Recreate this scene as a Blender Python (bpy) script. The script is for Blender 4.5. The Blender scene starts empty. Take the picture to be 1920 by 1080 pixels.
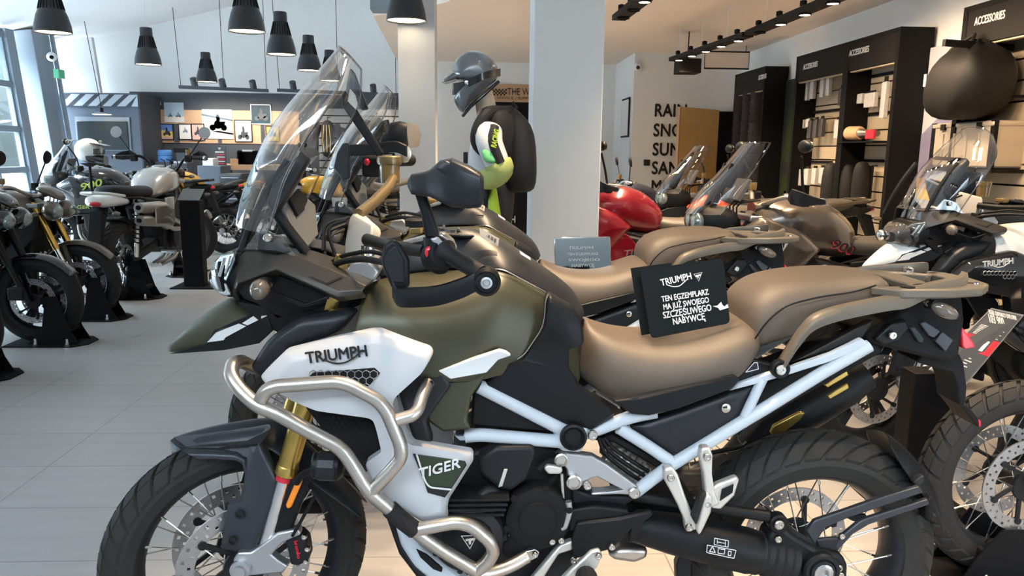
import bpy, math, random
from mathutils import Vector, Matrix
C = bpy.context.scene.collection
PI = math.pi
rnd = random.Random(7)

# ------------------------------------------------------------------ camera
FPX, PITCH, ROLL, YAW, CAMH = 1442.0, math.radians(10.07), math.radians(0.72), math.radians(-2.8), 1.355
cam = bpy.data.cameras.new('camera'); cam_o = bpy.data.objects.new('camera', cam); C.objects.link(cam_o)
cam.sensor_width = 36; cam.lens = FPX / 1920 * 36; cam.clip_start = 0.05; cam.clip_end = 200
CAMR = Matrix.Rotation(YAW, 3, 'Z') @ Matrix.Rotation(PI / 2 - PITCH, 3, 'X') @ Matrix.Rotation(ROLL, 3, 'Z')
CAMP = Vector((0, 0, CAMH))
cam_o.matrix_world = Matrix.Translation(CAMP) @ CAMR.to_4x4()
bpy.context.scene.camera = cam_o
vs = bpy.context.scene.view_settings
vs.view_transform = 'Standard'; vs.look = 'None'; vs.gamma = 1; vs.use_curve_mapping = False; vs.exposure = 0.90

# ------------------------------------------------------------------ daylight
world = bpy.data.worlds.new('sky'); bpy.context.scene.world = world; world.use_nodes = True
wn = world.node_tree.nodes; wl = world.node_tree.links; wn.clear()
wo = wn.new('ShaderNodeOutputWorld'); wb = wn.new('ShaderNodeBackground'); wl.new(wb.outputs[0], wo.inputs[0])
wt = wn.new('ShaderNodeTexCoord'); wsx = wn.new('ShaderNodeSeparateXYZ'); wl.new(wt.outputs['Generated'], wsx.inputs[0])
wr = wn.new('ShaderNodeValToRGB'); wl.new(wsx.outputs['Z'], wr.inputs[0])
wr.color_ramp.elements[0].position = 0.0; wr.color_ramp.elements[0].color = (.22, .29, .31, 1)
wr.color_ramp.elements[1].position = 0.10; wr.color_ramp.elements[1].color = (.52, .66, .74, 1)
e = wr.color_ramp.elements.new(0.6); e.color = (.78, .89, 1.0, 1)
wm = wn.new('ShaderNodeMapRange'); wl.new(wsx.outputs['Z'], wm.inputs[0])      # darker street level, bright overcast sky higher up
wm.inputs[1].default_value = .18; wm.inputs[2].default_value = .50; wm.inputs[3].default_value = 1.0; wm.inputs[4].default_value = 4.2
wx = wn.new('ShaderNodeMapRange'); wl.new(wsx.outputs['X'], wx.inputs[0])      # the sky is brighter on the glazed left side
wx.inputs[1].default_value = -.9; wx.inputs[2].default_value = .3; wx.inputs[3].default_value = 15.0; wx.inputs[4].default_value = .4
wz = wn.new('ShaderNodeMath'); wz.operation = 'MULTIPLY'; wl.new(wm.outputs[0], wz.inputs[0]); wl.new(wx.outputs[0], wz.inputs[1])
wl2 = wn.new('ShaderNodeMapRange'); wl.new(wsx.outputs['Z'], wl2.inputs[0]); wl2.inputs[1].default_value = .15; wl2.inputs[2].default_value = .32
wmix = wn.new('ShaderNodeMix'); wmix.data_type = 'FLOAT'; wl.new(wl2.outputs[0], wmix.inputs[0]); wl.new(wm.outputs[0], wmix.inputs[2]); wl.new(wz.outputs[0], wmix.inputs[3])
wy = wn.new('ShaderNodeMapRange'); wl.new(wsx.outputs['Y'], wy.inputs[0])     # sky dimmed behind the camera to cut the frontal fill
wy.inputs[1].default_value = -.9; wy.inputs[2].default_value = -.2; wy.inputs[3].default_value = .20; wy.inputs[4].default_value = 1.0
wq = wn.new('ShaderNodeMath'); wq.operation = 'MULTIPLY'; wl.new(wmix.outputs[0], wq.inputs[0]); wl.new(wy.outputs[0], wq.inputs[1])
wl.new(wr.outputs[0], wb.inputs[0]); wl.new(wq.outputs[0], wb.inputs[1])

# ------------------------------------------------------------------ pixel rays of the 1920x1080 photograph, cut with real planes
def ray(px, py):
    return (CAMR @ Vector(((px - 960) / FPX, -(py - 540) / FPX, -1))).normalized()
def onY(px, py, y):
    d = ray(px, py); return CAMP + d * ((y - CAMP.y) / d.y)
def onX(px, py, x):
    d = ray(px, py); return CAMP + d * ((x - CAMP.x) / d.x)
def onZ(px, py, z):
    d = ray(px, py); return CAMP + d * ((z - CAMP.z) / d.z)

# ------------------------------------------------------------------ materials
def lin(h):
    h = h.lstrip('#'); r = []
    for i in (0, 2, 4):
        v = int(h[i:i + 2], 16) / 255
        r.append(v / 12.92 if v <= .04045 else ((v + .055) / 1.055) ** 2.4)
    return (*r, 1)
M = {}
def mat(name, col, rough=.5, metal=0., spec=.5, coat=0., noise=0., nscale=40., bump=0., bscale=300., emit=0., ecol=None, trans=0., ior=1.45, alpha=1.):
    m = bpy.data.materials.new(name); m.use_nodes = True
    nt = m.node_tree; b = nt.nodes['Principled BSDF']
    c = lin(col) if isinstance(col, str) else (*col, 1)
    b.inputs['Base Color'].default_value = c; b.inputs['Roughness'].default_value = rough
    b.inputs['Metallic'].default_value = metal; b.inputs['Specular IOR Level'].default_value = spec
    b.inputs['Coat Weight'].default_value = coat; b.inputs['Coat Roughness'].default_value = .06
    b.inputs['Transmission Weight'].default_value = trans; b.inputs['IOR'].default_value = ior
    b.inputs['Alpha'].default_value = alpha
    if emit:
        b.inputs['Emission Color'].default_value = lin(ecol) if ecol else c
        b.inputs['Emission Strength'].default_value = emit
    if noise or bump:
        tc = nt.nodes.new('ShaderNodeTexCoord'); n = nt.nodes.new('ShaderNodeTexNoise')
        n.inputs['Scale'].default_value = nscale; n.inputs['Detail'].default_value = 3
        nt.links.new(tc.outputs['Object'], n.inputs['Vector'])
        if noise:
            mx = nt.nodes.new('ShaderNodeMix'); mx.data_type = 'RGBA'
            mx.inputs[6].default_value = tuple(x * (1 - noise) for x in c[:3]) + (1,)
            mx.inputs[7].default_value = tuple(min(1, x * (1 + noise)) for x in c[:3]) + (1,)
            nt.links.new(n.outputs[0], mx.inputs[0]); nt.links.new(mx.outputs[2], b.inputs['Base Color'])
        if bump:
            n2 = nt.nodes.new('ShaderNodeTexNoise'); n2.inputs['Scale'].default_value = bscale
            nt.links.new(tc.outputs['Object'], n2.inputs['Vector'])
            bp = nt.nodes.new('ShaderNodeBump'); bp.inputs['Strength'].default_value = bump; bp.inputs['Distance'].default_value = .002
            nt.links.new(n2.outputs[0], bp.inputs['Height']); nt.links.new(bp.outputs[0], b.inputs['Normal'])
    M[name] = m; return m
def glassmat(name, tint, face, edge, rough=.02):
    # thin clear sheet: see-through face on, mirror-like at grazing angles
    m = bpy.data.materials.new(name); m.use_nodes = True; nt = m.node_tree; nt.nodes.clear()
    out = nt.nodes.new('ShaderNodeOutputMaterial'); mx = nt.nodes.new('ShaderNodeMixShader')
    t = nt.nodes.new('ShaderNodeBsdfTransparent'); t.inputs[0].default_value = (*tint, 1)
    g = nt.nodes.new('ShaderNodeBsdfGlossy'); g.inputs[0].default_value = (.95, .97, 1, 1); g.inputs['Roughness'].default_value = rough
    lw = nt.nodes.new('ShaderNodeLayerWeight'); lw.inputs[0].default_value = .35
    mr = nt.nodes.new('ShaderNodeMapRange'); mr.inputs[3].default_value = face; mr.inputs[4].default_value = edge
    nt.links.new(lw.outputs['Facing'], mr.inputs[0]); nt.links.new(mr.outputs[0], mx.inputs[0])
    nt.links.new(t.outputs[0], mx.inputs[1]); nt.links.new(g.outputs[0], mx.inputs[2]); nt.links.new(mx.outputs[0], out.inputs[0])
    M[name] = m; return m

mat('green', (.052, .051, .031), .36, .25, spec=.5, noise=.06, nscale=900)
mat('white', (.46, .475, .50), .38)
mat('white_frame', (.45, .50, .55), .42)
mat('black', (.006, .007, .0085), .45, spec=.27)
mat('satin', (.015, .0165, .020), .38, .05, spec=.34)
mat('fender', (.035, .040, .048), .36, .35)
mat('dull', (.007, .007, .008), .7, spec=.25)
mat('rubber', (.012, .012, .013), .62, spec=.3, bump=.25, bscale=900)
mat('tread', (.020, .019, .018), .66, spec=.35, bump=.3, bscale=700)
mat('seat', (.086, .066, .048), .46, bump=.25, bscale=1200)
mat('gold', (.52, .36, .10), .3, .9)
mat('steel', (.55, .53, .50), .27, 1.0)
mat('bar_steel', (.50, .47, .43), .33, .95, noise=.08, nscale=200)
mat('alu', (.46, .47, .49), .36, .85)
mat('alu_light', (.62, .60, .56), .42, .6)
mat('chrome', (.75, .76, .78), .12, 1.0)
mat('disc', (.42, .42, .43), .3, .9)
mat('engine', (.015, .016, .018), .45, .25, spec=.3)
mat('orange_lens', (.85, .25, .02), .2, coat=.5)
mat('red_lens', (.55, .01, .03), .2, coat=.5)
mat('smoke_lens', (.10, .085, .07), .12, coat=.6)
mat('lamp_lens', (.20, .26, .27), .12, .55, coat=1, noise=.5, nscale=60)
mat('white_ink', (.62, .63, .64), .5)
mat('black_ink', (.008, .008, .009), .5)
mat('decal_green', (.022, .034, .018), .4)
mat('red_ink', (.55, .02, .04), .5)
mat('foam', (.46, .42, .36), .6)
mat('brass_dark', (.17, .125, .062), .35, .6)
mat('tft', (.13, .135, .14), .35)
mat('rack', (.105, .088, .066), .42)
mat('cowl', (.040, .036, .031), .36, .25)
mat('lamp_smoke', (.05, .05, .05), .08, coat=1)
mat('mirror_glass', (.65, .66, .66), .04, 1.0)
mat('amber_fluid', (.16, .10, .03), .2, coat=.5)
glassmat('screen', (.95, .97, .98), .035, .85)
glassmat('screen_smoke', (.62, .60, .58), .04, .8)

# ------------------------------------------------------------------ meshes
class MB:
    def __init__(s): s.v = []; s.f = []
    def add(s, vs_, fs):
        n = len(s.v); s.v += [Vector(p) for p in vs_]; s.f += [[i + n for i in f] for f in fs]; return s
    def box(s, c, d, R=None):
        c = Vector(c); h = [x / 2 for x in d]; vv = []
        for x in (-1, 1):
            for y in (-1, 1):
                for z in (-1, 1):
                    p = Vector((x * h[0], y * h[1], z * h[2])); vv.append(c + (R @ p if R else p))
        return s.add(vv, [(0, 1, 3, 2), (4, 6, 7, 5), (0, 4, 5, 1), (2, 3, 7, 6), (0, 2, 6, 4), (1, 5, 7, 3)])
    def beam(s, a, b, w, h, up=(0, 0, 1)):
        a = Vector(a); b = Vector(b); x = (b - a); L = x.length; x.normalize(); up = Vector(up)
        y = up.cross(x)
        if y.length < 1e-4: y = Vector((0, 1, 0)).cross(x)
        y.normalize(); z = x.cross(y)
        R = Matrix((x, y, z)).transposed(); return s.box((a + b) / 2, (L, w, h), R)
    def prism(s, pts, ext):
        """polygon pts (3-D) pushed along the vector ext, closed"""
        n = len(pts); p = [Vector(q) for q in pts]; ext = Vector(ext)
        vv = p + [q + ext for q in p]
        fs = [list(range(n)), list(range(2 * n - 1, n - 1, -1))]
        fs += [(i, i + n, (i + 1) % n + n, (i + 1) % n) for i in range(n)]
        return s.add(vv, fs)
    def tube(s, pts, r, n=10, caps=True, closed=False):
        P_ = [Vector(p) for p in pts]; m = len(P_)
        rr = r if isinstance(r, (list, tuple)) else [r] * m
        T = []
        for i in range(m):
            if closed: t = P_[(i + 1) % m] - P_[i - 1]
            else: t = P_[min(i + 1, m - 1)] - P_[max(i - 1, 0)]
            T.append(t.normalized() if t.length > 1e-9 else Vector((1, 0, 0)))
        u = T[0].orthogonal().normalized(); vv = []; fs = []
        for i in range(m):
            u = (u - T[i] * u.dot(T[i])); u = u.normalized() if u.length > 1e-6 else T[i].orthogonal().normalized(); w = T[i].cross(u)
            for k in range(n):
                a = 2 * PI * k / n; vv.append(P_[i] + (u * math.cos(a) + w * math.sin(a)) * rr[i])
        for i in range(m if closed else m - 1):
            j = (i + 1) % m
            for k in range(n):
                l = (k + 1) % n; fs.append((i * n + k, i * n + l, j * n + l, j * n + k))
        if caps and not closed: fs += [list(range(n - 1, -1, -1)), list(range((m - 1) * n, m * n))]
        return s.add(vv, fs)
    def lathe(s, prof, o=(0, 0, 0), ax=(0, 0, 1), n=24, cap=True, a0=0, a1=2 * PI):
        """prof: (radius, along) pairs around the axis ax through o"""
        o = Vector(o); ax = Vector(ax).normalized(); u = ax.orthogonal().normalized(); w = ax.cross(u)
        full = abs(a1 - a0 - 2 * PI) < 1e-6; N = n if full else n + 1; vv = []; fs = []; m = len(prof)
        for (r, h) in prof:
            for k in range(N):
                a = a0 + (a1 - a0) * k / n; vv.append(o + ax * h + (u * math.cos(a) + w * math.sin(a)) * r)
        for i in range(m - 1):
            for k in range(N if full else N - 1):
                l = (k + 1) % N; fs.append((i * N + k, i * N + l, (i + 1) * N + l, (i + 1) * N + k))
        if cap and full:
            if prof[0][0] > 1e-6: fs.append(list(range(N - 1, -1, -1)))
            if prof[-1][0] > 1e-6: fs.append(list(range((m - 1) * N, m * N)))
        return s.add(vv, fs)
    def cyl(s, a, b, r, n=16, r2=None):
        a = Vector(a); b = Vector(b); d = b - a
        return s.lathe([(r, 0), (r if r2 is None else r2, d.length)], a, d, n)
    def ell(s, c, rad, n=16, m=10, R=None):
        c = Vector(c); vv = []; fs = []
        for i in range(m + 1):
            t = PI * i / m
            for k in range(n):
                a = 2 * PI * k / n
                p = Vector((rad[0] * math.sin(t) * math.cos(a), rad[1] * math.sin(t) * math.sin(a), rad[2] * math.cos(t)))
                vv.append(c + (R @ p if R else p))
        for i in range(m):
            for k in range(n):
                l = (k + 1) % n; fs.append((i * n + k, (i + 1) * n + k, (i + 1) * n + l, i * n + l))
        return s.add(vv, fs)
    def loft(s, rings, cap=True, closed=True):
        n = len(rings[0]); vv = [Vector(p) for r in rings for p in r]; fs = []
        for i in range(len(rings) - 1):
            for k in range(n if closed else n - 1):
                l = (k + 1) % n; fs.append((i * n + k, i * n + l, (i + 1) * n + l, (i + 1) * n + k))
        if cap and closed: fs += [list(range(n - 1, -1, -1)), list(range((len(rings) - 1) * n, len(rings) * n))]
        return s.add(vv, fs)
    def build(s, name, m, parent=None, bevel=0., seg=2, sub=0, solid=0., ang=35, loc=None, flat=False):
        me = bpy.data.meshes.new(name); me.from_pydata([tuple(p) for p in s.v], [], s.f); me.validate()
        import bmesh
        bm = bmesh.new(); bm.from_mesh(me); bmesh.ops.remove_doubles(bm, verts=bm.verts, dist=1e-5)
        bmesh.ops.recalc_face_normals(bm, faces=bm.faces); bm.to_mesh(me); bm.free()
        if not flat:
            me.shade_smooth()
            if not sub: me.set_sharp_from_angle(angle=math.radians(ang))
        o = bpy.data.objects.new(name, me); C.objects.link(o)
        for mm in (m if isinstance(m, list) else [m]): me.materials.append(M[mm])
        if solid:
            k = o.modifiers.new('thick', 'SOLIDIFY'); k.thickness = solid; k.offset = 0
        if bevel:
            k = o.modifiers.new('edge', 'BEVEL'); k.width = bevel; k.segments = seg; k.limit_method = 'ANGLE'; k.angle_limit = math.radians(30)
            k.use_clamp_overlap = True
        if sub:
            k = o.modifiers.new('round', 'SUBSURF'); k.levels = sub; k.render_levels = sub
        if parent is not None: o.parent = parent
        if loc is not None: o.location = loc
        return o

def smooth(pts, k=6, closed=False):
    """Catmull-Rom through the points (any dimension)"""
    P_ = [Vector(p) for p in pts]; n = len(P_); out = []
    for i in range(n if closed else n - 1):
        p0 = P_[i - 1] if (closed or i > 0) else P_[0] * 2 - P_[1]
        p1 = P_[i]; p2 = P_[(i + 1) % n]
        p3 = P_[(i + 2) % n] if (closed or i + 2 < n) else p2 * 2 - p1
        for j in range(k):
            t = j / k
            out.append(.5 * ((2 * p1) + (p2 - p0) * t + (2 * p0 - 5 * p1 + 4 * p2 - p3) * t * t + (3 * p1 - p0 - 3 * p2 + p3) * t ** 3))
    if not closed: out.append(P_[-1])
    return out
def fillet(pts, r, k=4):
    """polyline with rounded corners"""
    P_ = [Vector(p) for p in pts]; out = [P_[0]]
    for i in range(1, len(P_) - 1):
        a, b, c = P_[i - 1], P_[i], P_[i + 1]
        d1 = (a - b); d2 = (c - b); q = min(r, d1.length * .45, d2.length * .45)
        s = b + d1.normalized() * q; e_ = b + d2.normalized() * q
        for j in range(k + 1):
            t = j / k; out.append(s * (1 - t) ** 2 + b * 2 * t * (1 - t) + e_ * t * t)
    out.append(P_[-1]); return out
def ring(x, zc, hz, w, e=2.2, n=20, yc=0., skew=0., flat=0.):
    """super-ellipse cross-section in the y/z plane at x (half height hz, half width w)"""
    out = []
    for k in range(n):
        a = 2 * PI * k / n; c, s_ = math.cos(a), math.sin(a)
        y = w * math.copysign(abs(c) ** (2 / e), c); z = hz * math.copysign(abs(s_) ** (2 / e), s_)
        out.append(Vector((x + skew * z, yc + y * (1 - flat * max(0, s_)), zc + z)))
    return out

# ------------------------------------------------------------------ objects
def empty(name, loc=(0, 0, 0), rz=0.):
    o = bpy.data.objects.new(name, None); C.objects.link(o); o.location = loc; o.rotation_euler = (0, 0, rz); o.empty_display_size = .1; return o
def tag(o, label=None, cat=None, group=None, kind=None):
    if label: o['label'] = label
    if cat: o['category'] = cat
    if group: o['group'] = group
    if kind: o['kind'] = kind
    return o
def thing(name, label, cat, loc=(0, 0, 0), rz=0., group=None):
    return tag(empty(name, loc, rz), label, cat, group)
def structure(o): o['kind'] = 'structure'; return o
def kids(o): return [c for c in C.objects if c.parent == o]
def copy_tree(o, parent=None, skip=(), swap=None, tree=None):
    """a copy of a thing with copies of its parts and sub-parts; swap renames materials on the copy"""
    if tree is None:
        tree = {}
        for c in C.objects: tree.setdefault(c.parent, []).append(c)
    c = o.copy(); C.objects.link(c); c.parent = parent
    if swap and o.type == 'MESH' and any(m and m.name in swap for m in o.data.materials):
        c.data = o.data.copy()
        for i, m in enumerate(c.data.materials):
            if m and m.name in swap: c.data.materials[i] = M[swap[m.name]]
    for ch in tree.get(o, []):
        if ch.name.split('.')[0] in skip: continue
        copy_tree(ch, c, skip, swap, tree)
    return c
def text_mesh(name, body, m, parent, o, right, normal, size, depth=.0015, align='LEFT', shear=0., bold=0., fit=None, space=1., wide=1.):
    """raised lettering: baseline start o, reading direction right, facing normal, cap height size"""
    cu = bpy.data.curves.new(name, 'FONT'); cu.body = body; cu.size = 1.; cu.extrude = 0; cu.align_x = align; cu.shear = shear; cu.space_character = space
    cu.resolution_u = 3
    t = bpy.data.objects.new(name, cu); C.objects.link(t)
    bpy.context.view_layer.update()
    me = bpy.data.meshes.new_from_object(t.evaluated_get(bpy.context.evaluated_depsgraph_get()))
    bpy.data.objects.remove(t)
    x = Vector(right).normalized(); nz = Vector(normal).normalized(); y = nz.cross(x).normalized(); nz = x.cross(y)
    k = size / .69; kx = k * wide
    if fit:
        xs = [v.co.x for v in me.vertices]; kx = fit / (max(xs) - min(xs))
    o = Vector(o); b = MB(); fs = [list(p.vertices) for p in me.polygons]
    ec = {}
    for f in fs:
        for i in range(len(f)):
            a_, b_ = f[i], f[(i + 1) % len(f)]; ec.setdefault((min(a_, b_), max(a_, b_)), []).append((a_, b_))
    q_ = bold * 2.2
    for (dx, dy) in (((-q_, 0), (q_, 0), (0, -q_), (0, q_)) if bold else ((0, 0),)):           # heavier strokes: the outline set four times, a hair apart
        co = [o + x * ((v.co.x + dx) * kx) + y * ((v.co.y + dy) * k) for v in me.vertices]; n = len(co)
        ff = fs + [[i + n for i in reversed(f)] for f in fs]
        for q in ec.values():
            if len(q) == 1: a_, b_ = q[0]; ff.append([a_, a_ + n, b_ + n, b_])
        b.add([c + nz * (depth + dx * .0004) for c in co] + [c - nz * .001 for c in co], ff)
    bpy.data.meshes.remove(me)
    return b.build(name, m, parent, flat=True)
# ------------------------------------------------------------------ wheels (axis along local y, centre at the origin of the wheel)
def tyre_mesh(R, w, Rr, n=72, blocks=0, slant=.35, bh=.011):
    b = MB(); hw = w / 2; d = R - Rr
    prof = []
    for k in range(13):                                   # from the left bead over the crown to the right bead
        a = PI * (k / 12); y = -math.cos(a); z = math.sin(a)
        prof.append((Rr + (d - (bh if blocks else 0)) * (z ** .75), y * hw * (1 if z > .25 else .86 + .14 * z / .25)))
    b.lathe(prof, (0, 0, 0), (0, 1, 0), n, cap=False)
    if blocks:
        def crown(t):                                     # t -1..1 across the tread -> (radius, y)
            a = PI * (.5 + .36 * t); return Rr + (d - bh) * math.sin(a) ** .75, -math.cos(a) * hw
        for i in range(blocks):
            for side in (-1, 1):
                a0 = 2 * PI * (i + (.5 if side > 0 else 0)) / blocks; da = 2 * PI / blocks * .76
                for (t0, t1) in ((.05, .50), (.56, 1.0)):
                    top = []; bot = []
                    for t in (t0, (t0 + t1) / 2, t1):
                        r, y = crown(t * side)
                        sh = slant * t * 2 * PI / blocks * 2
                        for q in (0, 1):
                            a = a0 + sh + q * da
                            nx = (r + bh * 1.0) if t < .9 else r + bh * .6
                            top.append((nx * math.cos(a), y * (1.03 if t > .9 else 1), nx * math.sin(a)))
                            bot.append(((r - .003) * math.cos(a), y, (r - .003) * math.sin(a)))
                    v = top + bot
                    fs = [(0, 1, 3, 2), (2, 3, 5, 4), (0, 2, 8, 6), (2, 4, 10, 8), (1, 7, 9, 3), (3, 9, 11, 5), (0, 6, 7, 1), (4, 5, 11, 10)]
                    b.add(v, fs)
    return b
def disc_mesh(R, y, th=.005, holes=28, ri=None):
    """drilled brake rotor: a flat ring with two rows of real holes cut as gaps between cells"""
    b = MB(); ri = ri or R * .74; rows = 5; n = holes * 4
    rr = [ri + (R - ri) * i / rows for i in range(rows + 1)]
    def drilled(i, k):
        if i == 1: return k % 4 == 0
        if i == 3: return k % 4 == 2
        return False
    P_ = lambda i, k, s: (rr[i] * math.cos(2 * PI * k / n), y + s * th / 2, rr[i] * math.sin(2 * PI * k / n))
    for i in range(rows):
        for k in range(n):
            if drilled(i, k):
                for (p, q) in (((i, k), (i + 1, k)), ((i, k + 1), (i + 1, k + 1)), ((i, k), (i, k + 1)), ((i + 1, k), (i + 1, k + 1))):
                    b.add([P_(*p, -1), P_(*q, -1), P_(*q, 1), P_(*p, 1)], [(0, 1, 2, 3)])
                continue
            b.add([P_(i, k, -1), P_(i + 1, k, -1), P_(i + 1, k + 1, -1), P_(i, k + 1, -1)], [(0, 1, 2, 3)])
            b.add([P_(i, k, 1), P_(i + 1, k, 1), P_(i + 1, k + 1, 1), P_(i, k + 1, 1)], [(3, 2, 1, 0)])
    for k in range(n):
        for i in (0, rows): b.add([P_(i, k, -1), P_(i, k + 1, -1), P_(i, k + 1, 1), P_(i, k, 1)], [(0, 1, 2, 3)])
    return b
def carrier_mesh(R, y, arms=6):
    b = MB()
    for k in range(arms):
        a = 2 * PI * k / arms; a2 = a + .35
        b.beam((.045 * math.cos(a), y, .045 * math.sin(a)), (R * .76 * math.cos(a2), y, R * .76 * math.sin(a2)), .012, .008, (0, 1, 0))
        b.cyl((R * .77 * math.cos(a2), y - .007, R * .77 * math.sin(a2)), (R * .77 * math.cos(a2), y + .007, R * .77 * math.sin(a2)), .011, 10)
    b.lathe([(.03, y - .006), (.052, y - .006), (.052, y + .006), (.03, y + .006)], (0, 0, 0), (0, 1, 0), 20, cap=False)
    return b
def make_wheel(part, parent, R, w, Rr, style='wire', discs=((.16, .07), (.16, -.07)), blocks=0, slant=.35, hubw=.14, rimw=None, spokes=32, rimcol='satin', tyre=None):
    """an Empty part with rim, tyre, spokes, hub and rotors as sub-parts; discs: (radius, offset to the left)"""
    wq = empty(part); wq.parent = parent
    rw = rimw or w * .62
    if tyre is None: tyre_mesh(R, w, Rr, 72, blocks, slant).build('tyre', 'tread' if blocks else 'rubber', wq, ang=28)
    b = MB(); t = .014
    b.lathe([(Rr - .004, -rw * .62), (Rr + .008, -rw * .66), (Rr + .008, -rw * .55), (Rr - t, -rw * .4), (Rr - t - .006, 0), (Rr - t, rw * .4), (Rr + .008, rw * .55), (Rr + .008, rw * .66), (Rr - .004, rw * .62), (Rr - t - .006, rw * .36), (Rr - t - .014, 0), (Rr - t - .006, -rw * .36), (Rr - .004, -rw * .62)], (0, 0, 0), (0, 1, 0), 64, cap=False)
    if style == 'cast':
        for k in range(5):
            a = 2 * PI * k / 5 + .2
            for d in (-.13, .13):
                b.beam((.05 * math.cos(a), 0, .05 * math.sin(a)), ((Rr - t) * math.cos(a + d), 0, (Rr - t) * math.sin(a + d)), .022, .030, (0, 1, 0))
    b.build('rim', rimcol, wq, ang=40)
    hb = MB().lathe([(.012, -hubw / 2), (.034, -hubw / 2), (.036, -hubw * .35), (.026, -hubw * .2), (.026, hubw * .2), (.036, hubw * .35), (.034, hubw / 2), (.012, hubw / 2)], (0, 0, 0), (0, 1, 0), 20)
    hb.build('hub', 'engine', wq)
    if style == 'wire':
        sp = MB()
        for k in range(spokes):
            a = 2 * PI * k / spokes; s_ = 1 if k % 2 else -1; tw = .95 * (1 if (k // 2) % 2 else -1)
            p0 = Vector((.034 * math.cos(a + tw), s_ * hubw * .36, .034 * math.sin(a + tw))); p1 = Vector(((Rr - t) * math.cos(a), s_ * rw * .35, (Rr - t) * math.sin(a)))
            sp.cyl(p0, p1, .0019, 5)
            sp.cyl(p1, p1 + (p0 - p1).normalized() * .018, .0034, 6)
        sp.build('spokes', 'steel', wq)
    for (dr, off) in discs:
        if not dr: continue
        disc_mesh(dr, -off).build('brake_disc', 'disc', wq, flat=True)
        carrier_mesh(dr, -off).build('disc_carrier', 'engine', wq)
    return wq
# ------------------------------------------------------------------ the large adventure motorcycle in front
HX, HY = 0.05, 1.85
hero = thing('adventure_motorcycle', 'large matte green, black and white adventure motorcycle with steel crash bars, nearest of all', 'motorcycle', (HX, HY, 0), 0, 'tall adventure motorcycles with the same green and white bodywork')
def h(px, py, off=0.):
    """point of the bike: pixel ray cut with the upright plane `off` metres to the near (left) side of the bike's middle"""
    p = onY(px, py, HY - off); return Vector((p.x - HX, p.y - HY, p.z))
def hp(pts, off=0.):
    return [h(p[0], p[1], p[2] if len(p) > 2 else off) for p in pts]
def mir(b):
    q = MB(); q.v = [Vector((p.x, -p.y, p.z)) for p in b.v]; q.f = [list(reversed(f)) for f in b.f]; return q
def panel(name, m, pts, off, th, bevel=.004, mirror=False, parent=None, seg=2, rnd_=0., k=4):
    P_ = hp(pts, off)
    if rnd_: P_ = fillet(P_ + [P_[0], P_[1]], rnd_, k)[1:-1]
    b = MB().prism(P_, (0, th, 0)); o = b.build(name, m, parent or hero, bevel=bevel, seg=seg)
    if mirror: mir(b).build(name, m, parent or hero, bevel=bevel, seg=seg)
    return o
def domed(name, m, pts, off, rise, th, mirror=False, parent=None, inset=(.16, .4), bevel=0., rnd_=.012):
    """a moulded panel: the outline lies at `off`, the field inside it stands `rise` nearer to the camera"""
    P_ = hp(pts, off); P_ = fillet(P_ + [P_[0], P_[1]], rnd_, 3)[1:-1]
    c = sum(P_, Vector()) / len(P_); b = MB(); n = len(P_); rings = [[p + Vector((0, th, 0)) for p in P_], P_]
    for i, f in enumerate(inset):
        g = math.sin(PI / 2 * (i + 1) / len(inset))
        rings.append([p.lerp(c, f) + Vector((0, -rise * g, 0)) for p in P_])
    b.loft(rings)
    o = b.build(name, m, parent or hero, bevel=bevel, ang=50)
    if mirror: mir(b).build(name, m, parent or hero, ang=50)
    return o
def pipe(name, m, pts, r, off=0., mirror=False, parent=None, rad=.03, n=12):
    P_ = fillet(hp(pts, off), rad, 5); b = MB().tube(P_, r, n); o = b.build(name, m, parent or hero)
    if mirror: mir(b).build(name, m, parent or hero)
    return o
def bolt(px, py, off, r=.008, m='steel', parent=None, name='bolt', th=.008):
    p = h(px, py, off); b = MB().lathe([(r, 0), (r, -th * .7), (r * .8, -th), (r * .45, -th), (r * .4, -th * .6)], p, (0, 1, 0), 14)
    return b.build(name, m, parent or hero)

# ---- wheels
FW = make_wheel('front_wheel', hero, .327, .092, .250, discs=((.16, .068), (.16, -.068)), blocks=38, slant=.5, spokes=36)
FW.location = h(452, 1030, 0); FW.rotation_euler = (0, 0, math.radians(24))
FW.location.z = .332; RZ_ = FW
RW = make_wheel('rear_wheel', hero, .3335, .150, .232, discs=((.14, -.075),), blocks=34, slant=.9, spokes=32, hubw=.16)
RW.location = h(1512, 1030, 0)

# ---- fork
def fork(off, top, mid, low, nm='fork_tube'):
    a, b_, c = h(*top, off), h(*mid, off), h(*low, off)
    f = MB().cyl(b_, a, .0245, 24); f.lathe([(.0265, 0), (.0265, .02), (.0245, .024)], b_, a - b_, 24); o = f.build(nm, 'gold', hero)
    g = MB().cyl(b_, c, .0185, 20); g.build('fork_slider', 'chrome', o)
    MB().lathe([(.021, 0), (.021, .012)], b_ + (c - b_).normalized() * .004, c - b_, 20).build('dust_seal', 'red_ink', o)
    return o
fork(.10, (650, 482), (536, 888), (488, 1058))
fork(-.10, (640, 470), (524, 850), (470, 985))
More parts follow.
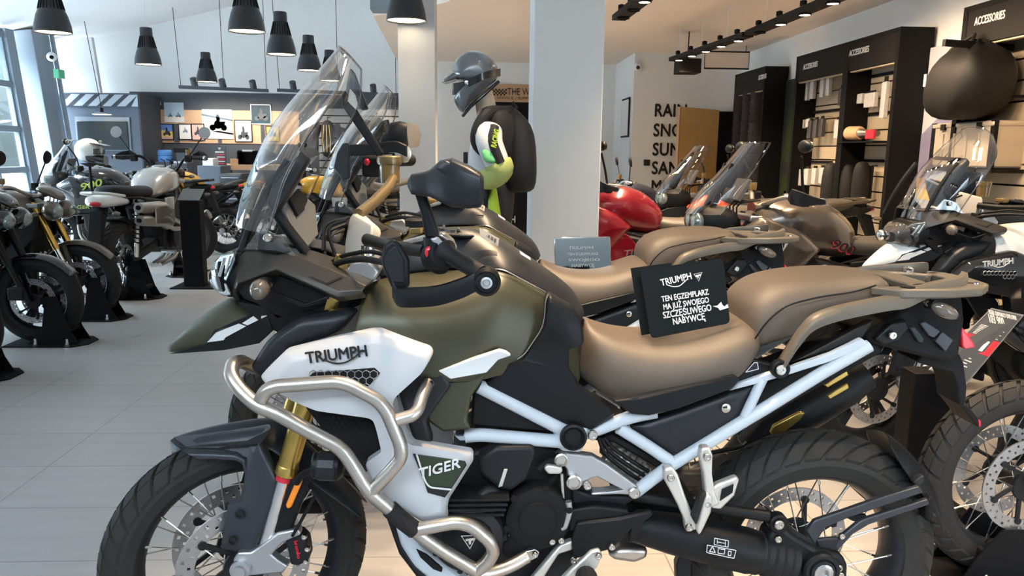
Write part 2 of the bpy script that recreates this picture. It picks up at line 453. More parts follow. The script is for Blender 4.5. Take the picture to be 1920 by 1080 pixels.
# axle clamp and caliper
panel('axle_clamp', 'alu', [(437, 1050), (446, 1036), (470, 1036), (494, 1020), (520, 1000), (560, 992), (564, 1003), (530, 1018), (508, 1040), (520, 1050), (540, 1062), (530, 1074), (490, 1078), (455, 1082), (440, 1072)], .125, .03, .004)
MB().lathe([(.024, 0), (.024, -.012), (.016, -.014), (.014, -.02), (.006, -.02)], h(452, 1066, .125), (0, 1, 0), 20).build('axle_nut', 'alu', hero)
cal = panel('brake_caliper', 'engine', [(534, 1014), (548, 1004), (562, 1003), (575, 1016), (580, 1050), (560, 1062), (544, 1060), (540, 1036)], .118, .05, .006)
text_mesh('lettering', 'brembo', 'red_ink', cal, h(551, 1014, .1195), h(559, 1052, .1195) - h(551, 1014, .1195), (0, -1, 0), .009, fit=.046, bold=.006)
for p in ((571, 1005), (574, 1052), (577, 1028)): bolt(p[0], p[1], .122, .007, parent=cal)
pipe('brake_hose', 'black', [(590, 930), (560, 985), (548, 1005)], .004, .13)
panel('fork_guard_reflector', 'orange_lens', [(553, 906), (561, 899), (567, 903), (546, 952), (539, 955), (535, 948)], .125, .012, .003, rnd_=.008)
panel('fork_lower_guard', 'black', [(541, 900), (560, 890), (584, 890), (560, 960), (540, 1010), (514, 1010), (524, 960)], .115, .03, .005)

# ---- front fender
sec = [((318, 827), .020, .012), ((330, 818), .050, .014), ((394, 801), .060, .02), ((440, 793), .064, .024), ((495, 784), .066, .03), ((530, 790), .070, .05), ((590, 850), .066, .045), ((650, 905), .055, .03), ((678, 940), .045, .02)]
fr = []
for (p, w, dp) in sec:
    c = h(p[0], p[1], 0); r_ = []
    for t in (-1, -.85, -.5, -.15, 0, .15, .5, .85, 1):
        r_.append(c + Vector((.012 * abs(t), w * t * 1.05, -dp * (abs(t) ** 2.6) - .012 * (abs(t) > .3))))
    fr.append(r_)
MB().loft([smooth(r_, 3) for r_ in zip(*[smooth(list(q), 4) for q in zip(*fr)])] if False else fr, cap=False, closed=False).build('front_fender', 'fender', hero, sub=2, solid=.004)
domed('fender_side_plate', 'fender', [(345, 846), (318, 826, .085), (332, 824, .06), (394, 817, .062), (440, 811, .066), (474, 806, .068), (500, 801, .07), (504, 808, .095), (490, 832), (522, 899), (510, 945), (498, 982), (473, 1036), (414, 1029), (428, 953), (458, 948), (465, 921), (470, 884), (462, 858), (443, 849), (390, 846)], .105, .012, .022, inset=(.06, .14, .3), rnd_=.006)
mir(MB().prism(hp([(474, 836), (490, 832), (522, 899), (510, 945), (498, 982), (473, 1036), (414, 1029), (428, 953), (458, 948), (465, 921), (470, 884), (462, 858)], .105), (0, .022, 0))).build('fender_side_plate', 'fender', hero, bevel=.004)
panel('fender_crease', 'satin', [(338, 838), (400, 832), (462, 827), (500, 808), (503, 813), (490, 832), (464, 834), (400, 838)], .118, .006, .001)
for p in ((449, 964), (436, 1014)):
    MB().lathe([(.011, .002), (.011, -.004), (.007, -.004), (.006, 0)], h(p[0], p[1], .122), (0, 1, 0), 16).build('bolt', 'satin', hero)

# ---- beak
tip = h(311, 658, 0)
bk = []
for (t0, b0, w) in (((309, 656), (312, 664), .006), ((350, 615), (372, 662), .045), ((400, 576), (420, 655), .080), ((436, 560), (470, 645), .100), ((470, 566), (505, 625), .110), ((500, 575), (530, 605), .105)):
    a, b_ = h(*t0, w * .4), h(*b0, w)
    bk.append([Vector((a.x * .2 + b_.x * .8, -w, b_.z)), Vector(((a.x + b_.x) / 2, -w, b_.z * .45 + a.z * .55)), Vector((a.x, -w * .55, a.z)), Vector((a.x, 0, a.z + .006)),
               Vector((a.x, w * .55, a.z)), Vector(((a.x + b_.x) / 2, w, b_.z * .45 + a.z * .55)), Vector((a.x * .2 + b_.x * .8, w, b_.z)), Vector((b_.x, 0, b_.z + .004))])
beak = MB().loft(bk).build('beak', 'green', hero, sub=2)
for k, pts in enumerate(([(318, 664), (386, 645), (400, 619), (474, 588), (500, 590), (512, 620), (486, 644), (420, 657)],)):
    panel('beak_side', 'black', [(p[0], p[1], .030 + .0005 * (p[0] - 318)) for p in pts], 0, .012, .002, mirror=True)
panel('beak_stripe', 'white_ink', [(p[0], p[1], .034 + .0005 * (p[0] - 318)) for p in [(388, 642), (405, 624), (447, 607), (461, 612), (422, 633), (419, 638)]], 0, .003, 0, mirror=True)
panel('beak_stripe', 'white_ink', [(p[0], p[1], .034 + .0005 * (p[0] - 318)) for p in [(454, 606), (474, 593), (501, 592), (464, 610)]], 0, .003, 0, mirror=True)

# ---- headlamp and nose
hl = []
for (p, q, w) in (((396, 505), (400, 540), .055), ((402, 488), (414, 552), .085), ((414, 476), (432, 560), .105), ((436, 468), (450, 560), .118), ((470, 466), (480, 552), .125)):
    a, b_ = h(*p, w * .6), h(*q, w * .6); zc, hz, xx = (a.z + b_.z) / 2, (a.z - b_.z) / 2, (a.x + b_.x) / 2
    hl.append(ring(xx, zc, hz, w, 3.2, 20, skew=(a.x - b_.x) / (2 * hz)))
MB().loft([[p * 1 for p in r_] for r_ in hl[:4]]).build('headlight', 'lamp_smoke', hero, ang=20)
lens = panel('headlight_lens', 'lamp_lens', [(396, 518, .05), (400, 498, .075), (413, 479, .105), (438, 473, .13), (440, 488, .132), (424, 528, .118), (414, 522, .10), (402, 530, .07)], 0, .012, .003)
panel('lamp_bar', 'chrome', [(418, 484, .125), (424, 482, .128), (414, 520, .112), (408, 518, .108)], 0, .004, .001, parent=lens)
panel('lamp_bar', 'chrome', [(430, 480, .134), (434, 479, .135), (424, 514, .124), (420, 512, .122)], 0, .004, .001, parent=lens)
panel('lamp_lower_lens', 'lamp_smoke', [(402, 534, .075), (414, 526, .10), (424, 532, .115), (434, 554, .118), (420, 556, .10), (406, 546, .075)], 0, .012, .003)
panel('headlight_bezel', 'black', [(440, 474), (452, 468), (470, 470), (466, 490), (440, 540), (450, 566), (436, 560), (424, 530)], .112, .06, .006, mirror=True)
MB().loft(hl[2:]).build('nose', 'black', hero)
for w in (.05, -.05):
    MB().ell(h(412, 512, w), (.02, .03, .026), 14, 8).build('lamp_reflector', 'chrome', hero)

# ---- side cowl with the dark recess and turn signal
cw = [(442, 470, .10), (470, 463, .11), (503, 470, .12), (556, 481, .15), (645, 517, .19), (686, 537, .21)]
low = [(437, 553, .11), (447, 531, .13), (485, 516, .15), (519, 505, .17), (633, 556, .215), (680, 548, .22)]
top = hp(cw); bot = hp(low)
b = MB(); ctr = [Vector((p.x + .01, -.03, p.z - .004)) for p in top]
b.loft([ctr, top, [t_.lerp(q_, .82) + Vector((0, -.002, .003)) for t_, q_ in zip(top, bot)], bot, [p + Vector((.004, .022, -.014)) for p in bot]], closed=False, cap=False)
b.build('side_cowl', 'cowl', hero, solid=.005, bevel=.003, ang=25); mir(b).build('side_cowl', 'cowl', hero, solid=.005, bevel=.003, ang=25)
panel('cowl_seam', 'dull', [(540, 489, .158), (552, 505, .176), (612, 530, .203), (640, 518, .197), (643, 520, .197), (613, 534, .206), (549, 507, .178), (537, 490, .158)], 0, .003, 0)
panel('cowl_inner_panel', 'dull', [(447, 545), (485, 520), (520, 512), (632, 560), (668, 552), (590, 586), (560, 588), (520, 600), (480, 570), (455, 560)], .12, .10, .006, mirror=True)
panel('cowl_lower_lip', 'black', [(508, 552, .17), (562, 577, .19), (576, 576, .2), (618, 560, .21), (612, 556, .21), (572, 570, .2), (512, 546, .17)], 0, .012, .002, mirror=True)
ts = MB().ell(h(487, 543, .20), (.021, .03, .023), 18, 10).build('turn_signal', 'smoke_lens', hero); MB().cyl(h(492, 530, .19), h(506, 528, .13), .012, 12).build('signal_stem', 'black', ts)
bolt(508, 533, .16, .007)
domed('radiator_shroud', 'satin', [(469, 689), (500, 640), (520, 622), (566, 591), (650, 581), (671, 584), (640, 622), (560, 655), (530, 668), (492, 708)], .17, .02, .03, mirror=True)
panel('nose_under_panel', 'dull', [(440, 565), (520, 580), (640, 560), (680, 548), (650, 585), (566, 595), (520, 624), (497, 612)], .12, .03, .004, mirror=True)

# ---- windscreen: a curved clear sheet, thicker rim
cl = [(452, 412), (462, 372), (478, 330), (512, 252), (550, 198), (600, 140), (640, 90)]
ed = [(500, 440, .15), (515, 395, .17), (532, 340, .185), (560, 285, .19), (598, 225, .185), (630, 172, .165), (652, 112, .10)]
P0 = smooth(hp(cl), 4); P1 = smooth(hp(ed), 4); rows = []
for c_, e_ in zip(P0, P1):
    r_ = []
    for k in range(-8, 9):
        t = abs(k) / 8; q = c_.lerp(Vector((e_.x, 0, e_.z)), t ** 2.1)
        r_.append(Vector((q.x, e_.y * math.copysign(math.sin(t * PI / 2) ** .9, k) , q.z)))
    rows.append(r_)
MB().loft(rows, cap=False, closed=False).build('windscreen', 'screen', hero)
rim = [r_[0] for r_ in rows] + [p for p in rows[-1][1:-1]] + [r_[-1] for r_ in reversed(rows)]
MB().tube(rim, .0028, 6).build('windscreen_edge', 'screen_smoke', hero)
pipe('screen_slot', 'screen_smoke', [(560, 224, .06), (566, 217, .06), (569, 221, .06), (560, 238, .06)], .002, rad=.004)
# flyscreen, instrument cowl and display
domed('instrument_cowl', 'satin', [(565, 283), (580, 298), (562, 334), (541, 369), (522, 397), (510, 402), (500, 380), (512, 340), (540, 305)], .12, .012, .02, rnd_=.006)
panel('instrument_cowl_rim', 'black', [(565, 283, .12), (582, 296, .10), (600, 290, -.10), (590, 276, -.12)], 0, .004, .001)
pipe('instrument_stay', 'black', [(516, 396), (540, 430), (575, 474)], .012, .10)
dsp = [h(530, 384, .09), h(573, 470, .10), h(597, 440, -.07), h(592, 384, -.10), h(556, 352, -.06)]
MB().prism(dsp, (-.012, 0, -.006)).build('instrument_display', 'tft', hero, bevel=.003)
MB().prism([h(541, 372, .06), h(556, 406, .05), h(572, 392, -.05), h(574, 372, -.08), h(556, 355, -.05)], (.004, 0, .002)).build('display_hood', 'dull', hero)
fs = [h(438, 480, .02), h(468, 466, .10), h(483, 432, .14), h(500, 430, .16), h(542, 470, .16), h(560, 484, .15)]
b = MB().prism([h(460, 466, .14), h(484, 430, .145), h(502, 434, .15), (h(530, 444, .15)), h(558, 483, .155), h(520, 470, .155)], (0, .004, 0)); b.build('side_deflector', 'screen', hero); mir(b).build('side_deflector', 'screen', hero)
panel('nose_top', 'cowl', [(440, 472, .11), (452, 462, .11), (476, 460, .115), (500, 472, .125), (470, 470, .12)], 0, .03, .003, mirror=True)
panel('deflector_mount', 'black', [(484, 436), (500, 433), (520, 452), (545, 474), (520, 478), (480, 470)], .145, .02, .006, mirror=True)
bolt(503, 446, .152, .010)
for off in (.11, -.11): pipe('screen_bracket', 'black', [(452, 470), (470, 420), (500, 360), (540, 300)], .008, off)

# ---- handlebar, controls, guards and mirrors
pipe('handlebar', 'black', [(688, 449, .04), (722, 461, .12), (800, 470, .31)], .0145, rad=.02)
pipe('handlebar_far_end', 'brass_dark', [(672, 402, -.03), (700, 380, -.14), (728, 352, -.26), (737, 335, -.32)], .0145, rad=.02)
pad = []
for (z, s) in ((0, .9), (.25, 1), (.6, 1), (.85, .95), (1, .8)):
    a = [h(642, 482, -.02), h(690, 476, .05), h(702, 470, .02), h(668, 455, -.06)]; c_ = [h(655, 395, -.04), h(700, 420, .05), h(720, 434, .01), h(680, 396, -.07)]
    r_ = [p.lerp(q, z) for p, q in zip(a, c_)]; m_ = sum(r_, Vector()) / 4; pad.append([m_ + (p - m_) * s for p in r_])
MB().loft(pad).build('foam_bar_wrap', 'foam', hero, bevel=.006, seg=3)
MB().cyl(h(690, 478, .05), h(690, 460, .05), .016, 16).build('clamp_bolt', 'chrome', hero)
panel('upper_fork_clamp', 'alu', [(640, 520), (655, 492), (690, 486), (712, 510), (700, 530), (660, 540)], .13, .26, .006)
panel('mirror_clamp_arm', 'bar_steel', [(748, 462, .2), (756, 452, .2), (800, 440, .33), (802, 452, .33)], 0, .02, .003)
for k, (o0, o1) in enumerate((((650, 412), (628, 480)), ((655, 408), (606, 470)), ((648, 420), (612, 500)), ((645, 430), (640, 500)))):
    a, c_ = h(*o0, .0 - .03 * k), h(*o1, .02)
    MB().tube(smooth([a, a.lerp(c_, .4) + Vector((-.03, 0, .012)), c_], 6), .0042, 7).build('control_cable', 'black', hero)
pipe('brake_line', 'black', [(612, 498, .05), (640, 480, .12), (690, 470, .2), (760, 486, .28)], .005)
pipe('clutch_cable', 'black', [(606, 508, .05), (640, 490, .14), (680, 485, .2), (720, 492, .25)], .007)
# left switch cube, lever, grip, guard
sw = MB().cyl(h(812, 484, .33), h(832, 476, .37), .030, 20).build('switch_housing', 'dull', hero, bevel=.006)
panel('switch_block', 'dull', [(800, 452), (822, 442), (842, 460), (846, 500), (836, 516), (812, 516), (798, 490)], .365, .06, .010, parent=sw)
MB().ell(h(805, 473, .372), (.009, .006, .012), 12, 8).build('red_switch', 'red_lens', sw)
panel('switch_buttons', 'alu', [(806, 448), (820, 444), (834, 458), (820, 464)], .37, .012, .003, parent=sw)
panel('lever_perch', 'bar_steel', [(818, 440), (832, 436), (850, 452), (858, 470), (846, 474), (836, 456)], .355, .04, .006)
gp = h(833, 472, .36), h(904, 514, .44)
MB().lathe([(.024, 0), (.026, .004), (.019, .012), (.0165, .03), (.0165, (gp[1] - gp[0]).length)], gp[0], gp[1] - gp[0], 18).build('left_grip', 'rubber', hero)
g = [(714, 492), (718, 460), (737, 447), (752, 460), (767, 487), (768, 540), (745, 545), (735, 545), (722, 515)]
panel('hand_guard', 'black', g, .37, .016, .008, seg=3)
panel('hand_guard_inset', 'satin', [(720, 490), (728, 470), (740, 460), (755, 484), (757, 530), (738, 530), (726, 510)], .373, .006, .002)
arm = [(746, 545, .37), (768, 548, .39), (820, 544, .42), (866, 530, .44), (892, 518, .445)]
MB().loft([[p + Vector((0, y, z)) for (y, z) in ((-.01, -.020), (.012, -.016), (.012, .016), (-.01, .016), (-.016, 0))] for p in smooth(hp([(736, 536, .36)] + [(a[0], a[1] + 8, a[2]) for a in arm] + [(908, 526, .445)]), 5)]).build('hand_guard_arm', 'black', hero, ang=60)
be = h(912, 529, .455)
MB().lathe([(.026, .035), (.027, 0), (.021, -.006), (.019, -.002), (.012, -.002), (.011, -.008), (.006, -.008), (.005, -.004)], be, (0, 1, 0), 24).build('bar_end', 'black', hero)
MB().lathe([(.011, -.002), (.011, -.010), (.007, -.011), (.006, -.007)], be, (0, 1, 0), 14).build('bar_end_bolt', 'alu', hero)
# left mirror
ms = MB().loft([[h(q[0], q[1], .34) + Vector((0, y * .014, 0)) for q, y in zip(st, (-1, 1, 1, -1))] for st in ([(798, 446), (798, 446), (826, 446), (826, 446)], [(790, 400), (790, 400), (812, 400), (812, 400)], [(776, 356), (776, 356), (800, 366), (800, 366)])])
ms.build('mirror_stem', 'black', hero, bevel=.006)
MB().cyl(h(814, 462, .34), h(812, 444, .34), .02, 16).build('mirror_mount', 'black', hero)
mh = []
for (x0, y0, y1, w, e) in ((765, 338, 350, .012, .35), (772, 326, 364, .026, .35), (795, 322, 368, .032, .36), (806, 318, 368, .034, .37), (826, 300, 378, .045, .385), (848, 296, 388, .052, .40), (880, 310, 390, .052, .42), (900, 322, 388, .046, .43), (907, 332, 380, .034, .435)):
    a, c_ = h(x0, y0, e), h(x0, y1, e); zc, hz = (a.z + c_.z) / 2, (a.z - c_.z) / 2
    mh.append([Vector((p.x, p.y + a.y, p.z)) for p in ring(a.x, zc, hz, w, 4.2, 24)])
MB().loft(mh).build('left_mirror', 'satin', hero, ang=40, bevel=.004)
domed('mirror_recess', 'satin', [(817, 316), (832, 300), (862, 310), (898, 330), (898, 344), (840, 330)], .44, .004, .01, rnd_=.004)
MB().prism(hp([(832, 302, .33), (900, 326, .38), (904, 382, .38), (846, 384, .33)]), (.0, .004, .002)).build('mirror_glass', 'mirror_glass', hero)
# right side: reservoir, mirror arm and mirror, guard
rs = MB().lathe([(.026, 0), (.028, .004), (.028, .05), (.033, .052), (.034, .068), (.030, .071), (.02, .071), (.018, .069), (.008, .069)], h(731, 343, -.34), (0, 0, 1), 28); rs.build('brake_reservoir', 'amber_fluid', hero)
MB().lathe([(.034, 0), (.035, .004), (.034, .018), (.030, .021), (.02, .021), (.018, .019), (.001, .019)], h(731, 343, -.34) + Vector((0, 0, .054)), (0, 0, 1), 28).build('reservoir_cap', 'brass_dark', hero)
panel('mirror_arm', 'black', [(640, 178), (646, 168), (656, 186), (720, 288), (708, 296), (650, 212), (642, 200)], -.40, .02, .005)
MB().prism(hp([(656, 126, -.40), (664, 136, -.38), (690, 205, -.38), (678, 207, -.44), (646, 172, -.46)]), (0, .03, .0)).build('right_mirror', 'satin', hero, bevel=.006)
MB().prism(hp([(656, 166, -.385), (666, 178, -.385), (671, 196, -.385), (668, 206, -.385), (652, 190, -.385)]), (0, .004, 0)).build('mirror_glass', 'bar_steel', hero)
panel('clutch_reservoir', 'amber_fluid', [(766, 424), (792, 424), (794, 440), (766, 440)], .05, .05, .006)
MB().lathe([(.024, 0), (.025, .014), (.02, .018)], h(779, 424, .03), (0, 0, 1), 18).build('reservoir_cap', 'dull', hero)

# ---- tank: black top cover between two green side shells
stn = [((706, 486), (690, 528, .05), (672, 574, .18), (655, 650, .20)),
       ((760, 440), (762, 512, .055), (745, 590, .21), (740, 690, .215)),
       ((825, 419), (830, 505, .065), (815, 598, .21), (805, 715, .215)),
       ((880, 416), (890, 505, .085), (875, 596, .20), (865, 722, .205)),
       ((950, 450), (940, 504, .12), (930, 600, .19), (915, 712, .19)),
       ((998, 486), (988, 528, .11), (975, 620, .165), (965, 700, .165)),
       ((1042, 516), (1030, 552, .10), (1022, 630, .14), (1020, 705, .145)),
       ((1082, 548), (1070, 582, .08), (1064, 650, .11), (1066, 716, .12)),
       ((1097, 590), (1090, 612, .05), (1086, 660, .07), (1090, 722, .09))]
def shell(a, b_, inset=0.):
    out = []
    for s in stn:
        R_ = h(*s[0], 0); sh, sd, lw = h(*s[1]), h(*s[2]), h(*s[3])
        half = [R_, R_.lerp(sh, .5) + Vector((0, -.010, .016)), sh, sh.lerp(sd, .5) + Vector((0, -.016, .012)), sd, sd.lerp(lw, .5) + Vector((0, -.006, 0)), lw]
        half[0] = Vector((R_.x, 0, R_.z))
        out.append([p + Vector((0, inset, 0)) for p in half[a:b_]])
    return out
cov = shell(0, 3); full = [[Vector((p.x, -p.y, p.z)) for p in reversed(r_[1:])] + r_ for r_ in cov]
MB().loft(full, cap=False, closed=False).build('tank_cover', 'satin', hero, sub=2, solid=.006)
sd = MB().loft(shell(2, 7), cap=False, closed=False); sd.build('tank_side', 'green', hero, sub=2, solid=.008); mir(sd).build('tank_side', 'green', hero, sub=2, solid=.008)
pipe('tank_seam', 'bar_steel', [(905, 507, .10), (940, 503, .128), (985, 527, .126), (1026, 549, .116), (1068, 580, .098), (1086, 604, .07)], .0016, n=6)
MB().lathe([(.070, 0), (.072, .004), (.066, .006), (.064, .002), (.030, .004), (.028, .010), (.001, .011)], h(842, 433, 0) + Vector((0, 0, -.004)), (.12, 0, 1), 32).build('filler_cap', 'satin', hero)
for (x, y) in ((860, 430), (864, 436), (832, 424)): bolt(x, y, .02, .004)
st = panel('tank_sticker', 'bar_steel', [(899, 427, .075), (936, 447, .075), (934, 462, .085), (900, 444, .085)], 0, .002, 0)
for k in range(5): panel('sticker_mark', 'black_ink', [(903 + 6 * k, 433 + 3.3 * k, .0745 + .0015 * k), (907 + 6 * k, 435.2 + 3.3 * k, .0755 + .0015 * k), (906.5 + 6 * k, 440 + 3.3 * k, .0795 + .0015 * k), (902.5 + 6 * k, 438 + 3.3 * k, .0785 + .0015 * k)], 0, .001, 0, parent=st)
st = panel('warning_sticker', 'white_ink', [(974, 470, .07), (994, 483, .07), (995, 488, .074), (976, 476, .074)], 0, .002, 0)
panel('tank_decal', 'white_ink', [(822, 696), (880, 675), (937, 657), (950, 661), (958, 667), (934, 675), (912, 699), (845, 711)], .223, .02, .002)
# black knee and airbox panels
domed('knee_panel', 'black', [(1030, 552), (1075, 578), (1090, 600), (1096, 640), (1068, 650), (1066, 692), (1090, 730), (1154, 777), (1110, 806), (1060, 796), (908, 722), (934, 682), (978, 673), (1020, 611), (1023, 565)], .168, .012, .05, mirror=True, inset=(.05, .12), rnd_=.006)
pipe('knee_panel_seam', 'bar_steel', [(1028, 551), (1023, 564), (1020, 611), (978, 673), (934, 682), (914, 702)], .0016, .172, n=6)
panel('airbox_cover', 'dull', [(888, 735), (900, 728), (1040, 800), (1050, 812), (905, 800), (884, 798)], .155, .10, .005, mirror=True)
panel('tank_lower', 'green', [(800, 722), (850, 712), (912, 702), (884, 745), (876, 790), (884, 806), (830, 812), (800, 790)], .20, .08, .008, mirror=True)
panel('side_fairing_inner', 'satin', [(795, 690), (830, 696), (848, 722), (800, 790), (812, 835), (776, 832), (745, 735)], .215, .05, .010, mirror=True, seg=3)
panel('side_intake', 'dull', [(745, 733), (790, 690), (812, 716), (795, 800), (806, 838), (780, 832)], .18, .06, .006, mirror=True)
for p in ((808, 717), (803, 735)): bolt(p[0], p[1], .222, .005, 'black')

# ---- white side cowl
domed('side_fairing', 'white', [(488, 706), (500, 692), (535, 658), (620, 636), (697, 620), (713, 620), (807, 652), (813, 663), (800, 682), (745, 732), (740, 744), (746, 778), (764, 818), (776, 831), (884, 849), (888, 856), (887, 864), (842, 935), (838, 956), (841, 972), (813, 979), (791, 978), (735, 944), (708, 924), (684, 869), (717, 847), (706, 800), (699, 780), (688, 775), (580, 760), (533, 741), (500, 722)], .238, .022, .03, mirror=True, inset=(.035, .09, .12), rnd_=.008)
text_mesh('brand_lettering', 'TRIUMPH', 'black_ink', hero, h(575, 681, .262), h(690, 667, .262) - h(575, 681, .262), (0, -1, 0), .024, .003, fit=.128, bold=.006)
pipe('brand_underline', 'black_ink', [(607, 673, .265), (618, 679, .265), (632, 682, .265), (648, 680, .265), (664, 671, .265), (680, 656, .265)], .0020, n=6)
gq = [(572, 713), (587, 699), (702, 690), (713, 700), (691, 725), (674, 721), (638, 709), (590, 714)]
gr = panel('fairing_grille', 'dull', gq, .2625, .012, .002)
def hexnet(parent, name, x0, x1, y0, y1, stp, inside, off, r, m):
    b = MB(); row = 0; y = y0
    while y <= y1:
        x = x0 + (stp * .866 if row % 2 else 0)
        while x <= x1:
            for k in range(3):
                a = PI / 2 + k * 2 * PI / 3
                # each vertex of the honeycomb sends three struts
            P_ = [(x + stp * math.sin(PI / 3 * k), y + stp * math.cos(PI / 3 * k)) for k in range(6)]
            if inside(x, y): b.tube([h(p[0], p[1], off) for p in P_], r, 4, closed=True)
            x += stp * 1.732
        y += stp * 1.5; row += 1
    return b.build(name, m, parent)
def inpoly(poly):
    def f(x, y):
        c_ = False; j = len(poly) - 1
        for i in range(len(poly)):
            if (poly[i][1] > y) != (poly[j][1] > y) and x < (poly[j][0] - poly[i][0]) * (y - poly[i][1]) / (poly[j][1] - poly[i][1]) + poly[i][0]: c_ = not c_
            j = i
        return c_
    return f
hexnet(gr, 'mesh_grid', 580, 712, 690, 728, 8.2, inpoly(gq), .2645, .0011, 'alu')
lq = [(572, 764), (650, 772), (690, 783), (704, 800), (716, 845), (684, 868), (640, 848), (606, 808)]
lo = panel('lower_louvre', 'black', lq, .20, .02, .004, mirror=True)
hexnet(lo, 'mesh_grid', 600, 700, 776, 806, 6.0, inpoly(lq), .203, .0011, 'dull')
dq = [(774, 851), (872, 865), (875, 872), (847, 916), (834, 933), (802, 924), (794, 900)]
dc = panel('model_decal', 'black_ink', dq, .2625, .002, 0)
panel('decal_field', 'decal_green', [(784, 853), (870, 866), (872, 872), (846, 914), (806, 910), (798, 902)], .2645, .002, 0, parent=dc)
pipe('decal_stripe', 'white_ink', [(781, 852), (797, 903), (806, 914), (846, 918)], .0022, .265, parent=dc, rad=.008, n=6)
text_mesh('model_lettering', 'TIGER', 'white_ink', dc, h(785, 897, .268), h(863, 876, .268) - h(785, 897, .268), (0, -1, 0), .021, .002, fit=.088, shear=.25, bold=.006)
# belly pan
domed('belly_pan', 'white_frame', [(741, 986), (775, 1002), (800, 1030), (840, 1060), (880, 1092), (880, 1120), (836, 1110), (775, 1060), (750, 1020)], .16, .012, .03, mirror=True)
panel('belly_pan_edge', 'black', [(722, 966), (741, 986), (752, 1022), (778, 1062), (836, 1112), (800, 1108), (748, 1040)], .165, .04, .005, mirror=True)
panel('belly_pan_slot', 'dull', [(780, 1030), (800, 1040), (830, 1066), (828, 1074), (812, 1068), (788, 1046)], .176, .006, .002)

# ---- crash bars
R0 = .0155
cb = pipe('crash_bar', 'bar_steel', [(478, 690, .05), (452, 677, .18), (436, 682, .24), (432, 702, .262), (448, 728, .28), (480, 760, .30), (520, 775, .305), (574, 806, .305), (640, 840, .305), (664, 876, .305), (690, 920, .305), (728, 952, .29), (765, 986, .28), (820, 1026, .27), (893, 1070, .25)], R0, rad=.035)
pipe('crash_bar_upper_loop', 'bar_steel', [(489, 750, .302), (498, 732, .305), (518, 724, .305), (630, 716, .305), (655, 722, .305), (708, 750, .305), (726, 772, .305), (752, 836, .305), (752, 860, .305), (728, 888, .305), (695, 922, .303)], R0 * .96, rad=.03)
pipe('crash_bar_stay', 'bar_steel', [(742, 788, .303), (773, 779, .295), (784, 768, .285), (793, 738, .25), (803, 718, .215)], R0 * .9, rad=.02)
pipe('crash_bar_lower_loop', 'bar_steel', [(768, 996, .28), (800, 989, .28), (854, 979, .275), (884, 985, .272), (918, 1014, .268), (926, 1034, .262), (916, 1052, .258), (893, 1071, .25)], R0, rad=.03)
pipe('crash_bar_rear_stay', 'bar_steel', [(893, 1076, .25), (925, 1073, .235), (960, 1060, .215), (988, 1043, .2)], R0, rad=.03)
panel('crash_bar_tab', 'bar_steel', [(978, 1044), (985, 1034), (1004, 1030), (1012, 1036), (1008, 1046), (990, 1054)], .20, .008, .002); bolt(1003, 1038, .203, .007)
pipe('crash_bar_wrap', 'rubber', [(731, 954, .29), (752, 974, .284), (778, 994, .278)], R0 * 1.28, rad=.02)
mb_ = hp([(478, 690, .05), (452, 677, .18), (436, 682, .24), (432, 702, .262), (448, 728, .28), (480, 760, .30), (574, 806, .305), (640, 840, .305), (690, 920, .305), (765, 986, .28), (893, 1070, .25)])
mir(MB().tube(fillet(mb_, .035, 5), R0, 10)).build('crash_bar', 'bar_steel', hero)
# fog lamp on the bar
MB().lathe([(.026, 0), (.030, .004), (.031, .06), (.026, .066), (.018, .07)], h(586, 872, .20), (1, 0, -.06), 20).build('fog_lamp', 'black', hero)
MB().lathe([(.0315, .012), (.033, .016), (.033, .05), (.0315, .054)], h(586, 872, .20), (1, 0, -.06), 12, cap=False).build('fog_lamp_ring', 'satin', hero, flat=True)
pipe('fog_lamp_bracket', 'black', [(590, 880, .17), (565, 890, .15), (556, 905, .13)], .008)

# ---- frame
FT = .0165
fra = pipe('main_frame', 'white_frame', [(898, 724), (1052, 803), (1075, 818)], FT, .165, mirror=True)
pipe('frame_lower_tube', 'white_frame', [(872, 818), (900, 815), (1052, 828), (1075, 824)], FT * .95, .165, mirror=True)
panel('frame_lug', 'white_frame', [(848, 813), (856, 818), (868, 818), (876, 806), (888, 806), (888, 826), (862, 826)], .165, .012, .002)
panel('frame_node', 'white_frame', [(1040, 800), (1062, 795), (1096, 798), (1106, 806), (1100, 830), (1090, 850), (1056, 848), (1040, 838)], .172, .04, .008, mirror=True)
MB().lathe([(.031, .006), (.031, -.004), (.026, -.006), (.024, -.002), (.018, .004), (.001, .005)], h(1075, 820, .190), (0, 1, 0), 28).build('pivot_cap', 'black', hero)
pipe('subframe_upper_tube', 'white_frame', [(1096, 812), (1117, 806), (1183, 781), (1230, 772)], .0155, .15, mirror=True)
panel('subframe_spur', 'white_frame', [(1183, 772), (1273, 766), (1235, 776), (1200, 790), (1178, 794)], .158, .01, .003)
pipe('subframe_lower_tube', 'white_frame', [(1189, 924), (1258, 872), (1340, 822), (1440, 762), (1540, 700), (1630, 648)], .0155, .15, mirror=True, rad=.01)
pipe('subframe_cross_tube', 'white_frame', [(1160, 802), (1215, 836), (1262, 868)], .0145, .15, mirror=True)
panel('subframe_rail', 'white_frame', [(1367, 734), (1384, 720), (1440, 700), (1483, 688), (1560, 662), (1616, 634), (1634, 648), (1560, 678), (1484, 702), (1436, 716)], .158, .018, .004, mirror=True)
pipe('subframe_strut', 'white_frame', [(1430, 710), (1412, 748), (1396, 782)], .012, .15, mirror=True)
bolt(1111, 815, .172, .012); bolt(1189, 924, .172, .014)
domed('side_cover', 'satin', [(1183, 800), (1273, 768), (1372, 732), (1418, 722), (1394, 776), (1340, 818), (1269, 858), (1258, 858), (1224, 832)], .138, .012, .04, mirror=True, rnd_=.008)
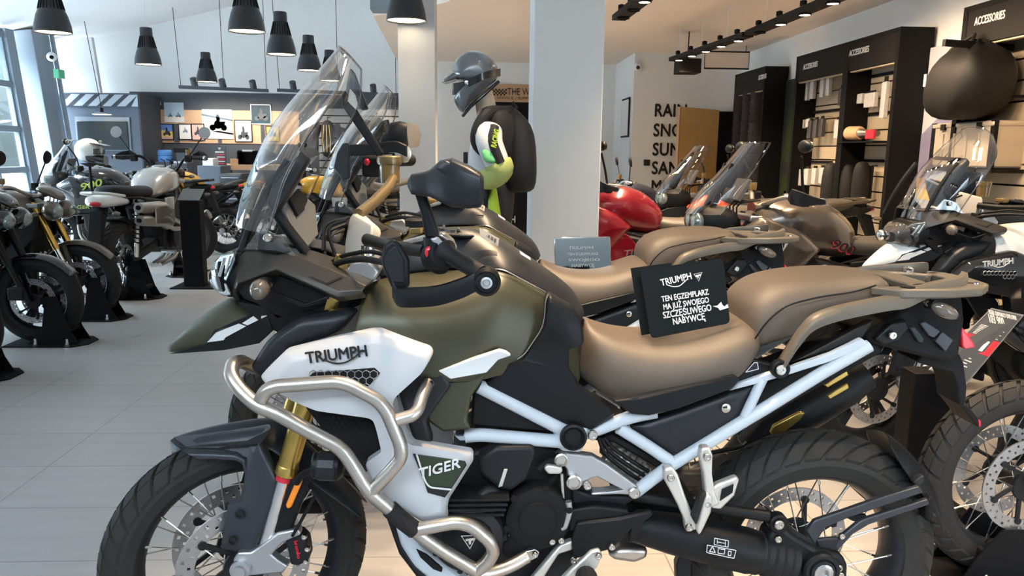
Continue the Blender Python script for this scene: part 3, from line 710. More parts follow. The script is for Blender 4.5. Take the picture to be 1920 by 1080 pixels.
MB().lathe([(.011, .004), (.011, -.006), (.008, -.008), (.001, -.008)], h(1360, 764, .155), (0, 1, 0), 18).build('seat_lock', 'steel', hero)
panel('lock_slot', 'dull', [(1356, 763), (1364, 762), (1364, 765), (1356, 766)], .164, .002, 0)
panel('rear_inner_fender', 'dull', [(1180, 800), (1300, 760), (1420, 720), (1640, 640), (1660, 660), (1480, 760), (1300, 860), (1240, 860)], .08, .16, .01)
panel('tail_side_panel', 'black', [(1374, 722), (1404, 672), (1470, 690), (1620, 610), (1640, 600), (1618, 634), (1484, 686), (1420, 706)], .145, .03, .004, mirror=True)
panel('warning_sticker', 'black_ink', [(1398, 698), (1414, 680), (1420, 680), (1422, 692)], .148, .002, 0)
pipe('sticker_border', 'white_ink', [(1398, 698), (1414, 680), (1420, 680), (1422, 692), (1398, 698)], .0010, .149, n=5, rad=.001)

# ---- seats
def seat(name, rows_, m='seat', sub=2):
    rr = []
    for (tp, bt, w, hw) in rows_:
        T_, B_ = h(tp[0], tp[1], 0), h(bt[0], bt[1], w)
        x = T_.x; xb = B_.x
        prof = [(0, 1.0), (.45, .985), (.78, .90), (.97, .66), (1.0, .35), (.97, .0), (.6, -.02), (0, -.02)]
        left = [Vector((x + (xb - x) * (1 - z), -w * y, B_.z + (T_.z - B_.z) * z)) for (y, z) in prof]
        rr.append(left + [Vector((p.x, -p.y, p.z)) for p in reversed(left[1:-1])])
    return MB().loft(rr).build(name, m, hero, sub=sub)
rider_seat = seat('rider_seat', [((1090, 590), (1072, 690), .055, 0), ((1104, 600), (1090, 712), .095, 0), ((1135, 612), (1130, 745), .13, 0), ((1180, 622), (1180, 768), .15, 0), ((1240, 624), (1245, 765), .165, 0), ((1300, 612), (1310, 748), .175, 0), ((1345, 596), (1352, 735), .175, 0), ((1376, 586), (1380, 722), .170, 0), ((1396, 592), (1398, 706), .160, 0), ((1406, 625), (1405, 680), .14, 0)])
pipe('seat_seam', 'black', [(1150, 754, .168), (1200, 744, .185), (1260, 730, .192), (1320, 716, .19), (1376, 704, .185)], .002, n=5)
panel('seat_skirt', 'black', [(1150, 752), (1200, 746), (1260, 732), (1320, 718), (1378, 704), (1388, 712), (1373, 730), (1273, 767), (1217, 780), (1184, 777)], .183, .03, .004, mirror=True)
pillion = seat('pillion_seat', [((1374, 560), (1400, 640), .10, 0), ((1392, 538), (1412, 656), .125, 0), ((1420, 518), (1430, 656), .135, 0), ((1470, 506), (1478, 642), .140, 0), ((1540, 501), (1545, 616), .140, 0), ((1600, 502), (1600, 594), .135, 0), ((1632, 508), (1634, 580), .12, 0), ((1652, 530), (1652, 570), .085, 0)])
pipe('seat_piping', 'black', [(1412, 640, .14), (1440, 600, .15), (1475, 572, .152), (1540, 556, .15), (1600, 548, .145), (1640, 536, .125), (1654, 528, .05)], .0022, n=6)

# ---- grab rails and luggage rack
def rail(side):
    pts = hp([(1462, 692, .165), (1482, 660, .17), (1500, 634, .175), (1526, 606, .18), (1574, 588, .18), (1660, 570, .175), (1700, 564, .165), (1740, 546, .15), (1800, 532, .12), (1812, 522, .09)])
    b = MB(); rr = []
    for p in smooth(pts, 4):
        rr.append([p + Vector((0, y, z)) for (y, z) in ((-.006, -.016), (.016, -.014), (.026, .0), (.020, .015), (-.002, .014), (-.009, 0))])
    b.loft(rr)
    return b if side > 0 else mir(b)
rail(1).build('grab_rail', 'rack', hero, ang=60); rail(-1).build('grab_rail', 'rack', hero, ang=60)
bolt(1463, 693, .176, .012); MB().lathe([(.022, .01), (.022, -.004), (.017, -.006), (.014, -.004)], h(1463, 692, .168), (0, 1, 0), 20).build('rail_mount', 'black', hero)
zr = h(1700, 545, .12).z + .012
def rk(x, y): return Vector((x, y, zr))
X = lambda px, py, off=0.: h(px, py, off).x
x0, x1, x2, x3 = X(1655, 530), X(1700, 530), X(1775, 525), X(1812, 520)
rb = MB()
for s in (-1, 1):
    rb.prism([rk(x0 - .10, s * .13), rk(x0 - .05, s * .175), rk(x1, s * .17), rk(x2, s * .14), rk(x3, s * .085), rk(x3 - .07, s * .05), rk(x2 - .05, s * .065), rk(x1 + .02, s * .080), rk(x0 + .04, s * .085), rk(x0 - .03, s * .125)], (0, 0, -.022))
rb.prism([rk(x3 - .055, -.09), rk(x3, -.09), rk(x3 + .012, 0), rk(x3, .09), rk(x3 - .055, .09)], (0, 0, -.022))
rb.prism([rk(x0 + .01, -.12), rk(x0 + .05, -.10), rk(x0 + .075, -.06), rk(x0 + .075, .06), rk(x0 + .05, .10), rk(x0 + .01, .12)], (0, 0, -.020))
rb.build('luggage_rack', 'rack', hero, bevel=.005)
rb = MB()
for s in (-1, 1): rb.prism([rk(x1 + .02, s * .10) + Vector((0, 0, -.02)), rk(x2 - .02, s * .09) + Vector((0, 0, -.02)), rk(x2 - .02, s * .07) + Vector((0, 0, -.045)), rk(x1 + .02, s * .07) + Vector((0, 0, -.045))], (0, s * .006, 0))
rb.build('rack_well', 'black', hero)
for (x, y) in ((x0 - .02, -.145), (x0 - .02, .145)): MB().lathe([(.016, 0), (.016, .002), (.001, .0022)], rk(x, y) + Vector((0, 0, .0005)), (0, 0, 1), 18).build('rack_hole', 'dull', hero)
MB().lathe([(.017, 0), (.018, .01), (.012, .014), (.001, .014)], rk(x1 + .06, .10), (0, 0, 1), 18).build('rack_button', 'chrome', hero)
MB().lathe([(.009, 0), (.009, .004), (.001, .005)], rk(x2 + .01, -.095), (0, 0, 1), 14).build('rack_bolt', 'chrome', hero)

# ---- tail
panel('tail_body', 'dull', [(1618, 630), (1676, 590), (1733, 556), (1804, 542), (1810, 600), (1800, 664), (1790, 682), (1740, 672), (1656, 650), (1638, 648)], .085, .17, .010)
panel('tail_plate', 'black', [(1640, 638), (1672, 606), (1700, 600), (1706, 616), (1686, 640), (1660, 648)], .105, .02, .005, mirror=True); bolt(1672, 628, .110, .010)
panel('tail_facet', 'satin', [(1706, 616), (1716, 612), (1734, 634), (1732, 644), (1722, 642)], .098, .02, .003)
panel('tail_facet', 'fender', [(1726, 608), (1735, 602), (1764, 622), (1752, 634), (1742, 630)], .098, .02, .002)
panel('tail_facet', 'fender', [(1754, 640), (1768, 622), (1788, 638), (1774, 660)], .10, .02, .002)
ts = MB().ell(h(1771, 583, .15), (.036, .02, .017), 18, 10, Matrix.Rotation(math.radians(25), 3, 'Y')).build('turn_signal', 'smoke_lens', hero); MB().cyl(h(1738, 570, .12), h(1755, 572, .15), .011, 12).build('signal_stem', 'black', ts)
bolt(1737, 568, .13, .008)
MB().prism(hp([(1800, 612), (1806, 614), (1826, 642), (1831, 652), (1810, 656), (1804, 650)], .06), (0, .12, 0)).build('tail_light', 'red_lens', hero, bevel=.005)
panel('plate_holder', 'dull', [(1728, 664), (1800, 664), (1808, 680), (1814, 728), (1810, 764), (1800, 762), (1794, 720), (1786, 700), (1720, 680)], .05, .10, .005)
pl = panel('plate_carrier', 'dull', [(1804, 762), (1812, 758), (1838, 788), (1840, 800), (1834, 802)], .05, .10, .003)
panel('rear_reflector', 'red_lens', [(1835, 786), (1840, 790), (1840, 801), (1836, 800)], .052, .03, .002)

# ---- engine
panel('engine_block', 'engine', [(850, 880), (880, 846), (1000, 830), (1090, 850), (1110, 930), (1100, 1020), (1060, 1090), (940, 1110), (870, 1080), (836, 980)], .14, .30, .012)
panel('airbox_side', 'engine', [(896, 862), (930, 838), (1000, 836), (1006, 850), (988, 900), (960, 922), (936, 918), (900, 890)], .19, .06, .010, seg=3)
panel('airbox_badge', 'alu_light', [(945, 880), (952, 880), (942, 912), (934, 914)], .194, .004, .001)
alt = MB().lathe([(.085, .05), (.085, 0), (.080, -.010), (.060, -.018), (.058, -.024), (.035, -.030), (.001, -.031)], h(878, 1008, .20), (0, 1, 0), 40); alt.build('alternator_cover', 'engine', hero)
for k in range(7):
    a = 2 * PI * k / 7; c_ = h(878, 1008, .205); p = c_ + Vector((.083 * math.cos(a), 0, .083 * math.sin(a)))
    MB().cyl(p, p + Vector((0, -.006, 0)), .007, 10).build('cover_bolt', 'engine', hero)
panel('brand_badge', 'black_ink', [(866, 1006), (894, 1004), (881, 1028)], .234, .003, .001)
pipe('badge_outline', 'alu_light', [(865, 1005), (894, 1004), (881, 1029), (865, 1005)], .0010, .2350, n=5, rad=.001)
panel('badge_mark', 'alu_light', [(873, 1011), (890, 1009), (890, 1013), (884, 1014), (883, 1020), (880, 1022), (878, 1014), (873, 1015)], .2365, .002, 0)
cl_ = MB().lathe([(.078, .05), (.078, 0), (.074, -.008), (.060, -.012), (.046, -.012), (.044, -.016), (.032, -.018), (.001, -.018)], h(1008, 972, .185), (0, 1, 0), 36); cl_.build('clutch_cover', 'dull', hero)
for k in range(6):
    a = 2 * PI * k / 6 + .3; p = h(1008, 972, .19) + Vector((.076 * math.cos(a), 0, .076 * math.sin(a)))
    MB().cyl(p, p + Vector((0, -.008, 0)), .008, 10).build('cover_bolt', 'dull', hero)
MB().lathe([(.03, .04), (.03, 0), (.026, -.004), (.001, -.005)], h(965, 1026, .185), (0, 1, 0), 22).build('oil_filter', 'dull', hero)
MB().cyl(h(946, 950, .17), h(948, 1005, .17), .010, 10).build('breather_pipe', 'engine', hero)
pipe('coolant_hose', 'engine', [(898, 960, .19), (902, 930, .19), (920, 915, .18), (935, 930, .17)], .013)
pipe('coolant_hose', 'dull', [(1010, 880, .16), (1035, 860, .16), (1050, 880, .16), (1030, 910, .15)], .010)
for (x, y) in ((912, 950), (930, 968), (1000, 940), (1030, 935), (1044, 945), (985, 930), (958, 1000), (1060, 960)): bolt(x, y, .175, .007, 'steel')
panel('thermostat_housing', 'alu', [(884, 938), (900, 928), (924, 936), (930, 950), (912, 956), (890, 950)], .18, .03, .006)
panel('shift_arm', 'alu_light', [(1020, 880), (1026, 872), (1052, 876), (1056, 884), (1050, 890), (1028, 890)], .18, .015, .004)
MB().cyl(h(1053, 888, .18), h(1056, 938, .18), .004, 8).build('shift_rod', 'steel', hero)
pipe('shift_link', 'alu', [(1066, 940), (1068, 960), (1058, 988), (1052, 990)], .008, .19)
for k in range(4):                                                    # cylinder fins
    MB().box(h(880 + k * 3, 930 - k * 9, .12), (.16, .20, .006)).build('cylinder_fin', 'engine', hero)
# centre plate, foot-peg hanger, side stand
panel('pivot_plate', 'alu', [(1042, 858), (1050, 848), (1064, 850), (1112, 856), (1140, 872), (1196, 912), (1198, 930), (1160, 928), (1108, 930), (1110, 924), (1164, 918), (1120, 895), (1108, 898), (1098, 910), (1080, 914), (1066, 906), (1062, 880)], .17, .03, .004)
for (x, y, r) in ((1052, 862, .016), (1076, 904, .018)): MB().lathe([(r, .01), (r, -.004), (r * .8, -.006), (r * .65, -.002), (.001, -.002)], h(x, y, .178), (0, 1, 0), 22).build('pivot_bolt', 'steel', hero)
bolt(1101, 910, .175, .010)
panel('pivot_plate_foot', 'engine', [(1070, 915), (1108, 928), (1168, 930), (1196, 934), (1150, 962), (1120, 966), (1076, 964)], .15, .05, .006)
sa = MB().loft([[h(x, y, .15) + Vector((0, dy, dz)) for (dy, dz) in ((-.03, -r), (.03, -r), (.03, r), (-.03, r))] for (x, y, r) in ((1064, 966, .028), (1110, 960, .030), (1170, 965, .028), (1176, 968, .022))]).build('swingarm_front', 'black', hero, bevel=.012, seg=3)
panel('heel_guard', 'black', [(1082, 980), (1160, 972), (1176, 968), (1222, 958), (1226, 966), (1208, 980), (1190, 1018), (1176, 1020), (1180, 1000), (1150, 1030), (1076, 1050), (1072, 1010)], .19, .02, .006)
panel('stand_leg', 'alu_light', [(1050, 1022), (1074, 1014), (1074, 1032), (1048, 1040), (1010, 1100), (985, 1130), (960, 1130), (1010, 1070)], .18, .022, .005)
panel('footpeg_hanger', 'alu_light', [(1108, 1034), (1124, 1030), (1130, 1042), (1120, 1066), (1090, 1090), (1060, 1110), (1050, 1090), (1072, 1068)], .20, .02, .005); bolt(1122, 1042, .204, .008)
MB().lathe([(.024, 0), (.026, -.01), (.026, -.07), (.02, -.08)], h(1098, 1078, .21), (0, 1, 0), 14).build('footpeg', 'rubber', hero, flat=True)
for (x, y) in ((1035, 1014), (1052, 1012), (1147, 1024), (1076, 1050)): bolt(x, y, .195, .008)
panel('side_stand', 'black', [(1290, 1000), (1300, 998), (1296, 1080), (1270, 1110), (1268, 1060)], .12, .03, .004)
panel('collector_box', 'bar_steel', [(1138, 1040), (1160, 1028), (1215, 1028), (1216, 1048), (1190, 1058), (1150, 1052)], .10, .15, .012)
# shock and hoses in the gap
for k in range(6):
    c_ = h(1150 + k * 9, 838 + k * 10, .04)
    MB().tube([c_ + Vector((.035 * math.cos(a) * .8, .035 * math.sin(a), .012 * math.cos(a))) for a in [2 * PI * q / 16 for q in range(16)]], .007, 8, closed=True).build('shock_spring', 'alu_light', hero)
for k in range(3): pipe('wiring_hose', 'black', [(1122 + 5 * k, 820, .12), (1132 + 8 * k, 850 - 5 * k, .12), (1168 + 8 * k, 880 - 8 * k, .12), (1200 + 8 * k, 900 - 8 * k, .12)], .005)
panel('shock_guard', 'engine', [(1112, 826), (1150, 812), (1250, 870), (1236, 880), (1150, 830)], .10, .03, .005)
for k in range(4): panel('damper_rib', 'alu_light', [(1128 + 15 * k, 868 + 12 * k), (1138 + 15 * k, 858 + 12 * k), (1146 + 15 * k, 862 + 12 * k), (1136 + 15 * k, 874 + 12 * k)], .08, .03, .003)
panel('linkage', 'dull', [(1150, 930), (1300, 930), (1310, 960), (1240, 990), (1180, 970)], .06, .12, .01)
# final drive: torque arm, shaft tube, bellows, housing
pipe('torque_arm', 'black', [(1190, 930), (1300, 946), (1440, 968)], .014, .14)
MB().lathe([(.024, .02), (.024, -.004), (.02, -.008), (.015, -.008), (.014, -.012), (.006, -.012)], h(1460, 982, .15), (0, 1, 0), 22).build('torque_arm_joint', 'black', hero); bolt(1460, 983, .166, .012)
dt = [h(1190, 985, .12), h(1260, 1000, .12), h(1330, 1015, .12), h(1400, 1032, .12), h(1425, 1037, .12)]
MB().tube(dt, [.040, .050, .055, .056, .050], 24).build('shaft_drive_tube', 'black', hero)
ax_ = h(1480, 1052, .12) - h(1410, 1034, .12)
MB().lathe([(.048 + (.006 if k % 2 else 0), ax_.length * k / 9) for k in range(10)], h(1412, 1034, .12), ax_, 26).build('drive_bellows', 'rubber', hero)
tri = panel('warning_label', 'black_ink', [(1326, 1022), (1380, 1032), (1376, 1047), (1325, 1036)], .178, .002, 0)
pipe('label_border', 'white_ink', [(1326, 1022), (1380, 1032), (1376, 1047), (1325, 1036), (1326, 1022)], .0010, .1795, n=5, rad=.001, parent=tri)
pipe('label_mark', 'white_ink', [(1330, 1034), (1336, 1025), (1341, 1036), (1330, 1034)], .0010, .1795, n=5, rad=.001, parent=tri)
pipe('label_mark', 'white_ink', [(1347, 1028), (1353, 1030), (1359, 1030), (1358, 1039), (1352, 1038), (1346, 1037), (1347, 1028)], .0010, .1795, n=5, rad=.001, parent=tri)
pipe('label_mark', 'white_ink', [(1366, 1033), (1371, 1034), (1370, 1042), (1365, 1041), (1366, 1033)], .0010, .1795, n=5, rad=.001, parent=tri)
pipe('gear_diagram', 'white_ink', [(1340, 1009), (1366, 1014), (1365, 1026), (1339, 1021), (1340, 1009)], .0010, .1795, n=5, rad=.001)
pipe('gear_diagram', 'white_ink', [(1345, 1012), (1345, 1020), (1345, 1016), (1360, 1019), (1360, 1014), (1360, 1024)], .0010, .1795, n=5, rad=.001)
panel('final_drive_housing', 'black', [(1440, 1010), (1452, 994), (1472, 990), (1500, 1010), (1535, 1030), (1580, 1040), (1592, 1060), (1590, 1100), (1560, 1120), (1500, 1110), (1470, 1090), (1450, 1080), (1436, 1050)], .145, .07, .014, seg=3)
MB().lathe([(.045, .03), (.046, 0), (.042, -.006), (.034, -.006), (.032, .0), (.030, -.010), (.022, -.012), (.014, -.012), (.012, -.004), (.001, -.004)], h(1541, 1071, .158), (0, 1, 0), 30).build('rear_axle_nut', 'engine', hero)
MB().lathe([(.024, -.004), (.024, -.013), (.020, -.015), (.012, -.015), (.011, -.006), (.001, -.006)], h(1541, 1071, .158), (0, 1, 0), 12).build('axle_face', 'disc', hero)
for (x, y) in ((1572, 1064), (1575, 1078), (1458, 1010)): bolt(x, y, .15, .009)
# rear hugger
panel('fender_strut', 'fender', [(1512, 996), (1528, 976), (1582, 958), (1650, 934), (1724, 912), (1732, 924), (1660, 948), (1590, 972), (1548, 990), (1528, 1022)], .13, .014, .003)
panel('fender_strut', 'fender', [(1566, 1024), (1578, 1006), (1612, 978), (1626, 972), (1690, 952), (1740, 936), (1744, 946), (1690, 964), (1630, 984), (1600, 1002), (1570, 1034)], .13, .014, .003)
panel('strut_bridge', 'dull', [(1580, 968), (1626, 966), (1624, 980), (1600, 978)], .12, .014, .003); panel('strut_base', 'satin', [(1530, 1012), (1574, 1008), (1570, 1036), (1540, 1040)], .128, .014, .005); bolt(1577, 1004, .136, .008)
ra = []
for (x, y, w, d) in ((1655, 808, .06, .02), (1684, 828, .08, .05), (1712, 856, .085, .06), (1738, 895, .085, .055), (1752, 930, .08, .045), (1758, 972, .07, .03)):
    c_ = h(x, y, .0); r_ = []
    for t in (-1, -.9, -.4, 0, .4, .9, 1): r_.append(c_ + Vector((-d * abs(t) ** 3 * .75, t * w, -d * abs(t) ** 3 * .6)))
    ra.append(r_)
MB().loft(ra, cap=False, closed=False).build('rear_hugger', 'black', hero, sub=1, solid=.005)
panel('hugger_reflector_mount', 'satin', [(1713, 905), (1726, 894), (1734, 892), (1734, 902), (1722, 914)], .10, .02, .003); panel('hugger_end', 'dull', [(1736, 940), (1750, 930), (1752, 964), (1742, 982), (1738, 970)], .10, .10, .006)
# silencer behind the frame, gold inlays
sl = [h(1395, 838, -.14), h(1440, 806, -.14), h(1520, 762, -.14), h(1585, 722, -.14), h(1622, 700, -.14)]
MB().tube(sl, [.030, .052, .058, .056, .045], 24).build('silencer', 'black', hero)
gi = panel('silencer_inlay', 'gold', [(1444, 812), (1450, 798), (1500, 772), (1511, 774), (1500, 790), (1456, 820)], -.085, .012, .004)
panel('silencer_inlay', 'gold', [(1545, 722), (1588, 694), (1592, 704), (1552, 728)], -.085, .012, .003); panel('silencer_inlay', 'gold', [(1551, 742), (1590, 719), (1593, 728), (1556, 750)], -.085, .012, .003)
pipe('silencer_bracket', 'black', [(1330, 850, -.10), (1390, 838, -.10), (1400, 830, -.12)], .007)
# pillion foot-peg bracket
pg = pipe('pillion_bracket_arm', 'alu_light', [(1258, 893), (1272, 920), (1296, 980)], [.019] + [.016] * 5 + [.015], .19, rad=.0) if False else None
def limb(name, pts, widths, off, th, m='alu_light'):
    P_ = hp(pts, off); L_ = []; R_ = []
    for i, p in enumerate(P_):
        d = (P_[min(i + 1, len(P_) - 1)] - P_[max(i - 1, 0)]).normalized(); n_ = Vector((-d.z, 0, d.x)); L_.append(p + n_ * widths[i]); R_.append(p - n_ * widths[i])
    return MB().prism(L_ + R_[::-1], (0, th, 0)).build(name, m, hero, bevel=.005, seg=3)
limb('pillion_bracket', [(1254, 878), (1259, 896), (1274, 930), (1292, 972), (1298, 996)], [.010, .017, .013, .011, .014], .19, .03)
limb('pillion_bracket', [(1324, 840), (1325, 856), (1328, 890), (1332, 928), (1340, 950)], [.010, .015, .010, .012, .014], .19, .03)
panel('pillion_heel_plate', 'alu_light', [(1332, 918), (1346, 908), (1382, 894), (1387, 900), (1378, 930), (1352, 956), (1334, 954)], .18, .022, .005)
panel('heel_plate_window', 'dull', [(1354, 918), (1376, 908), (1374, 924), (1350, 940)], .184, .003, .001)
panel('pillion_peg', 'alu_light', [(1306, 995), (1318, 940), (1326, 926), (1338, 932), (1334, 962), (1318, 996), (1312, 1006)], .205, .03, .006)
panel('peg_rubber', 'rubber', [(1298, 972), (1316, 926), (1326, 924), (1306, 986)], .21, .024, .004)
for (x, y) in ((1257, 895), (1325, 856), (1325, 944), (1292, 988)): bolt(x, y, .197, .009)
# ------------------------------------------------------------------ room
mat('wall', (.74, .75, .74), .75, noise=.03, nscale=3)
mat('ceiling', (.80, .70, .60), .8, noise=.03, nscale=2)
mat('ceiling_high', (.74, .75, .75), .8)
mat('column', (.62, .64, .65), .6)
mat('charcoal', (.050, .058, .070), .55, noise=.05, nscale=30)
mat('panel_grey', (.10, .125, .16), .5)
mat('wood', (.52, .34, .21), .5, noise=.12, nscale=8)
mat('door_wood', (.74, .45, .15), .42, noise=.14, nscale=5)
mat('slat', (.36, .30, .22), .5, noise=.05, nscale=12)
mat('slat_grey', (.26, .26, .26), .5)
mat('shelf_black', (.005, .005, .006), .55, spec=.18)
mat('header', (.011, .010, .010), .6, spec=.2)
mat('frame_alu', (.24, .29, .34), .4, .3)
mat('frame_dark', (.22, .27, .32), .45)
mat('bulb', (1., .86, .66), emit=14., ecol='#ffe6c0')
mat('pendant_bulb', (1., .86, .66), emit=3.5, ecol='#ffe6c0')
mat('bulb_far', (1., .86, .66), emit=7., ecol='#ffdcb0')
mat('lamp_inside', (.85, .80, .72), .5)
mat('pendant_black', (.022, .024, .028), .38)
mat('letter_black', (.010, .010, .011), .6)
mat('kraft', (.48, .30, .17), .6)
mat('blister', (.50, .50, .50), .18, coat=.6, noise=.3, nscale=60)
mat('blister_dark', (.06, .06, .065), .25, coat=.5, noise=.4, nscale=60)
mat('tv', (.035, .045, .05), .12)
mat('plastic_white', (.75, .76, .77), .4)
mat('water_blue', (.10, .28, .62), .12, coat=.5, alpha=.8)
mat('paper', (.70, .70, .68), .6)
mat('green_sign', (.10, .45, .25), .5)
mat('tool_grey', (.09, .10, .11), .5)
mat('leaf', (.10, .20, .10), .8, noise=.5, nscale=6)
mat('bag', (.006, .006, .0065), .6, spec=.3, bump=.4, bscale=60)
mat('case_alu', (.50, .44, .36), .45, .5)
mat('magenta', (.55, .03, .25), .5)
mat('garment', (.028, .022, .024), .8, bump=.4, bscale=80)
glassmat('window_glass', (.93, .97, .98), .03, .5)

# floor: large rectangular tiles with thin joints
fm = bpy.data.materials.new('floor_tiles'); fm.use_nodes = True; nt = fm.node_tree; pb = nt.nodes['Principled BSDF']
tc = nt.nodes.new('ShaderNodeTexCoord'); mp = nt.nodes.new('ShaderNodeMapping'); bt = nt.nodes.new('ShaderNodeTexBrick')
q = onZ(200, 951, 0); q2 = onZ(320, 705, 0)
TW, TH = .62, .3935
mp.inputs['Location'].default_value = (-q2.x, -q.y, 0); nt.links.new(tc.outputs['Object'], mp.inputs[0]); nt.links.new(mp.outputs[0], bt.inputs['Vector'])
bt.offset = 0; bt.squash = 1; bt.inputs['Scale'].default_value = 1; bt.inputs['Brick Width'].default_value = TW; bt.inputs['Row Height'].default_value = TH
bt.inputs['Mortar Size'].default_value = .0022; bt.inputs['Mortar Smooth'].default_value = .1; bt.inputs['Bias'].default_value = 0
bt.inputs['Color1'].default_value = (.345, .335, .33, 1); bt.inputs['Color2'].default_value = (.365, .355, .348, 1); bt.inputs['Mortar'].default_value = (.17, .16, .155, 1)
nz = nt.nodes.new('ShaderNodeTexNoise'); nz.inputs['Scale'].default_value = 3; mpz = nt.nodes.new('ShaderNodeMapping'); mpz.inputs['Scale'].default_value = (.6, 6, 1)
nt.links.new(tc.outputs['Object'], mpz.inputs[0]); nt.links.new(mpz.outputs[0], nz.inputs['Vector'])
mx = nt.nodes.new('ShaderNodeMix'); mx.data_type = 'RGBA'; mx.blend_type = 'MULTIPLY'; mx.inputs[0].default_value = .22
nt.links.new(bt.outputs['Color'], mx.inputs[6]); nt.links.new(nz.outputs[0], mx.inputs[7]); nt.links.new(mx.outputs[2], pb.inputs['Base Color'])
pb.inputs['Roughness'].default_value = .34; M['floor'] = fm

XW, XS, ZC, YB, YW, YR = 4.36, 4.0, 2.96, 16.0, 14.6, 12.9      # right wall, shelf fronts, low ceiling, back wall, workshop wall, lettered wall
XL = -7.95
def slab(name, c, d, m): return structure(MB().box(c, d).build(name, m))
slab('floor', (-1.4, 6.5, -.05), (14, 21, .1), 'floor')
slab('wall_right', (XW + .05, 5.5, 1.5), (.1, 19, 3.0), 'wall')
structure(MB().prism([Vector((XL - .6, YB, 0)), Vector((-.6, YB, 0)), Vector((-.6, YB, 5.2)), Vector((XL - .6, YB, 3.3))], (0, .1, 0)).build('wall_back', 'wall'))
xr = onY(1190, 115, YR).x
slab('wall_workshop', ((xr - .67) / 2 + .05, YW + .05, 1.5), (xr + .77, .1, 3.0), 'wall')
slab('wall_lettered', ((xr + XW) / 2, YR + .06, 1.5), (XW - xr, .12, 3.0), 'wall')
slab('wall_side', (xr + .05, (YR + YW) / 2 + .1, 1.5), (.1, YW - YR, 3.0), 'wall')
slab('wall_passage', (-.72, (YW + YB) / 2 + .05, 1.5), (.1, YB - YW, 3.0), 'wall')
e0, e1, e2, e3 = onZ(745, 115, ZC), onZ(700, 30, ZC), onZ(800, 14, ZC), onZ(840, 3, ZC)
cp = [Vector((e0.x - .05, YB, ZC)), Vector((e1.x, e1.y, ZC)), Vector((e2.x, e2.y, ZC)), Vector((e3.x, e3.y, ZC)), Vector((.75, 6.4, ZC)), Vector((1.1, 2.0, ZC)), Vector((1.1, -3, ZC)), Vector((XW + .1, -3, ZC)), Vector((XW + .1, YB, ZC))]
structure(MB().prism(cp, (0, 0, .30)).build('ceiling_low', 'ceiling'))
# high sloping ceiling over the left hall and the upper wall above the low ceiling's edge
structure(MB().prism([Vector((XL - .6, -3, 3.15)), Vector((1.2, -3, 5.55)), Vector((1.2, YB, 5.55)), Vector((XL - .6, YB, 3.15))], (0, 0, .1)).build('ceiling_high', 'ceiling_high'))
structure(MB().prism([cp[0] + Vector((0, 0, .3)), cp[1] + Vector((0, 0, .3)), cp[2] + Vector((0, 0, .3)), cp[3] + Vector((0, 0, .3)), cp[4] + Vector((0, 0, .3)), cp[5] + Vector((0, 0, .3)), cp[6] + Vector((0, 0, .3)), cp[6] + Vector((.1, 0, .3)), cp[5] + Vector((.1, .1, .3)), cp[4] + Vector((.1, .1, .3)), cp[3] + Vector((.1, .1, .3)), cp[2] + Vector((.1, .1, .3)), cp[1] + Vector((.1, .1, .3)), cp[0] + Vector((.1, 0, .3))], (0, 0, 2.3)).build('wall_upper', 'ceiling_high'))
# steel bracket under the ceiling corner, small ceiling clips along the edge
s0, s1 = onZ(694, 10, ZC + .05), onZ(715, 18, ZC + .05)
tag(MB().box(s0.lerp(s1, .5) + Vector((.30, 0, .02)), (.70, .26, .13)).build('ceiling_duct', 'frame_dark'), 'dark steel duct box under the corner of the low ceiling', 'duct')
# columns
c0, c1 = onY(1003, 0, 4.4), onY(1136, 0, 4.4)
CX0, CX1 = c0.x, c1.x
structure(MB().box(((CX0 + CX1) / 2, 4.4 + .19, 1.48), (CX1 - CX0, .38, 2.96)).build('trim_1', 'column', bevel=.006))
d0, d1 = onY(746, 100, 7.4), onY(816, 100, 7.4)
structure(MB().box(((d0.x + d1.x) / 2, 7.4 + .18, 2.5), (d1.x - d0.x, .36, 5.0)).build('trim_2', 'column', bevel=.006))
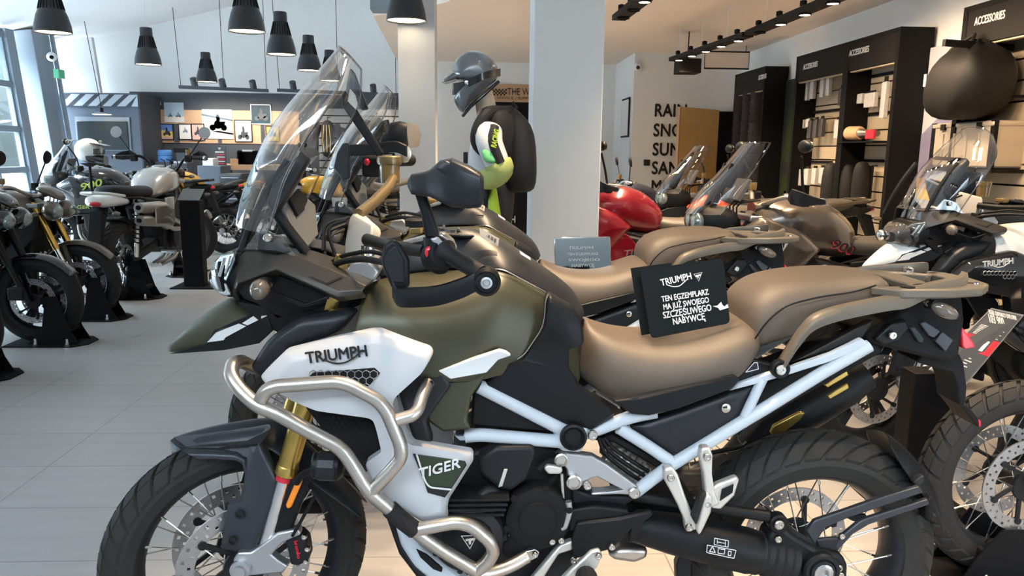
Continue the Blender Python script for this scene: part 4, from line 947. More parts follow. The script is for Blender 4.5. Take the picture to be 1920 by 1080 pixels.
# ---- glazed facade on the left: leaning posts, rails, panes
def facade():
    LEAN = -.085
    def fp(y, z): return Vector((XL + .25 + LEAN * (z - 1.4) + .02 * (y - 12), y, z))
    ys = [4.0, 6.2, 8.2, 10.2, 12.0, 13.7]; zs = [0.05, .95, 1.62, 2.35, 3.15]
    for i in range(len(ys) - 1):
        w = MB().prism([fp(ys[i], zs[0]), fp(ys[i + 1], zs[0]), fp(ys[i + 1], zs[-1]), fp(ys[i], zs[-1])], (-.012, 0, 0)).build('window_%d' % (i + 1), 'window_glass'); structure(w)
        w['kind'] = 'structure'
        for y in ([ys[i]] if i < len(ys) - 2 else [ys[i], ys[i + 1]]):
            MB().beam(fp(y, 0), fp(y, 3.25), .16, .24, (0, 1, 0)).build('window_post', 'frame_alu', w)
            MB().beam(fp(y - .14, 0), fp(y - .14, 3.25), .05, .04, (0, 1, 0)).build('window_post', 'frame_dark', w)
        for z in zs: MB().beam(fp(ys[i], z), fp(ys[i + 1], z), .09, .10).build('window_rail', 'frame_dark', w)
        MB().beam(fp((ys[i] + ys[i + 1]) / 2, 0), fp((ys[i] + ys[i + 1]) / 2, 3.2), .05, .05, (0, 1, 0)).build('window_mullion', 'frame_alu', w)
    a, b_ = fp(14.4, 0), fp(14.4, 3.3)
    structure(MB().beam(a + Vector((.0, 0, 0)), b_, .40, .55, (0, 1, 0)).build('trim_3', 'frame_alu', bevel=.01))
    structure(MB().beam(fp(15.3, 0), fp(15.3, 3.3), .10, 1.3, (1, 0, 0)).build('wall_left', 'wall'))
    structure(MB().beam(a + Vector((.26, .25, 0)), b_ + Vector((.26, .25, 0)), .05, .07, (0, 1, 0)).build('trim_4', 'frame_dark'))
    c_ = onY(95, 106, 14.1); d_ = thing('security_camera', 'white dome security camera on the left facade column', 'camera', c_)
    MB().lathe([(.001, 0), (.08, 0), (.08, .03), (.05, .07), (.001, .09)], (0, .03, 0), (.5, -1, -.2), 18).build('dome', 'plastic_white', d_); MB().lathe([(.035, 0), (.03, .02), (.001, .03)], (.035, -.04, -.015), (.5, -1, -.2), 14).build('lens', 'dull', d_)
    e_ = onY(107, 138, 14.11); tag(MB().box(e_ + Vector((0, .07, 0)), (.09, .20, .15)).build('exit_sign', 'green_sign', bevel=.005), 'small green emergency box below the facade camera', 'sign')
facade()
slab('wall_rear_blocker', ((XL - .3 - .2) / 2, -3.25, 1.8), (abs(XL) + .1, .15, 3.7), 'wall')  # unseen wall, added to block sky light from the rear left
slab('wall_front_blocker', (XL + .2, .2, 1.6), (.2, 6.8, 3.2), 'wall')  # unseen wall section, added to cut cool side light on the near bike
# street outside: a few trees and a hedge beyond the glass
def tree(x, y, hgt, r, lab):
    t = thing('tree', lab, 'tree', (x, y, 0)); k = random.Random(int(y * 10))
    MB().cyl((0, 0, 0), (0, 0, hgt * .5), .14, 10, .08).build('trunk', 'kraft', t)
    b = MB()
    for i in range(420):
        d = Vector((k.gauss(0, 1), k.gauss(0, 1), k.gauss(0, 1))).normalized() * r * k.random() ** .4; c_ = Vector((0, 0, hgt * .62)) + Vector((d.x, d.y, d.z * 1.1)); s_ = .22
        u = Vector((k.gauss(0, 1), k.gauss(0, 1), k.gauss(0, 1))).normalized(); v = u.orthogonal().normalized()
        b.add([c_ - u * s_, c_ + v * s_ * .5, c_ + u * s_, c_ - v * s_ * .5], [(0, 1, 2, 3)])
    b.build('crown', 'leaf', t, flat=True)
tree(-13.5, 17.5, 4.6, 1.5, 'leafy tree outside behind the upper left window panes'); tree(-16.5, 24, 5.2, 2.0, 'larger leafy tree farther off outside the left windows')
structure(MB().box((-22, 12, -.1), (28.2, 60, .1)).build('ground', 'slat_grey'))

# ---- pendant lamps
def lamp_proto():
    t = empty('pendant_lamp'); prof = [(.075, .50), (.080, .49), (.082, .40), (.088, .34), (.110, .25), (.145, .17), (.168, .08), (.178, 0)]
    MB().lathe(prof + [(.172, .002), (.160, .08), (.138, .16), (.10, .25), (.07, .36)], n=40, cap=False).build('shade', 'pendant_black', t)
    b = MB()
    for k in range(22):
        a = 2 * PI * k / 22; b.beam((.083 * math.cos(a), .083 * math.sin(a), .385), (.122 * math.cos(a), .122 * math.sin(a), .225), .005, .010, (math.cos(a), math.sin(a), 0))
    b.build('cooling_fins', 'dull', t)
    MB().lathe([(.001, .02), (.165, .012), (.168, .02), (.001, .03)], n=32).build('diffuser', 'pendant_bulb', t)
    w = MB()
    for k in range(3):
        a = 2 * PI * k / 3 + .3; w.cyl((.06 * math.cos(a), .06 * math.sin(a), .5), (0, 0, .66), .003, 6)
    w.cyl((0, 0, .66), (0, 0, 2.2), .004, 6); w.build('suspension_cable', 'plastic_white', t)
    return t
LP = [(100, 62, 'large pendant lamp nearest the left windows, cut by the top of the photo'), (278, 122, 'black pendant lamp hanging in front of the wall above the striped wall unit'), (388, 154, 'small far pendant lamp low in front of the white wall, over the left track light'),
      (463, 60, 'large pendant lamp cut by the photo top, second in size of the right row'), (528, 103, 'black pendant lamp between the cut-off large one and the small ones near the windscreen tip'), (580, 133, 'black pendant lamp just left of the windscreen tip'),
      (619, 152, 'small pendant lamp half hidden behind the tall windscreen'), (762, 40, 'largest pendant lamp, right of the ceiling corner above the white columns')]
lp0 = lamp_proto()
for i, (px, py, lab) in enumerate(LP):
    o = lp0 if i == 0 else copy_tree(lp0)
    o.location = onZ(px, py, 2.48); tag(o, lab, 'lamp', 'black pendant lamps over the hall')
    L = bpy.data.lights.new('pendant_light', 'SPOT'); L.energy = 60 if i < 7 else 5; L.color = (1, .84, .64); L.spot_size = math.radians(78); L.spot_blend = .6; L.shadow_soft_size = .12
    lo = bpy.data.objects.new('pendant_light', L); C.objects.link(lo); lo.location = o.location + Vector((0, 0, -.05))

# ---- track lights on the low ceiling
def track(name, a, b_, n, lab, on, power=70, cone=95, tilt=0.):
    t = thing(name, lab, 'light', a); d = b_ - a; L_ = d.length; u = d.normalized(); sx = Vector((-u.y, u.x, 0)).normalized()
    MB().beam((0, 0, .03), d + Vector((0, 0, .03)), .13, .05).build('housing', 'header', t, bevel=.004)
    for k in range(n):
        p = d * ((k + .5) / n); s_ = MB().lathe([(.045, .06), (.056, .04), (.056, -.01), (.047, -.01), (.045, .0)], p, (0, 0, 1), 20); s_.build('spot_body', 'dull', t)
        MB().lathe([(.03, .07), (.03, .11), (.001, .12)], p + sx * -.02, (0, 0, 1), 14).build('driver', 'dull', t)
        if on == 'all' or k in on:
            MB().lathe([(.001, -.012), (.044, -.008), (.046, .0)], p, (0, 0, 1), 20).build('bulb', 'bulb', t)
            L = bpy.data.lights.new('spot', 'SPOT'); L.energy = power * 2.6; L.color = (1, .72, .45); L.spot_size = math.radians(cone); L.spot_blend = .7; L.shadow_soft_size = .05
            lo = bpy.data.objects.new('spot', L); C.objects.link(lo); lo.location = a + p + Vector((0, 0, -.03)); lo.rotation_euler = (0, -tilt, 0)
    for k in range(3):
        p = d * ((k + .3) / 3); MB().cyl(p + Vector((0, 0, .05)), p + Vector((0, 0, ZC - a.z)), .004, 6).build('hanger', 'plastic_white', t)
    return t
ZT = 2.56
track('track_light', Vector((.80, 7.2, ZT)), Vector((1.05, 11.0, ZT)), 6, 'added unseen ceiling light bar in the passage behind the near white column', 'all', 36, 125)  # added light bar, hidden by the column, brightens the far right walls
k0, k1 = onZ(1262, 116, ZT), onZ(1402, 70, ZT); k2 = onZ(1575, 0, ZT)
track('track_light', k0, k1, 5, 'black ceiling light bar at the far end of the right-hand row', (0, 1, 2, 3, 4), 26, 110, .35)
track('track_light', k1 + (k2 - k1) * .04, k1 + (k2 - k1) * 2.1, 8, 'long black ceiling light bar above the accessory bays, nearer the camera', (1, 2, 3, 4, 5, 6, 7), 26, 115, .8)
j0, j1 = onZ(1160, 40, ZT), onZ(1212, 0, ZT)
track('track_light', j0, j0 + (j1 - j0) * 3.4, 9, 'black ceiling light bar just right of the near white column', (2, 3, 4, 5, 6, 7, 8), 28)
track('track_light', Vector((1.75, 3.9, ZT)), Vector((1.75, .9, ZT)), 5, 'black ceiling light bar overhead near the camera', 'all', 26, 80)
track('track_light', Vector((.20, 3.1, ZT)), Vector((.20, 1.5, ZT)), 4, 'black hanging light bar straight above the two nearest motorcycles', 'all', 34, 64)

# ---- back wall behind the left hall
def PB(px, py, y=YB): return onY(px, py, y)
def board(name, px0, py0, px1, py1, m, th=.03, y=YB, parent=None, dz=0):
    a, b_ = onY(px0, py1, y), onY(px1, py0, y)
    return MB().box(((a.x + b_.x) / 2, y - th / 2 - dz, (a.z + b_.z) / 2), (abs(b_.x - a.x), th, abs(b_.z - a.z))).build(name, m, parent)
structure(board('trim_5', 262, 180, 750, 420, 'charcoal', .04))
wp = board('wood_wall_panel', 272, 209, 560, 267, 'wood', .02, YB - .04); tag(wp, 'pale wood band across the charcoal back wall behind the pictures', 'wall panel')
for (a, b_, c_, d_) in ((327, 232, 335, 267), (409, 260, 416, 268), (490, 232, 496, 268)): board('panel_gap', a, b_, c_, d_, 'charcoal', .004, YB - .06, wp)
structure(board('trim_6', 336, 163, 747, 172, 'ceiling_high', .02))
sgn = onY(267, 193, YB - .045)
tag(text_mesh('wall_lettering', 'TRIUMPH', 'white_ink', None, onY(267, 197, YB - .045), (1, 0, 0), (0, -1, 0), .075, .004, fit=.36, bold=.008), 'small white brand lettering on the charcoal wall beside the striped corner', 'lettering')
# pictures
def picture(px0, py0, px1, py1, lab, frame, art, y=YB - .07):
    a, b_ = onY(px0, py1, y), onY(px1, py0, y); w, h_ = b_.x - a.x, b_.z - a.z
    t = thing('framed_picture', lab, 'picture', (a.x, y, a.z), 0, 'pictures on the wood band')
    if frame:
        for (c_, d_) in (((w / 2, 0, .008), (w, .03, .016)), ((w / 2, 0, h_ - .008), (w, .03, .016)), ((.008, 0, h_ / 2), (.016, .03, h_)), ((w - .008, 0, h_ / 2), (.016, .03, h_))): MB().box(c_, d_).build('frame', frame, t)
    p = MB().box((w / 2, .004, h_ / 2), (w - .01, .02, h_ - .01)).build('print', art[0], t)
    def blob(m, pts): MB().prism([Vector((x * w, -.0065, z * h_)) for x, z in pts], (0, .004, 0)).build('print_area', m, t)
    for m, pts in art[1]: blob(m, pts)
def bikeart(x, z, s, m):
    out = []
    for cx in (-.30, .30): out.append((m, [(x + s * (cx + .17 * math.cos(a)), z + s * (.17 * math.sin(a))) for a in [2 * PI * k / 12 for k in range(12)]]))
    out.append((m, [(x - .25 * s, z), (x - .2 * s, z + .3 * s), (x - .05 * s, z + .42 * s), (x + .15 * s, z + .32 * s), (x + .4 * s, z + .34 * s), (x + .3 * s, z + .05 * s), (x, z - .08 * s)]))
    out.append((m, [(x - .08 * s, z + .38 * s), (x - .1 * s, z + .62 * s), (x, z + .74 * s), (x + .08 * s, z + .62 * s), (x + .12 * s, z + .36 * s)]))
    return out
mat('sky_print', (.36, .46, .55), .5); mat('sand_print', (.62, .60, .58), .5); mat('hill_print', (.12, .18, .25), .5); mat('teal_print', (.02, .05, .07), .4); mat('pink_print', (.62, .40, .36), .5); mat('yellow_print', (.70, .50, .12), .5); mat('blue_print', (.10, .20, .50), .5); mat('ink_print', (.05, .055, .065), .5)
picture(309, 192, 344, 229, 'pale square canvas of motorcycles on a beach, topmost left', None, ('sky_print', [('sand_print', [(0, 0), (1, 0), (1, .3), (0, .3)])] + bikeart(.3, .3, .25, 'hill_print') + bikeart(.7, .3, .3, 'hill_print')))
picture(381, 205, 435, 260, 'large square canvas of a rider on a black motorcycle', None, ('sky_print', [('sand_print', [(0, 0), (1, 0), (1, .62), (0, .78)]), ('hill_print', [(0, .78), (1, .60), (1, .66), (.5, .74), (0, .84)])] + bikeart(.52, .38, .62, 'ink_print') + [('hill_print', [(.3, .25), (1, .14), (1, .2), (.5, .27)])]))
picture(471, 196, 508, 233, 'dark teal square picture in a white frame at the upper right', 'plastic_white', ('teal_print', bikeart(.5, .3, .7, 'tool_grey')))
picture(276, 232, 300, 262, 'small black-framed sketch, leftmost of the lower row', 'black_ink', ('paper', bikeart(.5, .6, .5, 'frame_alu') + bikeart(.5, .2, .5, 'frame_alu')))
picture(301, 232, 325, 262, 'small framed colour poster with a blue sky and yellow ground', 'black_ink', ('yellow_print', [('blue_print', [(0, .62), (1, .5), (1, 1), (0, 1)]), ('pink_print', [(0, 0), (1, 0), (1, .2), (0, .2)])] + bikeart(.5, .35, .6, 'ink_print')))
picture(336, 232, 359, 262, 'small framed print that is almost white, left of the red-toned one', 'black_ink', ('paper', bikeart(.5, .5, .4, 'frame_alu')))
picture(360, 232, 383, 263, 'small framed pinkish print touching the large canvas', 'black_ink', ('pink_print', bikeart(.5, .4, .6, 'ink_print')))
picture(441, 225, 472, 266, 'tall black-framed photo of a rider below the dark teal picture', 'black_ink', ('paper', bikeart(.5, .22, .7, 'ink_print')))
picture(499, 236, 524, 266, 'small yellowish framed picture half behind the tall windscreen', 'black_ink', ('yellow_print', bikeart(.5, .4, .6, 'ink_print')))
# wall track lights
for (x0_, y0_, x1_, y1_, lab, sp) in ((336, 163, 503, 170, 'dark wall track light over the pictures, left of the gap', (365, 418, 475)), (520, 169, 747, 178, 'dark wall track light over the pictures, right of the gap', (550, 700))):
    a, b_ = onY(x0_, y0_, YB - .9), onY(x1_, y1_, YB - .9); t = thing('track_light', lab, 'light', a); d = b_ - a
    MB().beam((0, 0, 0), d, .06, .06).build('rail', 'charcoal', t)
    for x in sp:
        k = (x - x0_) / (x1_ - x0_); p = d * k; MB().cyl(p + Vector((0, .03, .02)), p + Vector((0, -.06, .16)), .06, 14).build('spot_body', 'charcoal', t)
        L = bpy.data.lights.new('spot', 'SPOT'); L.energy = 34; L.color = (1, .86, .70); L.spot_size = math.radians(120); L.spot_blend = .8; L.shadow_soft_size = .06
        lo = bpy.data.objects.new('spot', L); C.objects.link(lo); lo.location = a + p + Vector((0, .02, -.06)); lo.rotation_euler = (math.radians(32), 0, 0)
    for k in (.02, .5, .98): MB().cyl(d * k, d * k + Vector((-.1 * (k < .5), 0, 2.2)), .006, 5).build('hanger', 'dull', t)
# striped wall unit with screen
YU = YB - 1.0
def front(n, x0_, y0_, x1_, y1_, m, th, par, dz=0): return board(n, x0_, y0_, x1_, y1_, m, th, YU, par, dz)
a, b_ = onY(133, 420, YU), onY(258, 175, YU)
un = thing('wall_unit', 'slate blue wall unit with diagonal stripes and a dark screen', 'wall unit', (a.x, YU, 0))
un_o = Vector((a.x, YU, 0)); W_, H_ = b_.x - a.x, b_.z
MB().box((W_ / 2, .5, H_ / 2), (W_, .98, H_)).build('body', 'panel_grey', un, bevel=.005)
MB().box((W_ + .01, .5, H_ / 2), (.03, 1.0, H_)).build('side_panel', 'charcoal', un)
st_ = MB(); z1 = onY(190, 177, YU).z; z0_ = onY(190, 199, YU).z
MB().box((W_ / 2, -.005, (z0_ + z1) / 2), (W_, .02, z1 - z0_)).build('stripe_board', 'charcoal', un)
for k in range(6):
    x = -.02 + k * W_ / 5.4; s_ = W_ / 9; dx = .24
    pts = [(x, z0_), (x + s_, z0_), (x + s_ + dx, z1), (x + dx, z1)]
    pts = [(max(0, min(W_, p)), q_) for p, q_ in pts]
    if pts[1][0] - pts[0][0] > .005 or pts[2][0] - pts[3][0] > .005: MB().prism([Vector((p, -.018, q_)) for p, q_ in pts], (0, .004, 0)).build('stripe', 'white_frame', un)
def loc_(px, py): q_ = onY(px, py, YU); return (q_.x - un_o.x, q_.z)
sx0, sz0 = loc_(146, 282); sx1, sz1 = loc_(243, 220)
MB().box(((sx0 + sx1) / 2, -.01, (sz0 + sz1) / 2), (sx1 - sx0, .02, sz1 - sz0)).build('recess', 'frame_dark', un)
sx0, sz0 = loc_(150, 280); sx1, sz1 = loc_(240, 228); MB().box(((sx0 + sx1) / 2, -.03, (sz0 + sz1) / 2), (sx1 - sx0, .04, sz1 - sz0)).build('screen', 'tv', un, bevel=.006)
lp_ = onY(191, 213, YU - .35); t = thing('wall_lamp', 'small flat dark lamp with a lit underside above the screen', 'lamp', lp_)
MB().lathe([(.001, .03), (.17, 0), (.17, -.015), (.001, .0)], (0, 0, 0), (0, 0, 1), 24).build('shade', 'frame_alu', t); MB().lathe([(.001, -.018), (.15, -.017), (.15, -.012)], (0, 0, 0), (0, 0, 1), 20).build('bulb', 'bulb_far', t)
MB().cyl((0, 0, .02), (0, .0, .10), .03, 12).build('socket', 'dull', t); MB().cyl((0, 0, .1), (-.25, 0, 2.2), .006, 5).build('cord', 'dull', t)
# bench furniture along the back wall
def boxthing(name, lab, cat, px0, py0, px1, py1, y, dep, m, zfloor=False, group=None):
    a, b_ = onY(px0, py1, y), onY(px1, py0, y); z0 = 0 if zfloor else a.z
    t = thing(name, lab, cat, ((a.x + b_.x) / 2, y + dep / 2, z0), 0, group); w, h_ = b_.x - a.x, b_.z - z0
    return t, w, h_, dep
t, w, h_, d_ = boxthing('tool_cabinet', 'grey roller tool cabinet left of the wooden desk', 'cabinet', 376, 311, 413, 420, 14.3, .6, 'tool_grey', True)
MB().box((0, 0, h_ / 2), (w, d_, h_)).build('body', 'panel_grey', t, bevel=.01)
t, w, h_, d_ = boxthing('tool_cabinet', 'dark drawer cabinet with many handles under the desk top', 'cabinet', 416, 326, 452, 420, 14.3, .6, 'tool_grey', True)
MB().box((0, 0, h_ / 2), (w, d_, h_)).build('body', 'tool_grey', t, bevel=.008)
for k in range(6):
    dr = MB().box((0, -d_ / 2 - .01, .1 + h_ * .85 * k / 6 + .06), (w * .94, .02, h_ * .85 / 6 - .02)).build('drawer', 'charcoal', t)
    MB().box((0, -d_ / 2 - .03, .1 + h_ * .85 * k / 6 + .09), (w * .8, .02, .015)).build('drawer_handle', 'alu', dr)
t, w, h_, d_ = boxthing('desk', 'long wooden desk in front of the charcoal wall', 'desk', 405, 310, 560, 327, 14.9, .8, 'wood')
MB().box((0, 0, h_ - .05), (w, d_, .10)).build('desk_top', 'wood', t)
z_ = t.location.z
for s in (-1, 1): MB().box((s * (w / 2 - .05), 0, -z_ / 2 + h_ / 2 - .05), (.06, d_ * .8, z_ + h_ - .1)).build('leg', 'shelf_black', t)
DT = t.location.z + h_
t, w, h_, d_ = boxthing('water_bottle', 'large blue water cooler bottle by the charcoal wall', 'bottle', 291, 281, 317, 303, 15.2, .28, 'water_blue')
MB().lathe([(.001, 0), (w / 2, 0), (w / 2, h_ * .45), (w * .46, h_ * .5), (w / 2, h_ * .55), (w / 2, h_ * .88), (w * .42, h_), (.001, h_)], n=22).build('bottle', 'water_blue', t)
zc_ = t.location.z; MB().box((0, 0, -zc_ / 2), (.27, .3, zc_)).build('cooler_stand', 'charcoal', t)
t, w, h_, d_ = boxthing('coffee_machine', 'dark coffee machine beside the water bottle', 'coffee machine', 327, 278, 348, 306, 15.2, .35, 'black')
MB().box((0, .05, h_ / 2), (w, d_ - .1, h_)).build('body', 'tool_grey', t, bevel=.01); MB().box((0, -.1, h_ * .85), (w, .2, h_ * .3)).build('brew_head', 'dull', t, bevel=.01); MB().box((0, -.1, .02), (w, .22, .04)).build('drip_tray', 'alu', t)
zc_ = t.location.z; MB().box((0, 0, -zc_ / 2), (.26, .4, zc_)).build('counter', 'charcoal', t)
t, w, h_, d_ = boxthing('menu_stand', 'upright dark price menu with red and white lines on the cabinet', 'sign', 400, 274, 421, 311, 14.7, .12, 'charcoal')
MB().box((0, 0, h_ / 2), (w, .02, h_)).build('board', 'charcoal', t); MB().box((0, .03, .01), (w, .1, .02)).build('foot', 'charcoal', t)
for k in range(5): MB().box((.02, -.012, h_ * (.12 + .11 * k)), (w * .62, .004, .014)).build('text_line', 'white_ink' if k % 2 else 'red_ink', t)
MB().box((0, -.012, h_ * .70), (w * .7, .004, .02)).build('text_line', 'white_ink', t); MB().prism([Vector((-.03, -.014, h_ * .92)), Vector((.03, -.014, h_ * .92)), Vector((0, -.014, h_ * .80))], (0, .004, 0)).build('logo', 'alu', t)
t, w, h_, d_ = boxthing('picture_stand', 'open black frame display standing on the wooden desk', 'display', 446, 284, 483, 312, 14.95, .3, 'black')
for (c_, dd) in (((-w / 2, 0, h_ / 2), (.03, .25, h_)), ((w / 2, 0, h_ / 2), (.03, .25, h_)), ((0, 0, h_), (w, .25, .03)), ((0, .1, h_ / 2), (w, .02, h_))): MB().box(c_, dd).build('side', 'shelf_black', t)
t, w, h_, d_ = boxthing('book_stack', 'small white stack lying on top of the black display frame', 'books', 454, 281, 473, 284, 14.97, .2, 'paper'); MB().box((0, 0, h_ / 2), (w, d_, h_)).build('stack', 'paper', t)
t, w, h_, d_ = boxthing('cardboard_box', 'small kraft cardboard box on the desk by the menu', 'box', 432, 298, 446, 311, 14.95, .2, 'kraft'); MB().box((0, 0, h_ / 2), (w, d_, h_)).build('box', 'kraft', t, bevel=.004)
t, w, h_, d_ = boxthing('cardboard_box', 'white carton on the grey roller cabinet left of the price menu', 'box', 380, 297, 399, 310.5, 14.3, .3, 'paper'); MB().box((0, 0, h_ / 2), (w, d_, h_)).build('box', 'paper', t, bevel=.004)
# slat wall with hanging gear behind the windscreens
t = thing('slat_wall', 'grey slat wall panel beyond the tall windscreens', 'display wall', (0, YB - .06, 0)); a, b_ = onY(600, 330, YB - .06), onY(748, 206, YB - .06)
for k in range(9):
    z = a.z + (b_.z - a.z) * k / 9; MB().box(((a.x + b_.x) / 2, 0, z + .09), (b_.x - a.x, .03, (b_.z - a.z) / 9 - .025)).build('slat', 'slat_grey', t)
MB().box(((a.x + b_.x) / 2, .02, (a.z + b_.z) / 2), (b_.x - a.x, .02, b_.z - a.z)).build('backing', 'dull', t)
for i, (px, py, w_, hh, lab, m) in enumerate(((614, 225, .26, .75, 'brown and black riding jacket with yellow lines on the slat wall', 'garment'), (659, 232, .26, .8, 'dark riding jacket beside the yellow-lined one on the slat wall', 'garment'), (706, 218, .26, .6, 'black riding gear hanging nearest the white column', 'bag'))):
    q_ = onY(px, py, YB - .35); t = thing('riding_jacket', lab, 'jacket', q_); s_ = []
    for (z, ww, dd) in ((0, .10, .06), (-.05, .42, .10), (-.2, .5, .13), (-hh * .6, .42, .12), (-hh, .46, .12)):
        s_.append([Vector((ww * w_ * math.cos(x) * 1.1, dd * math.sin(x), z)) for x in [2 * PI * k / 16 for k in range(16)]])
    MB().loft(s_).build('body', m, t, sub=1); MB().tube([(0, 0, -.02), (0, .02, .06), (0, .30, .06)], .008, 6).build('hanger', 'dull', t)
    for sd in (-1, 1): MB().tube([(sd * .17, 0, -.08), (sd * .24, -.02, -.35), (sd * .25, -.04, -hh * .85)], [.07, .065, .05], 10).build('sleeve', m, t)
    if i == 0:
        for dx in (-.05, 0, .05): MB().tube([(dx, -.13, -.1), (dx * 1.5, -.15, -.4), (dx * 1.2, -.14, -.62)], .008, 6).build('stripe', 'yellow_print', t)

# ---- workshop wall, sign, doorway darkness
sb = thing('workshop_sign', 'wooden workshop sign with a checkered flag over the dark doorway', 'sign', (0, 0, 0)); a, b_ = onY(920, 193, YW - .03), onY(1080, 160, YW - .03)
MB().box(((a.x + b_.x) / 2, YW - .02, (a.z + b_.z) / 2), (b_.x - a.x, .03, b_.z - a.z)).build('board', 'kraft', sb)
q_ = onY(951, 178, YW - .04); text_mesh('sign_lettering', 'THE WORKSHOP', 'letter_black', sb, q_, (1, 0, 0), (0, -1, 0), .125, .003, space=1.0, fit=1.02)
q_ = onY(931, 186, YW - .04); text_mesh('sign_lettering', 'SERVICE | SUPPORT | REPAIR', 'letter_black', sb, q_, (1, 0, 0), (0, -1, 0), .05, .003, fit=1.1)
ck = MB(); q_ = onY(922, 178, YW - .04); s_ = .031
for i in range(9):
    for j in range(4):
        if (i + j) % 2: ck.box((q_.x + s_ * (i + .5), q_.y, q_.z + s_ * (j + .5) - .01), (s_, .004, s_))
ck.build('checkered_flag', 'letter_black', sb)
structure(board('door_2', 925, 194, 1100, 460, 'shelf_black', .05, YW))
tag(text_mesh('wall_lettering', 'TRIUMPH', 'white_ink', None, onY(913, 417, 5.2), (1, 0, 0), (0, -1, 0), .045, .004, fit=.19, bold=.008), 'white brand lettering low on the dark display board beside the near column', 'lettering')
a, b_ = onY(905, 520, 5.22), onY(1000, 330, 5.22)
t = thing('display_board', 'black floor-standing display board behind the standing figure', 'board', ((a.x + b_.x) / 2, 5.25, 0)); MB().box((0, 0, b_.z / 2), (b_.x - a.x, .04, b_.z)).build('board', 'shelf_black', t); MB().box((0, .1, .02), (.5, .3, .04)).build('foot', 'shelf_black', t)
# framed notice on the side wall
a, b_ = onX(1167, 258, xr - .02), onX(1178, 183, xr - .02); t = thing('wall_frame', 'narrow black-framed notice on the side wall', 'picture frame', (xr - .02, (a.y + b_.y) / 2, (a.z + b_.z) / 2)); w, h_ = abs(a.y - b_.y) + .25, abs(b_.z - a.z)
MB().box((0, 0, 0), (.02, w, h_)).build('frame', 'letter_black', t); MB().box((-.012, 0, 0), (.004, w - .06, h_ - .06)).build('paper', 'paper', t)
c_ = onY(1199, 124, YR - .12); t = thing('security_camera', 'white dome security camera on the lettered wall under the ceiling', 'camera', c_); MB().lathe([(.001, 0), (.075, 0), (.075, .04), (.04, .09), (.001, .1)], (0, .1, 0), (-.3, -1, -.2), 18).build('dome', 'plastic_white', t); MB().lathe([(.03, 0), (.026, .015), (.001, .02)], (-.02, .01, -.02), (-.3, -1, -.3), 14).build('lens', 'dull', t)
# lettering
for k, (wd, y, lab) in enumerate((('RAIN', 218, 'black wall word RAIN, the top line'), ('SNOW', 255, 'black wall word SNOW, second line under the rain one'), ('SUN', 291, 'black wall word SUN, third line'), ('SAND', 326, 'black wall word SAND, fourth line just above the motorcycles'), ('MUD', 361, 'black wall word MUD, lowest line behind the motorcycles'))):
    q_ = onY(1226 - k * 1.6, y, YR - .005); k_ = onY(1226, y - 23, YR).z - onY(1226, y, YR).z
    tag(text_mesh('wall_lettering', wd, 'letter_black', None, q_, (1, 0, 0), (0, -1, 0), k_, .006, bold=.012, space=1.05, wide=.82), lab, 'lettering', 'weather words on the wall')
# wooden door, ajar, in its dark frame
p0, p1 = onY(1347, 205, YR - .05), onY(1372, 190, YR - .02)
structure(MB().box((p1.x + .06, YR - .01, 1.02), (.62, .03, 2.06)).build('door_1', 'shelf_black'))
fr_ = MB().box((p1.x + .16, YR - .04, 1.0), (.10, .06, 2.0)).build('door_frame', 'door_wood'); structure(fr_)
hx = p0.x; a = onY(1275, 204, YR - .75)
t = thing('open_door', 'yellow wooden door standing ajar beside the dark doorway', 'door', (hx, YR - .05, 0)); d_ = Vector((a.x - hx, a.y - (YR - .05), 0)); zt = p0.z
MB().beam(Vector((0, 0, zt / 2)), d_ + Vector((0, 0, zt / 2)), .045, zt - .02).build('leaf', 'door_wood', t, bevel=.003); MB().beam(d_ + Vector((0, 0, zt / 2)), d_ * 1.03 + Vector((0, 0, zt / 2)), .05, zt - .02).build('edge_strip', 'kraft', t)
hh = d_ * .9 + Vector((-.02, -.05, 1.02)); MB().cyl(hh, hh + d_.normalized() * -.12, .01, 8).build('door_handle', 'chrome', t)
c_ = onY(1213, 305, YR - .01); tag(MB().box(c_, (.10, .03, .10)).build('wall_box', 'letter_black'), 'small black square box on the wall left of the lowest words', 'wall box')
# framed glass sign hung behind the far light bar
a, b_ = onY(1320, 128, 11.8), onY(1405, 98, 11.8); t = thing('hanging_sign', 'pale rectangular panel with dark rim hanging behind the far light bar', 'panel', (0, 0, 0)); w, h_ = b_.x - a.x, b_.z - a.z
MB().box(((a.x + b_.x) / 2, 11.8, (a.z + b_.z) / 2), (w, .02, h_)).build('panel', 'ceiling', t); MB().tube([(a.x, 11.79, a.z), (b_.x, 11.79, a.z), (b_.x, 11.79, b_.z), (a.x, 11.79, b_.z)], .012, 6, closed=True).build('rim', 'dull', t); MB().cyl((b_.x - .05, 11.8, b_.z), (b_.x - .05, 11.8, ZC), .005, 5).build('hanger', 'dull', t)
a, b_ = onY(1268, 138, 10.6), onY(1310, 112, 10.6); t = thing('ceiling_speaker', 'dark slanted box hanging under the far light bar', 'speaker', ((a.x + b_.x) / 2, 10.6, (a.z + b_.z) / 2)); MB().box((0, 0, 0), (b_.x - a.x, .3, b_.z - a.z)).build('box', 'header', t, bevel=.006); MB().cyl((0, 0, .05), (0, 0, ZC - t.location.z), .008, 6).build('hanger', 'dull', t)

